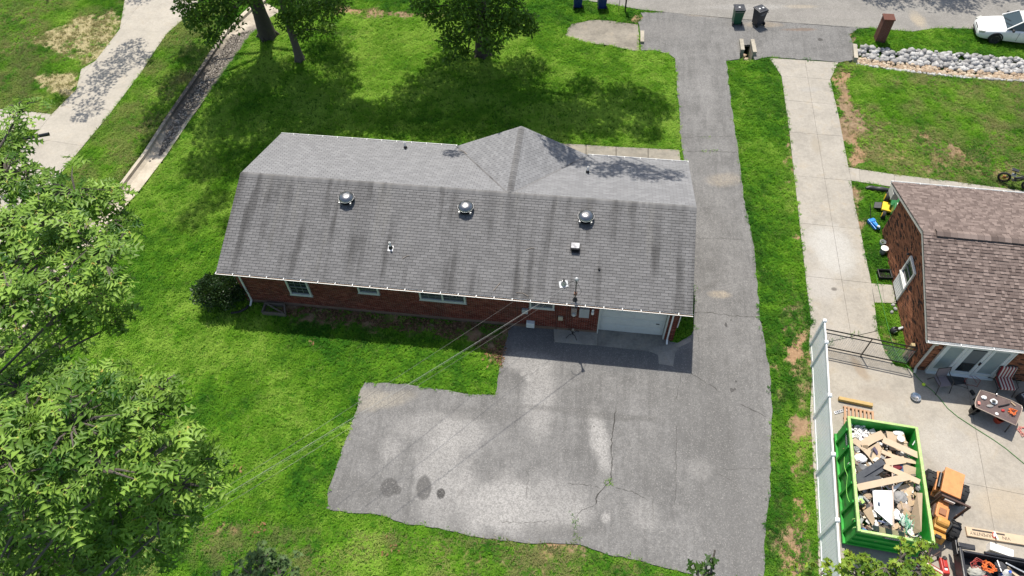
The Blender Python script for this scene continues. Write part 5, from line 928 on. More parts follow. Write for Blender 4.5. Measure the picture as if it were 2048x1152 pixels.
# ------------------------------------------------------------------ electric bike
a, b = gp(2002, 363), gp(2048, 379); dd = nrm(b-a); bk = thing('electric_bike', 'black fat tyred electric bicycle standing on the neighbour lawn', 'bicycle', a, math.atan2(dd[1], dd[0])); WB = 1.12
for x, hubc in ((0, (.5, .2, .04)), (WB, (.05, .05, .05))):
    wl = MB().tube([(x+.25*math.cos(t_), 0, .31+.25*math.sin(t_)) for t_ in np.linspace(0, 6.283, 32, endpoint=False)], .052, 10, closed=True).build('wheel', RUB, bk, smooth=True)
    sp = MB(); sp.tube([(x+.2*math.cos(t_), 0, .31+.2*math.sin(t_)) for t_ in np.linspace(0, 6.283, 24, endpoint=False)], .015, 6, closed=True)
    for k in range(10): t_ = k*.628; sp.tube([(x, 0, .31), (x+.2*math.cos(t_), 0, .31+.2*math.sin(t_))], .008, 4)
    sp.build('rim', M('rim_orange' if x == 0 else 'rim_black', (.45, .2, .06) if x == 0 else (.05, .05, .05), .5), wl); MB().lathe([(.08, -.05), (.08, .05)], (x, 0, .31), 14, rotx(math.pi/2)).build('hub', M('hub_o' if x == 0 else 'hub_b', hubc, .4), wl)
f_ = MB(); f_.tube([(0, .05, .31), (.45, .04, .33), (.62, 0, .36), (.95, 0, .78)], .03, 8); f_.tube([(0, -.05, .31), (.32, 0, .72), (.9, 0, .72)], .022, 8); f_.tube([(.45, 0, .33), (.28, 0, .86)], .022, 8); f_.tube([(.88, 0, .9), (.97, 0, .7), (WB, .07, .31)], .025, 8); f_.tube([(WB, -.07, .31), (.97, 0, .7)], .025, 8); f_.build('frame', BLK, bk, smooth=True)
MB().box((.6, 0, .55), (.4, .1, .12), roty(-.6)).build('battery', M('battery_grey', (.06, .06, .065), .4), bk, bevel=.02); MB().box((.24, 0, .9), (.34, .2, .07)).build('saddle', BLK, bk, bevel=.03)
hb = MB(); hb.tube([(.88, 0, .9), (.82, 0, 1.08), (.8, -.3, 1.12), (.72, -.36, 1.12)], .016, 6); hb.tube([(.82, 0, 1.08), (.8, .3, 1.12), (.72, .36, 1.12)], .016, 6); hb.build('handlebar', BLK, bk); MB().box((.3, 0, .6), (.2, .12, .14)).build('side_panel', M('pale_panel', (.5, .52, .52), .4), bk, bevel=.02)
pd = MB(); pd.box((.45, .13, .2), (.1, .1, .03)); pd.box((.5, -.13, .42), (.1, .1, .03)); pd.tube([(.45, .1, .2), (.47, 0, .31), (.5, -.1, .42)], .012, 5); pd.build('pedals', BLK, bk)
# ------------------------------------------------------------------ things beside the neighbour house
lt_ = thing('lawn_tractor', 'green riding mower with yellow seat under the neighbour roof corner', 'mower', gp(1787, 421), -.45); JG = M('mower_green', (.012, .13, .03), .35, var=.15); JY = M('mower_yellow', (.75, .50, .03), .4, var=.12)
MB().box((0, -.55, .62), (.46, .75, .36), taper=.82).build('hood', JG, lt_, bevel=.05); MB().box((0, .2, .45), (.62, .95, .22)).build('chassis', JG, lt_, bevel=.04); MB().box((0, -.56, .815), (.2, .5, .03)).build('hood_top', M('decal_pale', (.55, .6, .5), .4), lt_, bevel=.01)
MB().box((0, .55, .66), (.46, .42, .1)).box((0, .76, .86), (.46, .1, .38), rotx(-.2)).build('seat', JY, lt_, bevel=.05)
for s in (-1, 1):
    MB().box((s*.38, .5, .66), (.2, .66, .06)).build('fender', JG, lt_, bevel=.02)
    for y, rr_, wd in ((.5, .27, .2), (-.7, .19, .14)):
        wl = MB().lathe([(.1, -wd/2), (rr_*.94, -wd/2), (rr_, -wd/3), (rr_, wd/3), (rr_*.94, wd/2), (.1, wd/2)], (s*.46, y, rr_), 22, roty(math.pi/2)).build('wheel', RUB, lt_, smooth=True); MB().lathe([(.0, wd/2+.01), (rr_*.6, wd/2+.01), (rr_*.6, wd/2-.03)], (s*.46, y, rr_), 18, roty(s*math.pi/2)).build('rim', JY, wl)
MB().tube([(0, -.2, .7), (0, .05, .98)], .02, 6).build('steering_column', BLK, lt_); MB().tube([(.17*math.cos(a_), .06+.14*math.sin(a_), .99+.07*math.sin(a_)) for a_ in np.linspace(0, 6.283, 20, endpoint=False)], .014, 6, closed=True).build('steering_wheel', BLK, lt_)
dk_ = MB(); dk_.box((-.1, -.12, .2), (1.0, .6, .14)); dk_.build('mower_deck', JY, lt_, bevel=.04); MB().box((-.78, -.12, .16), (.34, .42, .08), roty(-.3)).build('discharge_chute', BLK, lt_, bevel=.02)
fj = thing('floor_jack', 'blue floor jack with a long black handle on the side lawn', 'jack', gp(1746, 452), .25); BLU = M('jack_blue', (.03, .22, .62), .35, var=.15)
mb = MB(); [mb.beam((s*.13, .28, .12), (s*.10, -.32, .10), .05, .14) for s in (-1, 1)]; mb.box((0, .22, .13), (.34, .2, .16)); mb.build('chassis', BLU, fj, bevel=.015)
MB().beam((0, .1, .16), (0, -.28, .24), .12, .06).build('lift_arm', BLU, fj); MB().lathe([(.07, 0), (.07, .04)], (0, -.28, .25), 14).build('saddle', GALV, fj); MB().tube([(0, .3, .18), (.04, .78, .72)], .02, 8).build('handle', BLK, fj)
for x, y in ((-.15, .3), (.15, .3), (-.13, -.3), (.13, -.3)): MB().lathe([(.06, -.02), (.06, .02)], (x, y, .06), 12, roty(math.pi/2)).build('wheel', DARKM, fj)
p0, p1 = gp(1730, 379), gp(1800, 384); mb = MB(); mb.tube([p0+(p1-p0)*f+A(0, .03*math.sin(f*9), .10+.02*math.sin(f*17)) for f in np.linspace(0, 1, 12)], [.06, .11, .13, .12, .13, .14, .12, .11, .1, .08, .08, .05], 9); o = mb.build('rolled_tarp', M('tarp_black', (.03, .03, .034), .5, var=.4, sc=12), smooth=True); tag(o, 'black rolled tarp on the grass by the neighbour walkway', 'tarp')
def bucket(label, p, r, h, mat, lidm=None, name='bucket'):
    b_ = thing(name, label, 'bucket', p); MB().lathe([(r*.8, 0), (r, h), (r*1.06, h), (r*1.06, h-.03), (r*.98, h-.03), (r*.94, h-.02), (r*.76, .02)], (0, 0, 0), 22).build('tub', mat, b_, smooth=True)
    if lidm: MB().lathe([(r*1.07, h), (r*1.07, h+.02), (r*.9, h+.03), (.0, h+.03)], (0, 0, 0), 22).build('lid', lidm, b_, smooth=True)
    MB().tube([(r*1.05*math.cos(a_), r*1.05*math.sin(a_)*.9, h-.02-.14*math.sin(a_)) for a_ in np.linspace(0, 3.14, 10)], .006, 5).build('bail', GALV, b_); return b_
WPL = M('white_plastic', (.72, .72, .70), .45, var=.08, dirt=.15)
bucket('small white bucket on the side lawn behind the grey one', gp(1763, 489), .13, .22, WPL); bucket('grey bucket with white lid on the side lawn', gp(1764, 506), .16, .34, M('grey_plastic', (.22, .23, .24), .5), WPL)
ty = thing('plastic_tub', 'shallow black plastic tub on the grass by the neighbour side step', 'tub', gp(1767, 552), -.1); mb = MB()
for x, y, sx, sy in ((-.27, 0, .03, .46), (.27, 0, .03, .46), (0, -.215, .57, .03), (0, .215, .57, .03)): mb.box((x, y, .1), (sx, sy, .2))
mb.box((0, 0, .015), (.56, .44, .03)); mb.build('tub', BLK, ty, bevel=.012); MB().tube([(-.3, -.24, .2), (.3, -.24, .2), (.3, .24, .2), (-.3, .24, .2)], .018, 6, closed=True).build('rim', BLK, ty); MB().box((0, .02, .06), (.5, .38, .02)).build('dark_water', M('dirty_water', (.02, .02, .018), .1), ty)
lb = thing('leaf_blower', 'black and silver leaf blower lying on the grass beside the neighbour wall', 'blower', gp(1785, 665), .3); MB().lathe([(.02, -.1), (.16, -.09), (.19, 0), (.16, .09), (.02, .1)], (0, 0, .18), 18, rotx(math.pi/2)).build('fan_housing', BLK, lb, smooth=True)
MB().lathe([(.0, .1), (.1, .1), (.1, .12), (.0, .12)], (0, 0, .18), 16, rotx(math.pi/2)).build('grille', GALV, lb); MB().tube([(.1, 0, .14), (.4, .02, .12), (.62, .04, .08)], [.07, .055, .045], 10).build('tube', M('silver_pl', (.5, .52, .53), .4), lb, smooth=True); MB().tube([(-.1, 0, .3), (-.02, 0, .4), (.12, 0, .34)], .025, 6).build('handle', BLK, lb)
for i, (px, py) in enumerate(((1787, 610), (1791, 618), (1784, 624))):
    V, Fc, _ = rock_arrays([gp(px, py, .05)], [.11], 60+i); o = link('rock', fastmesh('rock', V.reshape(-1, 3), Fc.reshape(-1, 3), RRM)); tag(o, ('pale stone at the foot of the neighbour wall, nearest the side step', 'pale stone of three touching the neighbour wall', 'pale stone of three lying furthest from the neighbour wall')[i], 'rock', 'stones by the side step')
WOOD = M('treated_wood', (.40, .31, .16), .8, var=.25, sc=9, bump=.3); WGREY = M('weathered_wood', (.14, .115, .09), .9, var=.3, sc=9, bump=.3)
p = gp(1808, 713); po = thing('gate_post', 'square treated timber post where the black gate meets the neighbour wall', 'post', p, NY); MB().box((0, 0, .44), (.14, .14, 1.0)).build('post', WOOD, po, bevel=.01); MB().box((0, 0, .945), (.15, .15, .01), taper=.9).build('top', WOOD, po)
# ------------------------------------------------------------------ gate
ga_, gb_ = gp(1650, 694, .12), gp(1812, 728, .12); ga_ = ga_-nrm(gb_-ga_)*.52; gv = gb_-ga_; gL = np.linalg.norm(gv[:2]); gt = thing('metal_gate', 'black tube gate with wire mesh across the concrete driveway', 'gate', (ga_[0], ga_[1], 0), math.atan2(gv[1], gv[0])); gm = M('gate_black', (.016, .014, .014), .45, .3, var=.3)
f_ = MB(); f_.tube([(0, 0, .15), (gL, 0, .15), (gL, 0, 1.22), (gL-.06, 0, 1.32), (gL-.14, 0, 1.35), (0, 0, 1.35)], .028, 8); f_.tube([(0, 0, .15), (0, 0, 1.35)], .028, 8); f_.tube([(gL*.53, 0, .15), (gL*.53, 0, 1.35)], .024, 8); f_.tube([(0, 0, 1.12), (gL, 0, 1.12)], .022, 8); f_.build('frame', gm, gt, smooth=True)
w_ = MB(); [w_.tube([(x, 0, .15), (x, 0, 1.12)], .004, 4, cap=False) for x in np.arange(.08, gL, .085)]; [w_.tube([(0, .006, z), (gL, .006, z)], .004, 4, cap=False) for z in np.arange(.22, 1.1, .085)]; w_.build('wire_mesh', GALV, gt)
wh = MB().tube([(gL*.53, 0, .15), (gL*.53, -.03, .06)], .02, 6).build('caster', GALV, gt); MB().lathe([(.05, -.02), (.05, .02)], (gL*.53, -.04, .055), 12, roty(math.pi/2)).build('wheel', RUB, wh)
# ------------------------------------------------------------------ vinyl fence
VIN = M('vinyl', (.84, .87, .87), .42, var=.03, sc=1.2, dirt=.05); VINW = M('vinyl_post', (.78, .79, .79), .4, var=.03)
fp = [A(12.71, 16.19, 0), A(12.48, 15.16, 0)]; fd = nrm(A(10.79, 8.09, 0)-fp[1]); fp += [fp[1]+fd*2.43*k for k in (1, 2, 3, 4)]
vf = thing('vinyl_fence', 'white vinyl privacy fence between the grass strip and the dumpster', 'fence', fp[1]); up_ = A(0, 0, 1)
for p in fp: pp = MB().box(p+A(0, 0, .93), (.13, .13, 1.96), rotz(math.atan2(fd[1], fd[0]))).build('post', VINW, vf, world=True, bevel=.01); MB().box(p+A(0, 0, 1.94), (.16, .16, .05), rotz(math.atan2(fd[1], fd[0])), taper=.55).build('cap', VINW, pp, world=True)
for i in range(len(fp)-1):
    a, b = fp[i], fp[i+1]; x = nrm(b-a); L = np.linalg.norm(b-a); n = max(4, round((L-.13)/.15)); stp = (L-.13)/n
    for z in (.1, 1.80): MB().beam(a+x*.066+up_*z, b-x*.066+up_*z, .055, .15).build('rail', VINW, vf, world=True, bevel=.008)
    for k in range(n): c0 = a+x*(.065+stp*(k+.5)); MB().box(c0+up_*.95, (stp-.008, .026, 1.55), rotz(math.atan2(x[1], x[0])), rnd=.5).build('plank', VIN, vf, world=True)
    MB().beam(a+x*.07+up_*.95, b-x*.07+up_*.95, .012, 1.5).build('panel_core', VIN, vf, world=True)
# ------------------------------------------------------------------ pallet, timber, strip
pa = thing('wooden_pallet', 'worn wooden pallet lying between the fence and the dumpster', 'pallet', gp(1716, 842, .03), -.28); PW = M('pallet_wood', (.42, .25, .15), .85, var=.25, sc=7, bump=.3)
for y in (-.48, 0, .48): MB().box((0, y, .055), (1.15, .05, .09)).build('stringer', PW, pa)
for k in range(8): MB().box((-.53+k*.151, 0, .112), (.085, 1.02, .022), rotz(random.uniform(-.03, .03))).build('slat', PW, pa)
a, b = gp(1677, 797, .12), gp(1745, 811, .12); tm = MB().beam(a, b, .15, .15).build('timber_beam', M('yellow_timber', (.44, .30, .12), .8, var=.25, sc=8, bump=.3), bevel=.012); tag(tm, 'thick yellowish timber beam lying on the concrete near the pallet', 'timber')
a, b = gp(1669, 826, .05), gp(1697, 818, .05); gs_ = thing('metal_strip', 'dark slotted metal strip lying beside the pallet', 'strip', a*A(1, 1, 0)); mb = MB(); x = nrm(b-a); s = A(-x[1], x[0], 0)*.045; mb.beam(a+s, b+s, .02, .03); mb.beam(a-s, b-s, .02, .03); [mb.beam(a+(b-a)*f+s, a+(b-a)*f-s, .04, .025) for f in np.linspace(.02, .98, 8)]; mb.build('strip', GALV, gs_, world=True)
# ------------------------------------------------------------------ dumpster and what is in it
DC = A(13.16, 9.60, 0); DRz = -.2236; dw_ = lambda x, y, z: DC + rotz(DRz)@A(x, y, z); ds = thing('green_dumpster', 'bright green open roll off dumpster full of construction debris', 'dumpster', DC, DRz)
t = NT('dumpster_green'); c = t.ramp(t.noise(3, 5), [(.3, (.012, .25, .022)), (.7, (.03, .40, .045))]); c = t.mix(t.rng(t.noise(7, 6, .75), .62, .7, 0, .8), c, (.10, .05, .025)); c = t.mix(t.rng(t.noise(11, 5, .7), .64, .72, 0, .6), c, (.30, .38, .10)); DGM = t.out(c, .5, 0, .4)
t = NT('dumpster_rim'); c = t.ramp(t.noise(4, 4), [(.3, (.28, .50, .12)), (.7, (.45, .62, .22))]); c = t.mix(t.rng(t.noise(13, 6, .8), .53, .62, 0, .85), c, (.50, .50, .32)); c = t.mix(t.rng(t.noise(17, 6, .8), .62, .69), c, (.12, .06, .03)); DRM = t.out(c, .55)
hx, hy, zt, zb = 1.19, 2.15, 1.65, .18
for x in (-1, 1):
    MB().box((x*(hx-.02), 0, (zt+zb)/2), (.04, 2*hy, zt-zb)).build('side_wall', DGM, ds)
    for y in (-1.75, -1.05, -.35, .35, 1.05, 1.75): MB().box((x*(hx+.035), y, (zt+zb)/2-.08), (.07, .09, zt-zb-.2)).build('rib', DGM, ds)
    MB().box((x*(hx+.01), 0, zt-.01), (.10, 2*hy+.08, .10)).build('top_rail', DRM, ds, bevel=.012); MB().box((x*(hx+.03), 0, zb+.04), (.1, 2*hy, .1)).build('bottom_rail', DGM, ds)
for y in (-1, 1):
    MB().box((0, y*(hy-.02), (zt+zb)/2), (2*hx-.09, .04, zt-zb)).build('end_wall', DGM, ds); MB().box((0, y*(hy+.01), zt-.012), (2*hx-.085, .09, .096)).build('top_rail', DRM, ds, bevel=.012)
    for z in (.4, .8, 1.2): MB().box((0, y*(hy+.03), z), (2*hx-.05, .06, .08)).build('rib', DGM, ds)
MB().box((0, 0, zb), (2*hx-.09, 2*hy-.09, .05)).build('floor', DGM, ds); wl_ = MB(); [wl_.lathe([(.1, -.06), (.1, .06)], (x, y, .1), 14, roty(math.pi/2)) for x in (-.9, .9) for y in (-1.9, 1.9)]; wl_.build('rollers', DARKM, ds); sk = MB(); [sk.box((x, 0, .1), (.12, 4.1, .12)) for x in (-.5, .5)]; sk.build('skids', DARKM, ds)
def plaque(x, y, z, R, lab):
    p = MB(); n = 24; p.add([A(x, y, z)+R@A(.36*math.cos(a_), .12*math.sin(a_), .002) for a_ in np.linspace(0, 6.283, n, endpoint=False)], [tuple(range(n))]); p.add([A(x, y, z)+R@A(.36*math.cos(a_), .12*math.sin(a_), -.004) for a_ in np.linspace(0, 6.283, n, endpoint=False)], [tuple(range(n))]); b_ = p.build('logo_oval', M('logo_dark', (.02, .035, .05), .5), ds)
    q_ = MB(); [q_.box(A(x, y, z)+R@A(-.24+k*.07, 0, .006), (.045, .10, .004), R) for k in range(8)]; q_.build('logo_lettering', M('logo_grey', (.42, .46, .45), .5), b_)
plaque(-hx-.004, 1.5, 1.2, np.stack([A(0, -1, 0), A(0, 0, 1), A(-1, 0, 0)], 1), 'l'); plaque(0, -hy-.004, 1.42, np.stack([A(1, 0, 0), A(0, 0, 1), A(0, -1, 0)], 1), 'f')
hk = MB(); [hk.tube([(-hx-.09, y, 1.3), (-hx-.10, y, 1.42), (-hx-.06, y, 1.5)], .02, 6) for y in (-2.0, -1.7)]; hk.build('tarp_hooks', DRM, ds); rp = MB(); rp.tube([(-hx-.08, y, 1.25-.5*abs(math.sin(y*3))*.5) for y in np.linspace(-1.0, .8, 14)], .012, 5); rp.build('rope', M('rope_green', (.2, .5, .1), .7), ds)
CB = M('cardboard', (.52, .40, .275), .85, var=.14, sc=4, bump=.1); CBD = M('cardboard_dark', (.36, .27, .18), .85, var=.2, sc=4); BKP = M('charcoal_board', (.05, .055, .065), .5, var=.25); WHB = M('white_board', (.80, .78, .76), .5, var=.03); CRW = M('crumple_white', (.74, .74, .73), .5, var=.12, sc=10); CRG = M('crumple_grey', (.24, .235, .23), .6, var=.4, sc=8); REDB = M('dull_red', (.3, .02, .025), .6); GRN2 = M('lime_plastic', (.35, .62, .12), .5)
def debris(name, label, cat, pts, th, mat, group='debris in the dumpster'):
    o = MB().plate(pts, th).build(name, mat); return tag(o, label, cat, group)
def strip(name, label, cat, a, b, wd, th, mat, bend=0.0, fold=True, tilt=.12):
    a, b = gp(*a), gp(*b); x = nrm(b-a); s = nrm(np.cross(A(0, 0, 1), x)); n = 6; mb = MB(); u_ = nrm(np.cross(x, s)); s = nrm(s+u_*tilt)
    for i in range(n):
        f0, f1 = i/n, (i+1)/n; k0, k1 = bend*math.sin(f0*math.pi), bend*math.sin(f1*math.pi); p, q_ = a+(b-a)*f0+s*k0-A(0, 0, k0*.4), a+(b-a)*f1+s*k1-A(0, 0, k1*.4); mb.plate([p-s*wd/2, q_-s*wd/2, q_+s*wd/2, p+s*wd/2], th)
        if fold: mb.plate([p+s*wd/2, q_+s*wd/2, q_+s*(wd/2+.01)-u_*.08, p+s*(wd/2+.01)-u_*.08], .008)
    o = mb.build(name, mat); return tag(o, label, cat, 'debris in the dumpster')
def crumple(name, label, cat, c, rad, mat, seed, group='debris in the dumpster', det=3):
    r = np.random.default_rng(seed); import bmesh; bm = bmesh.new(); bmesh.ops.create_icosphere(bm, subdivisions=det, radius=1)
    for v in bm.verts:
        p = np.array(v.co); n_ = sum(math.sin(p@r.normal(0, 3.5*(k+1), 3)+r.random()*0+seed+k*2)/(k+1.3) for k in range(0)) if False else 0
        v.co = Vector(p)
    W_ = r.normal(0, 1, (7, 3))*np.array([2, 3, 4, 6, 7, 9, 11])[:, None]; ph = r.uniform(0, 6, 7)
    for v in bm.verts: p = np.array(v.co); k = 1+.26*sum(abs(math.sin(W_[j]@p+ph[j]))/(j*.35+1) for j in range(7))/2-.35; v.co = Vector(A(*c)+p*k*np.array(rad))
    me = bpy.data.meshes.new(name); bm.to_mesh(me); bm.free(); me.materials.append(mat); o = link(name, me); return tag(o, label, cat, group)
Z = 1.3
# fill under the visible pieces: mixed torn scraps
r = np.random.default_rng(77); mbs = MB()
for k in range(620):
    x, y = r.uniform(-1.08, 1.08), r.uniform(-2.02, 2.02); z = r.uniform(.85, 1.26)-.1*(y < -1.2); mbs.box(dw_(x, y, z), (r.uniform(.08, .42), r.uniform(.05, .22), r.uniform(.006, .04)), rotz(r.uniform(0, 6))@rotx(r.normal(0, .4))@roty(r.normal(0, .4)))
t = NT('scrap_mix'); SCR = t.out(t.mix(t.rng(t.noise(6, 4), .4, .7, 0, .4), t.ramp(t.attr('rnd'), [(0, (.03, .03, .035)), (.22, (.12, .11, .10)), (.3, (.45, .32, .19)), (.6, (.55, .42, .27)), (.66, (.7, .7, .68)), (.9, (.6, .6, .58)), (.95, (.12, .02, .02)), (1, (.05, .15, .3))]), (.2, .15, .1)), .8)
o = mbs.build('torn_scraps', SCR); o['kind'] = 'stuff'; tag(o, 'torn scraps of board and packaging filling the dumpster', 'debris')
mbs = MB(); cc = gp(1722, 868, 1.22)
for k in range(110): mbs.box(cc+A(r.normal(0, .16), r.normal(0, .2), r.uniform(-.1, .1)), (r.uniform(.05, .14), r.uniform(.04, .1), r.uniform(.015, .06)), rotz(r.uniform(0, 6))@rotx(r.normal(0, .6)))
o = mbs.build('plaster_rubble', WHB); o['kind'] = 'stuff'; tag(o, 'heap of broken white plaster in the far corner of the dumpster', 'rubble')
G5 = 'debris in the dumpster'
debris('cardboard_sheet', 'large flat cardboard sheet against the far right end of the dumpster', 'cardboard', [gp(1772, 862, 1.42), gp(1808, 867, 1.42), gp(1818, 903, 1.2), gp(1780, 900, 1.2)], .03, CB)
debris('cardboard_sheet', 'orange tinted cardboard sheet in the left middle of the dumpster', 'cardboard', [gp(1731, 900, 1.2), gp(1757, 884, 1.32), gp(1770, 910, 1.22), gp(1754, 921, 1.1)], .02, CB)
debris('cardboard_box', 'open cardboard box flap by the right wall of the dumpster', 'cardboard', [gp(1806, 927, 1.3), gp(1838, 937, 1.3), gp(1833, 957, 1.12), gp(1806, 950, 1.12)], .12, CB)
debris('cardboard_box', 'creased kraft cardboard box near the right wall below the long strips', 'cardboard', [gp(1793, 975, 1.2), gp(1828, 962, 1.32), gp(1826, 990, 1.2), gp(1806, 985, 1.15)], .1, CB)
strip('cardboard_strip', 'short cardboard strip pointing at the plaster heap', 'cardboard', (1722, 893, 1.3), (1767, 868, 1.42), .30, .02, CB, .05)
strip('cardboard_strip', 'curved cardboard strip along the left wall of the dumpster', 'cardboard', (1706, 879, 1.4), (1752, 924, 1.2), .24, .02, CB, .1)
strip('cardboard_strip', 'long printed cardboard strip over the far right of the dumpster', 'cardboard', (1766, 879, 1.5), (1840, 912, 1.55), .24, .02, CB)
strip('cardboard_strip', 'narrow bent cardboard strip below the long printed one', 'cardboard', (1763, 902, 1.36), (1832, 924, 1.36), .16, .02, CB, -.08)
strip('cardboard_strip', 'small level cardboard strip in the centre of the dumpster', 'cardboard', (1771, 925, 1.38), (1810, 919, 1.38), .26, .02, CB)
strip('cardboard_strip', 'cardboard strip slanting down to the right wall across the middle', 'cardboard', (1768, 932, 1.45), (1840, 964, 1.5), .20, .02, CB)
strip('cardboard_strip', 'longest pale cardboard strip lying across the whole dumpster', 'cardboard', (1715, 975, 1.46), (1818, 953, 1.58), .24, .025, CB)
strip('charcoal_board', 'longest charcoal laminate board slanting in the left of the dumpster', 'board', (1712, 956, 1.36), (1767, 922, 1.5), .22, .02, BKP, fold=True)
strip('charcoal_board', 'second charcoal laminate board just right of the longest one', 'board', (1732, 957, 1.32), (1770, 932, 1.4), .2, .02, BKP)
strip('charcoal_board', 'level charcoal board at the left end of the longest cardboard strip', 'board', (1714, 962, 1.36), (1761, 957, 1.38), .2, .02, BKP)
strip('charcoal_board', 'charcoal board tucked behind against the left dumpster wall', 'board', (1709, 928, 1.24), (1736, 938, 1.3), .2, .02, BKP)
debris('white_board', 'big glossy white melamine panel in the near half of the dumpster', 'board', [gp(1745, 980, 1.35), gp(1784, 981, 1.45), gp(1787, 1053, 1.35), gp(1748, 1019, 1.2)], .02, WHB)
MB().beam(gp(1784, 930, 1.4), gp(1787, 1055, 1.42), .035, .05).build('white_edge_strip', M('edge_tan', (.5, .38, .3), .6)); tag(bpy.data.objects['white_edge_strip'], 'thin tan edge strip running along the white melamine panel', 'strip', G5)
debris('white_board', 'narrow white board showing under the longest cardboard strip', 'board', [gp(1786, 975, 1.3), gp(1808, 962, 1.36), gp(1800, 972, 1.2), gp(1786, 986, 1.2)], .02, WHB)
debris('beige_board', 'tall beige hardboard leaning on the right wall of the dumpster', 'board', [gp(1834, 985, 1.5), gp(1845, 986, 1.55), gp(1843, 1063, 1.5), gp(1826, 1068, 1.1), gp(1818, 1045, 1.05), gp(1832, 1020, 1.15)], .012, CBD)
debris('cardboard_flap', 'folded brown cardboard flap in the near left corner of the dumpster', 'cardboard', [gp(1726, 1022, 1.2), gp(1742, 1012, 1.3), gp(1750, 1040, 1.25), gp(1746, 1052, 1.2)], .02, CBD)
dv_ = thing('cell_divider', 'black and tan cardboard bottle divider at the near end of the dumpster', 'cardboard', gp(1770, 1060, 1.1)*A(1, 1, 0)); 
for k in range(5): MB().plate([gp(1745+k*13, 1050+k*3, 1.35), gp(1757+k*13, 1053+k*3, 1.35), gp(1759+k*13, 1066+k*3, 1.2), gp(1747+k*13, 1062+k*3, 1.2)], .012).build('cell', BKP if k % 2 == 0 else CB, dv_, world=True)
for nm, lb, c_, rad, mt_, sd in [('plastic_bag', 'white plastic bag at the left wall by the charcoal boards', gp(1721, 917, 1.22), (.22, .2, .12), CRW, 1), ('plastic_bag', 'white wrapping film at the far end on the large cardboard sheet', gp(1797, 866, 1.4), (.22, .1, .06), CRW, 2), ('plastic_bag', 'crumpled dark grey plastic sheet right of the white panel', gp(1800, 995, 1.2), (.28, .26, .14), CRG, 3), ('paper_wad', 'crumpled brown paper right of the white panel', gp(1808, 1015, 1.18), (.24, .22, .1), M('brown_paper', (.36, .28, .21), .8, var=.3, sc=9), 4),
                           ('plastic_bag', 'white foam sheet near the white panel bottom', gp(1800, 1030, 1.12), (.26, .2, .09), CRW, 5), ('plastic_bag', 'clear greenish plastic wrap in the near right of the dumpster', gp(1812, 1045, 1.1), (.2, .2, .1), M('wrap_green', (.34, .42, .36), .35, var=.4, sc=14), 6), ('plastic_bag', 'pale wrap at the left wall of the near half', gp(1722, 1000, 1.14), (.14, .2, .1), M('wrap_blue', (.32, .38, .36), .4, var=.4, sc=14), 7), ('paper_wad', 'torn brown scraps left of the white panel', gp(1735, 992, 1.2), (.16, .14, .08), CBD, 8),
                           ('plastic_bag', 'white scraps below the plaster heap', gp(1713, 897, 1.2), (.12, .16, .1), CRG, 9), ('plastic_bag', 'grey wrap against the right wall of the dumpster', gp(1836, 975, 1.3), (.09, .16, .12), CRG, 10), ('cloth_rag', 'dark red rag in the middle of the dumpster', gp(1790, 935, 1.24), (.26, .14, .08), M('rag_red', (.14, .012, .02), .8, var=.4), 11), ('cloth_rag', 'dark red scrap below the narrow bent strip', gp(1783, 913, 1.24), (.2, .08, .06), M('rag_red', (.14, .012, .02), .8), 12)]: crumple(nm, lb, 'rag' if nm == 'cloth_rag' else 'wrapping', c_, rad, mt_, sd)
bucket('white round pail in the near right corner of the dumpster', gp(1820, 1066, .98), .2, .26, WPL)
o = MB().lathe([(.09, 0), (.13, .0), (.13, .05), (.07, .05), (.07, .02)], gp(1801, 878, 1.42), 16).build('tape_roll', WHB, smooth=True); tag(o, 'white roll of tape on the large cardboard sheet', 'tape')
o = MB().beam(gp(1720, 998, 1.25), gp(1727, 1006, 1.25), .12, .03).build('lime_block', GRN2); tag(o, 'lime green plastic block by the left wall of the dumpster', 'plastic')
o = MB().beam(gp(1825, 890, 1.4), gp(1836, 872, 1.62), .03, .02).build('white_trim_strip', WHB); tag(o, 'thin white trim strip leaning in the far right corner of the dumpster', 'trim')
gs2 = MB(); [gs2.tube([gp(1812+r.normal(0, 8), 1030+r.normal(0, 8), 1.25), gp(1815+r.normal(0, 8), 1045+r.normal(0, 6), 1.32), gp(1812+r.normal(0, 10), 1062+r.normal(0, 8), 1.2)], .008, 4) for _ in range(9)]; o = gs2.build('green_straps', M('strap_green', (.12, .42, .25), .6)); tag(o, 'tangle of thin green strapping at the near end of the dumpster', 'straps')
# ------------------------------------------------------------------ orange machine
OR = M('machine_orange', (.62, .25, .085), .5, var=.16, sc=5, dirt=.25); YO = M('machine_yellow', (.55, .27, .06), .5, var=.2, dirt=.35); BRN = M('rops_brown', (.07, .035, .025), .6, var=.3)
mg = math.atan2(-.86, -.51)-math.pi/2; om = thing('compact_loader', 'old orange articulated compact loader beside the dumpster', 'machine', (15.6, 9.46, .032), mg)
MB().box((0, -.02, 1.14), (.66, 1.02, .08)).box((0, -.06, .85), (.6, .9, .52)).build('hood', OR, om, bevel=.015); MB().box((0, .46, .8), (.62, .12, .5)).build('engine_face', M('engine_mix', (.2, .13, .1), .6, var=.5, sc=14), om, bevel=.01); MB().box((-.1, .56, .86), (.34, .1, .12)).build('engine_cover', M('pale_metal', (.55, .5, .45), .5), om)
MB().box((0, -.1, .5), (.78, 1.0, .22)).build('rear_chassis', OR, om, bevel=.02); MB().tube([(.38, -.3, 1.0), (.38, .3, 1.0)], .07, 10).build('exhaust', DARKM, om, smooth=True); MB().box((.36, 0, .72), (.14, .7, .2)).build('side_tank', OR, om, bevel=.02)
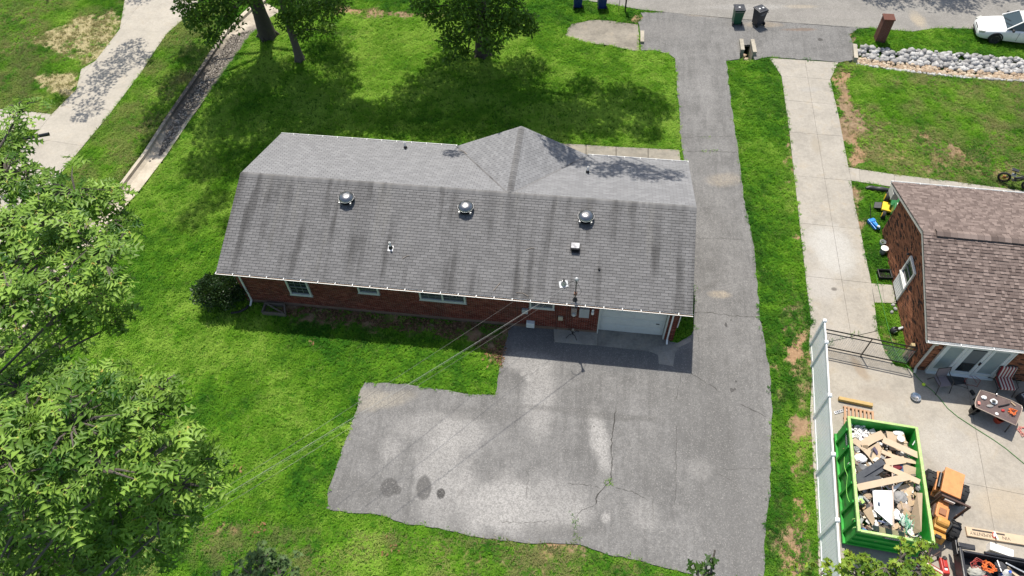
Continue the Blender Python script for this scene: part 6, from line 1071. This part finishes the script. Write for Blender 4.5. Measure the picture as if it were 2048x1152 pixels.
MB().box((0, .78, .58), (.36, .5, .2)).box((0, 1.05, .66), (.42, .55, .14)).build('seat_deck', OR, om, bevel=.02); MB().box((0, 1.02, .76), (.24, .26, .06)).build('seat_pan', M('deck_dark', (.3, .13, .06), .7), om, bevel=.02); MB().box((0, 1.1, .42), (.5, 1.0, .2)).build('front_chassis', BRN, om, bevel=.02)
for s in (-1, 1):
    for y, rr_, wd in ((-.15, .40, .3), (1.35, .36, .28)):
        wl = MB().lathe([(.16, -wd/2), (rr_*.93, -wd/2), (rr_, -wd/3), (rr_, wd/3), (rr_*.93, wd/2), (.16, wd/2)], (s*.56, y, rr_), 24, roty(math.pi/2)).build('wheel', RUB, om, smooth=True); lg = MB()
        for k in range(16): a_ = k*.3927; lg.box((s*.56+(.07 if k % 2 else -.07), y+rr_*math.cos(a_), rr_+rr_*math.sin(a_)), (wd*.5, .05, .05), rotx(a_))
        lg.build('tread', RUB, wl); MB().lathe([(.0, wd/2-.02), (.15, wd/2-.02), (.17, wd/2+.005)], (s*.56, y, rr_), 16, roty(s*math.pi/2)).build('rim', YO, wl)
rp = MB(); rp.beam((-.44, 1.0, .6), (-.44, 1.0, 1.72), .07, .07); rp.beam((.44, 1.0, .6), (.44, 1.0, 1.72), .07, .07); rp.beam((-.475, 1.0, 1.75), (.475, 1.0, 1.75), .07, .07); rp.build('roll_bar', BRN, om, bevel=.01)
MB().box((0, 1.58, .72), (.42, .4, .3)).lathe([(.14, -.2), (.16, -.1), (.16, .1), (.14, .2)], (0, 1.5, .9), 14, roty(math.pi/2)).build('motor_head', YO, om, bevel=.02); MB().tube([(-.2, 1.3, .9), (-.26, 1.5, 1.05), (-.2, 1.75, .85)], .03, 8).build('hydraulic_hose', M('hose_dark', (.05, .05, .05), .6), om, smooth=True); MB().box((0, 1.95, .6), (.5, .28, .34), rotx(.4)).build('front_plate', YO, om, bevel=.02); MB().box((0, 2.02, .76), (.2, .1, .12)).build('coupler', DARKM, om)
hb = MB(); hb.beam((0, 2.05, .45), (.05, 2.55, .3), .08, .08); hb.tube([(-.3, 2.3, .35), (-.1, 2.6, .3), (.25, 2.55, .32), (.35, 2.4, .4)], .025, 6); hb.build('drawbar', BRN, om)
# ------------------------------------------------------------------ long cardboard carton with lettering, white box
k4 = [gp(1931, 1053, .1), gp(2048, 1072, .1), gp(2048, 1089, .1), gp(1934, 1072, .1)]; xd = nrm(k4[1]-k4[0]); yd = nrm(np.cross(A(0, 0, 1), xd)); ct = thing('long_carton', 'long flat brown carton with upside down lettering on the patio', 'carton', (k4[0]+k4[3])/2*A(1, 1, 0)+A(0, 0, .032), math.atan2(xd[1], xd[0]))
Wc = .34; MB().box((1.25, 0, .05), (2.5, Wc, .1)).build('carton', CB, ct, bevel=.008); TXT = M('ink_black', (.05, .04, .035), .8)
def lettering(body, size, loc, rz, parent, mat, name='lettering', ext=.001, align='CENTER', R=None):
    cu = bpy.data.curves.new(name, 'FONT'); cu.body = body; cu.size = size; cu.extrude = ext; cu.align_x = align; cu.align_y = 'CENTER'; ob = bpy.data.objects.new(name, cu); COL.objects.link(ob)
    dg = bpy.context.evaluated_depsgraph_get(); me = bpy.data.meshes.new_from_object(ob.evaluated_get(dg)); bpy.data.objects.remove(ob); me.materials.append(mat); o = link(name, me, parent); o.location = loc; o.rotation_euler = (0, 0, rz); return o
MB().box((.75, .085, .1015), (1.1, .06, .003)).build('printed_bar', TXT, ct); lettering('VIN   CARPENTRY', .17, (.78, -.035, .102), math.pi, ct, TXT)
wb = thing('white_box', 'long white cardboard box beside the brown carton with lettering', 'box', gp(2003, 1100, .3)*A(1, 1, 0)+A(0, 0, .032), -.42); MB().box((0, 0, .15), (.76, .28, .3)).build('box', WHB, wb, bevel=.008); MB().box((-.12, -.142, .15), (.4, .004, .12)).build('label_panel', M('grey_print', (.3, .3, .31), .7), wb)
tg = thing('red_package', 'small red and white packet lying on the brown carton', 'packet', gp(1988, 1071, .13)*A(1, 1, 0)+A(0, 0, .134), -.3); MB().box((0, 0, .02), (.12, .2, .04)).build('packet', M('packet_red', (.55, .09, .06), .5), tg, bevel=.006); MB().box((0, .0, .042), (.07, .12, .004)).build('packet_label', WHB, tg)
o = MB().beam(gp(1996, 1079, .3), gp(1988, 1062, .16), .05, .012).build('white_lath', WHB); tag(o, 'white lath leaning from the white box over the brown carton', 'lath')
# ------------------------------------------------------------------ black utility trailer with odds and ends
t0 = gp(1921, 1098, .95); t1 = gp(2048, 1122, .95); xd = nrm(t1-t0); tl = thing('black_trailer', 'black open utility trailer heaped with tools at the bottom right corner', 'trailer', t0*A(1, 1, 0), math.atan2(xd[1], xd[0])); TB_ = M('trailer_black', (.028, .028, .032), .4, var=.3, sc=3)
Lx, Ly = 2.4, 1.7
MB().box((.04, -Ly/2, .66), (.08, Ly, .58)).build('side_wall', TB_, tl, bevel=.02); MB().box((Lx/2+.08, -.04, .66), (Lx-.08, .08, .58)).build('end_wall', TB_, tl, bevel=.02); MB().box((Lx, -Ly/2-.04, .66), (.08, Ly, .58)).build('side_wall', TB_, tl, bevel=.02); MB().box((Lx/2, -Ly, .66), (Lx-.1, .08, .58)).build('end_wall', TB_, tl, bevel=.02); MB().box((Lx/2, -Ly/2, .39), (Lx-.1, Ly-.1, .05)).build('bed', TB_, tl)
MB().tube([(-.02, -Ly, .97), (-.02, .02, .97), (.45, .06, .99)], .045, 8).build('rail', TB_, tl, smooth=True); MB().tube([(.75, .02, .99), (Lx, .02, .99)], .045, 8).build('rail', TB_, tl, smooth=True)
for x in (-.14, Lx+.14): MB().lathe([(.12, -.1), (.29, -.1), (.31, 0), (.29, .1), (.12, .1)], (x, -1.2, .31), 20, roty(math.pi/2)).build('wheel', RUB, tl, smooth=True)
tb = MB(); tb.box((-.05, .1, .7), (.06, .5, .3)); tb.box((.2, .14, .95), (.55, .16, .12)); tb.build('tool_tray', TB_, tl, bevel=.02)
TW = lambda x, y, z: t0*A(1, 1, 0) + rotz(math.atan2(xd[1], xd[0]))@A(x, y, z)
def cords(name, label, cat, c, sp, n, rad, mat, seed, grp=None, zs=.05):
    r = np.random.default_rng(seed); P_ = []; 
    for i in range(n): a_ = i*.9+r.normal(0, .5); rr_ = sp*(.35+.65*r.random()); P_.append(A(*c)+A(rr_*math.cos(a_), rr_*.8*math.sin(a_), r.uniform(0, zs)))
    Q = []
    for i in range(len(P_)-1): Q += [P_[i]*(1-f)+P_[i+1]*f for f in (0, .33, .66)]
    o = MB().tube(Q, rad, 5).build(name, mat, smooth=True); return tag(o, label, cat, grp)
OC = M('cord_orange', (.75, .17, .04), .5, var=.15); PK = M('cord_pink', (.60, .20, .17), .55); RC = M('cord_red', (.30, .04, .03), .55); BC = M('cord_black', (.02, .02, .02), .5); GH = M('hose_green', (.05, .20, .035), .5); CT_ = 'tools heaped in the black trailer'
cords('extension_cord', 'orange extension cord heap in the black trailer', 'cord', TW(.85, -.45, .85), .28, 40, .017, OC, 5, zs=.2); cords('extension_cord', 'dark red cord coiled in the black trailer', 'cord', TW(.55, -.4, .85), .3, 26, .014, RC, 6, zs=.12)
crumple('grey_tarp', 'pale grey tarp crumpled in the black trailer', 'tarp', TW(.5, -.62, .78), (.3, .2, .14), M('tarp_pale', (.36, .35, .30), .7, var=.2), 21, CT_)
jg = thing('plastic_jug', 'white jug with blue label in the black trailer', 'jug', TW(1.45, -.5, .42), .4, CT_); MB().lathe([(.13, 0), (.14, .04), (.14, .34), (.06, .46), (.04, .5)], (0, 0, .1), 16).build('jug', WPL, jg, smooth=True); MB().lathe([(.143, .16), (.143, .3)], (0, 0, .1), 16, cap=False).build('label_band', M('label_blue', (.03, .1, .5), .5), jg); MB().lathe([(.045, .48), (.045, .54), (.0, .54)], (0, 0, .1), 10).build('cap', M('label_blue', (.03, .1, .5), .5), jg)
for nm, lb, a, b, wd, mt_ in [('white_post', 'white plastic post lying across the near end of the trailer', (1.05, -.82, .98), (2.6, -.95, .98), .16, WPL), ('aluminium_rail', 'long aluminium rail leaning along the trailer', (1.4, -.2, .98), (2.5, -.62, .98), .05, GALV), ('wood_offcut', 'tan wood offcut in the trailer', (1.5, -.28, .8), (1.95, -.6, .75), .1, CB), ('steel_bar', 'thin steel bar across the tools in the trailer', (.55, -.9, .95), (1.2, -.82, .95), .03, GALV), ('white_rod', 'thin white rod among the trailer cords', (1.15, -.15, .95), (1.25, -.5, .9), .04, WHB)]:
    o = MB().beam(TW(*a), TW(*b), wd, wd*.6).build(nm, mt_, bevel=.008); tag(o, lb, 'bar', CT_)
crumple('dark_bag', 'dark bag between jug and rail in the trailer', 'bag', TW(1.3, -.3, .8), (.2, .18, .16), M('bag_dark', (.05, .05, .055), .7), 22, CT_); crumple('rag', 'pink red rag in the trailer', 'rag', TW(.75, -.8, .8), (.16, .1, .08), M('rag_pink', (.4, .06, .08), .8), 23, CT_); crumple('plastic_bag', 'clear white plastic film beside the jug in the trailer', 'wrapping', TW(1.4, -.72, .78), (.2, .14, .1), CRW, 24, CT_)
# red jack and striped cushion near the machine
rj = thing('trolley_jack', 'red trolley jack on the patio below the orange loader', 'jack', gp(1886, 1134, .03), -.15); RED = M('jack_red', (.45, .03, .025), .45, var=.2); MB().box((0, 0, .1), (.26, .62, .14), taper=.85).build('chassis', RED, rj, bevel=.02); MB().box((0, .08, .2), (.12, .3, .08)).build('lift_arm', RED, rj, bevel=.01); MB().lathe([(.07, 0), (.07, .05)], (0, .24, .22), 12).build('saddle', DARKM, rj); MB().box((0, -.1, .178), (.1, .12, .005)).build('decal', WHB, rj)
for x in (-.13, .13): MB().lathe([(.06, -.025), (.06, .025)], (x, .28, .06), 12, roty(math.pi/2)).build('wheel', RUB, rj)
t = NT('stripe_cloth'); tc = t.n('ShaderNodeTexCoord'); sx = t.n('ShaderNodeSeparateXYZ'); t.L.new(tc.outputs['Object'], sx.inputs[0]); f = t.math('FRACT', t.math('MULTIPLY', sx.outputs[0], 8.0)); STR = t.out(t.mix(t.rng(f, .46, .54), (.62, .55, .47), (.25, .035, .04)), .9)
def cushion(parent, c, d, R=I3, mat=STR, name='cushion'):
    o = MB().box((0, 0, 0), d).build(name, mat, parent, bevel=min(d)*.4); o.location = c; o.rotation_euler = Matrix([list(x) for x in R]).to_euler(); return o
cu = thing('striped_cushion', 'red and white striped cushion lying by the red trolley jack', 'cushion', gp(1858, 1140, .1)*A(1, 1, 0)+A(0, 0, .03), .9); cushion(cu, (0, 0, .07), (.5, .9, .12))
# ------------------------------------------------------------------ patio furniture
ca = thing('patio_chair', 'black framed patio chair with grey sling seat facing the concrete', 'chair', gp(1876, 772, .03), .08); FR = M('chair_frame', (.045, .04, .038), .5, var=.2); SLG = M('sling_grey', (.20, .17, .18), .8, var=.12)
for s in (-1, 1): MB().tube([(s*.29, -.38, 0), (s*.28, -.26, .4), (s*.28, -.2, .62), (s*.28, .22, .64), (s*.27, .3, .95)], .018, 8).build('arm_frame', FR, ca, smooth=True); MB().tube([(s*.28, .36, 0), (s*.27, .2, .42), (s*.26, -.24, .42)], .018, 8).build('leg', FR, ca, smooth=True)
MB().tube([(-.27, .3, .95), (.27, .3, .95)], .018, 8).build('top_rail', FR, ca); MB().plate([(-.25, -.25, .43), (.25, -.25, .43), (.25, .2, .41), (-.25, .2, .41)], .015).build('seat', SLG, ca); MB().plate([(-.25, .2, .45), (.25, .2, .45), (.25, .295, .92), (-.25, .295, .92)], .012).build('backrest', SLG, ca)
ma = gq([(1888, 752), (1924, 749), (1933, 767), (1900, 771)], .045); dm_ = MB().plate(ma, .02).build('door_mat', M('mat_dark', (.055, .055, .055), .95, var=.5, sc=30)); tag(dm_, 'dark mesh door mat on the patio between the two chairs', 'mat')
cb_ = thing('patio_chair', 'patio chair with red and white striped cushions by the french doors', 'chair', gp(1999, 776, .03), -.12)
for s in (-1, 1): MB().tube([(s*.34, -.42, .02), (s*.34, -.3, .36), (s*.34, -.3, .6), (s*.34, .28, .62), (s*.33, .42, 1.0)], .02, 8).build('arm_frame', FR, cb_, smooth=True); MB().tube([(s*.34, .46, .02), (s*.33, .2, .38), (s*.33, -.3, .38)], .02, 8).build('leg', FR, cb_, smooth=True)
MB().tube([(-.33, .42, 1.0), (-.15, .44, 1.06), (.15, .44, 1.06), (.33, .42, 1.0)], .02, 8).build('top_rail', FR, cb_, smooth=True); cushion(cb_, (0, -.05, .45), (.6, .58, .11), name='seat_cushion'); cushion(cb_, (0, .32, .76), (.6, .12, .58), rotx(-.25), name='back_cushion')
tz = .74; tp = [gp(*q_, tz) for q_ in [(1961, 780), (1990, 789), (2022, 801), (2043.5, 812), (2044.5, 818), (2042, 826), (2032, 851), (1992, 833), (1951, 814), (1950, 806), (1953, 796)]]; tcn = np.mean(tp, 0)
tbn = thing('patio_table', 'brown bow ended patio table strewn with tools and cords', 'table', tcn*A(1, 1, 0)); MB().plate(tp, .03).build('table_top', M('table_brown', (.12, .085, .078), .35, var=.2, sc=4), tbn, world=True); MB().tube(tp, .02, 8, closed=True).build('edge_trim', M('trim_tan', (.34, .27, .22), .4), tbn, world=True, smooth=True)
for i in (0, 3, 6, 8): q_ = tp[i]*.82+tcn*.18; MB().tube([q_-A(0, 0, .03), q_*A(1, 1, 0)+(tp[i]-tcn)*A(.1, .1, 0)+A(0, 0, .03)], .025, 8).build('leg', FR, tbn, world=True)
TG = 'clutter on the patio table'
crumple('appliance_part', 'white moulded appliance part on the patio table', 'part', gp(1988, 803, .80), (.15, .13, .06), CRW, 31, TG, 2); MB().box(gp(1988, 803, .87), (.12, .12, .02), rotz(-.4)).build('black_insert', BLK); tag(bpy.data.objects['black_insert'], 'square black insert on the white appliance part', 'part', TG)
crumple('white_hose', 'white hose fitting at the left of the table clutter', 'hose', gp(1968, 795, .79), (.12, .09, .05), CRW, 32, TG, 2); crumple('white_cloth', 'white cloth scraps in the table clutter middle', 'cloth', gp(1980, 812, .77), (.14, .07, .03), CRG, 33, TG, 2)
rd = MB().box(gp(1958, 806, .79), (.09, .14, .05), rotz(-.3)).build('battery_pack', M('pack_pink', (.6, .22, .18), .5), bevel=.01); tag(rd, 'pinkish red battery pack at the left end of the table', 'battery', TG)
o = MB().tube([gp(1997, 813, .78), gp(2019, 808, .78)], .028, 8).build('black_rod', BLK); tag(o, 'black ribbed rod lying across the table', 'rod', TG); o = MB().lathe([(.03, 0), (.06, 0), (.06, .03), (.03, .03)], gp(1993, 828, .745), 14).build('tape_roll', WHB); tag(o, 'small white tape roll near the table edge', 'tape', TG)
o = MB().box(gp(2026, 808, .77), (.05, .2, .05), rotz(.5)).build('brown_tool', CBD); tag(o, 'brown handled tool at the right end of the table', 'tool', TG); o = MB().lathe([(.03, 0), (.03, .09), (.0, .1)], gp(1992, 790, .745), 10).build('spray_can', GALV); tag(o, 'small grey can at the back edge of the table', 'can', TG)
cords('extension_cord', 'orange extension cord piled on the patio table', 'cord', gp(2024, 824, .77), .2, 34, .014, OC, 7, TG, .1); crumple('red_glove', 'red glove beside the orange cord on the table', 'glove', gp(2006, 821, .77), (.07, .06, .05), M('glove_red', (.45, .03, .03), .7), 34, TG, 2)
bucket('red bucket standing under the patio table', gp(1994, 842, .03), .17, .28, M('bucket_red', (.4, .05, .02), .45)); bucket('black bucket under the left end of the patio table', gp(1944, 824, .03), .17, .34, BLK)
cords('extension_cord', 'pink extension cord coiled on the ground right of the table', 'cord', gp(2046, 862, .05), .35, 30, .012, PK, 8); cords('extension_cord', 'red cord looped on the patio by the door mat', 'cord', gp(1942, 764, .045), .4, 12, .009, RC, 9); cords('extension_cord', 'thin black cable looped over the door mat', 'cord', gp(1922, 768, .06), .36, 10, .009, BC, 10)
ch_ = MB().box(gp(1945, 785, .09), (.1, .22, .12), rotz(.2)).build('battery_charger', BLK, bevel=.02); tag(ch_, 'black battery charger on the patio left of the table', 'charger')
bl = thing('metal_bowl', 'shiny metal bowl on the concrete by the shadow edge', 'bowl', gp(1830, 796, .03)); MB().lathe([(.1, 0), (.17, .07), (.2, .1), (.21, .1), (.18, .06), (.1, .012), (.0, .012)], (0, 0, 0), 24).build('bowl', M('steel_bright', (.62, .62, .62), .2, .9), bl, smooth=True)
o = MB().lathe([(.01, -.07), (.05, -.05), (.07, 0), (.05, .05), (.01, .07)], gp(1847.5, 769, .1), 14).build('ball', M('ball_lime', (.55, .75, .05), .6), smooth=True); tag(o, 'yellow green ball near the grey sling chair', 'ball')
tbg = thing('tool_bag', 'black and grey tool bag at the right edge of the patio by the wall', 'bag', gp(2046, 805, .03), .3); MB().box((0, 0, .2), (.42, .6, .4)).build('bag', M('bag_black', (.03, .03, .034), .7), tbg, bevel=.08); MB().box((-.05, .05, .41), (.24, .36, .05)).build('flap', M('bag_grey', (.36, .38, .4), .6), tbg, bevel=.02); MB().tube([(-.1, -.25, .38), (-.12, 0, .55), (-.1, .25, .38)], .02, 6).build('handle', BLK, tbg)
hz_ = [gp(x, y, .05 if y > 738 else .07) for x, y in [(1752, 548), (1757, 575), (1763, 600), (1769, 625), (1775, 650), (1781, 672), (1787, 694), (1800, 720), (1818, 735), (1836, 756), (1850, 770), (1866, 782), (1880, 797), (1895, 816), (1915, 833), (1950, 856), (1985, 878), (2012, 897), (2048, 927), (2090, 960)]]
o = MB().tube(hz_, .013, 6).build('garden_hose', GH, smooth=True); tag(o, 'green garden hose running from the side lawn across the patio', 'hose')
# ------------------------------------------------------------------ by the main house
ww = thing('window_well_frame', 'weathered wooden frame over a leaf filled pit at the back wall', 'frame', gp(552, 622), HY); q4 = [A(*gp(*p)) for p in [(533, 612), (571, 614), (573, 634), (527, 630)]]
for i in range(4): MB().beam(q4[i]+A(0, 0, .12), q4[(i+1) % 4]+A(0, 0, .12), .06, .26).build('board', WGREY, ww, world=True)
MB().beam(q4[0]+A(0, 0, .25), q4[2]+A(0, 0, .2), .05, .05).build('brace', WGREY, ww, world=True); MB().plate([p+A(0, 0, .04) for p in q4], .02).build('leaf_bed', M('leaf_bed', (.13, .085, .06), .95, var=.5, sc=18), ww, world=True)
dp_ = MB().tube([gp(497, 611, .1), gp(492, 617, .09), (gp(478, 624, .09)), gp(462, 626, .08)], .055, 8).build('drain_pipe', BLK, smooth=True); tag(dp_, 'black corrugated drain pipe curling from the left downspout under the shrub', 'pipe')
us = thing('umbrella_base', 'black four legged metal stand on the concrete pad by the garage', 'stand', gp(1145, 670, .085)); MB().tube([(0, 0, .05), (0, 0, .42)], .02, 8).build('stem', DARKM, us); MB().lathe([(.045, .4), (.05, .46), (.03, .48)], (0, 0, 0), 12).build('collar', M('stand_tan', (.3, .26, .2), .6), us)
for k in range(4): a_ = k*1.571+.5; MB().tube([(0, 0, .12), (math.cos(a_)*.2, math.sin(a_)*.2, .16), (math.cos(a_)*.34, math.sin(a_)*.34, .01)], .014, 6).build('leg', BLK, us)
# twigs on the roof
TWG = M('twig', (.30, .25, .2), .9)
for (a, b, fr), lb in zip([((8.2, 1.35), (7.95, 1.2), 0), ((13.1, 2.0), (13.45, 2.1), 0), ((12.2, .55), (11.95, .2), 0), ((9.6, 7.9), (9.1, 8.3), 1), ((12.9, .2), (13.4, .1), 0)], ['small twig on the back roof slope near the left vent pipe', 'short pale twig in the middle of the back roof slope', 'thin twig near the back gutter right of the double window', 'twigs caught in the left valley of the front gable', 'thin twig lying on the back gutter']):
    if fr: P0, P1 = hw_(*a, EZ+(2*HW-a[1])*(RZ-EZ)/HW+.06), hw_(*b, EZ+(2*HW-b[1])*(RZ-EZ)/HW+.06)
    else: P0, P1 = hw_(*a, EZ+a[1]*(RZ-EZ)/HW+.04), hw_(*b, EZ+b[1]*(RZ-EZ)/HW+.04)
    o = MB().tube([P0, (P0+P1)/2+A(.04, .05, .01), P1], .012, 5).build('twig', TWG); tag(o, lb, 'twig', 'twigs on the roof')
# ------------------------------------------------------------------ overhead cables
def cable(label, a, b, rad, mat, sag):
    a, b = A(*a), A(*b); P_ = [a+(b-a)*f-A(0, 0, sag*4*f*(1-f)) for f in np.linspace(0, 1, 40)]; o = MB().tube(P_, rad, 6).build('overhead_cable', mat, smooth=True); return tag(o, label, 'cable', 'cables from the house to the pole')
CG = M('cable_silver', (.19, .195, .195), .5, .2, var=.25, sc=2); ms_ = hw_(15.32, .14, 3.92); pole = A(-22.2, -1.0, 6.4)
cable('silver twisted service cable from the roof mast towards the oak', ms_, pole, .006, CG, .25); cable('black conductor running beside the silver service cable', ms_+A(0, 0, -.04), pole+A(0, 0, -.06), .004, BLK, .32)
e1 = hw_(12.86, -.1, 2.5); cable('thin dark cable from the back gutter towards the oak', e1, pole+A(-.2, 0, -.9), .006, BLK, .2); cable('thin lower cable from the wall box towards the oak', hw_(14.2, -.05, 2.45), pole+A(.2, 0, -.6), .006, BLK, .25)
up_ = thing('utility_pole', 'wooden utility pole beyond the oak carrying the house cables', 'pole', pole*A(1, 1, 0)); MB().tube([(0, 0, -.3), (0, 0, 9)], [.16, .12], 10).build('pole', WGREY, up_, smooth=True)
# black lamp arm over the left driveway
la = thing('street_lamp', 'black lamp arm reaching out of the oak over the left driveway', 'lamp', gp(-10, 300)); e0, e2 = gp(98, 268, 5.0), gp(20, 283, 5.0); b0 = gp(-10, 300); MB().tube([A(0, 0, 0), A(0, 0, 5.0)], .07, 10).build('pole', BLK, la, smooth=True)
MB().tube([b0+A(0, 0, 4.97), e2, e0], [.06, .07, .085], 10).build('arm', BLK, la, world=True, smooth=True)
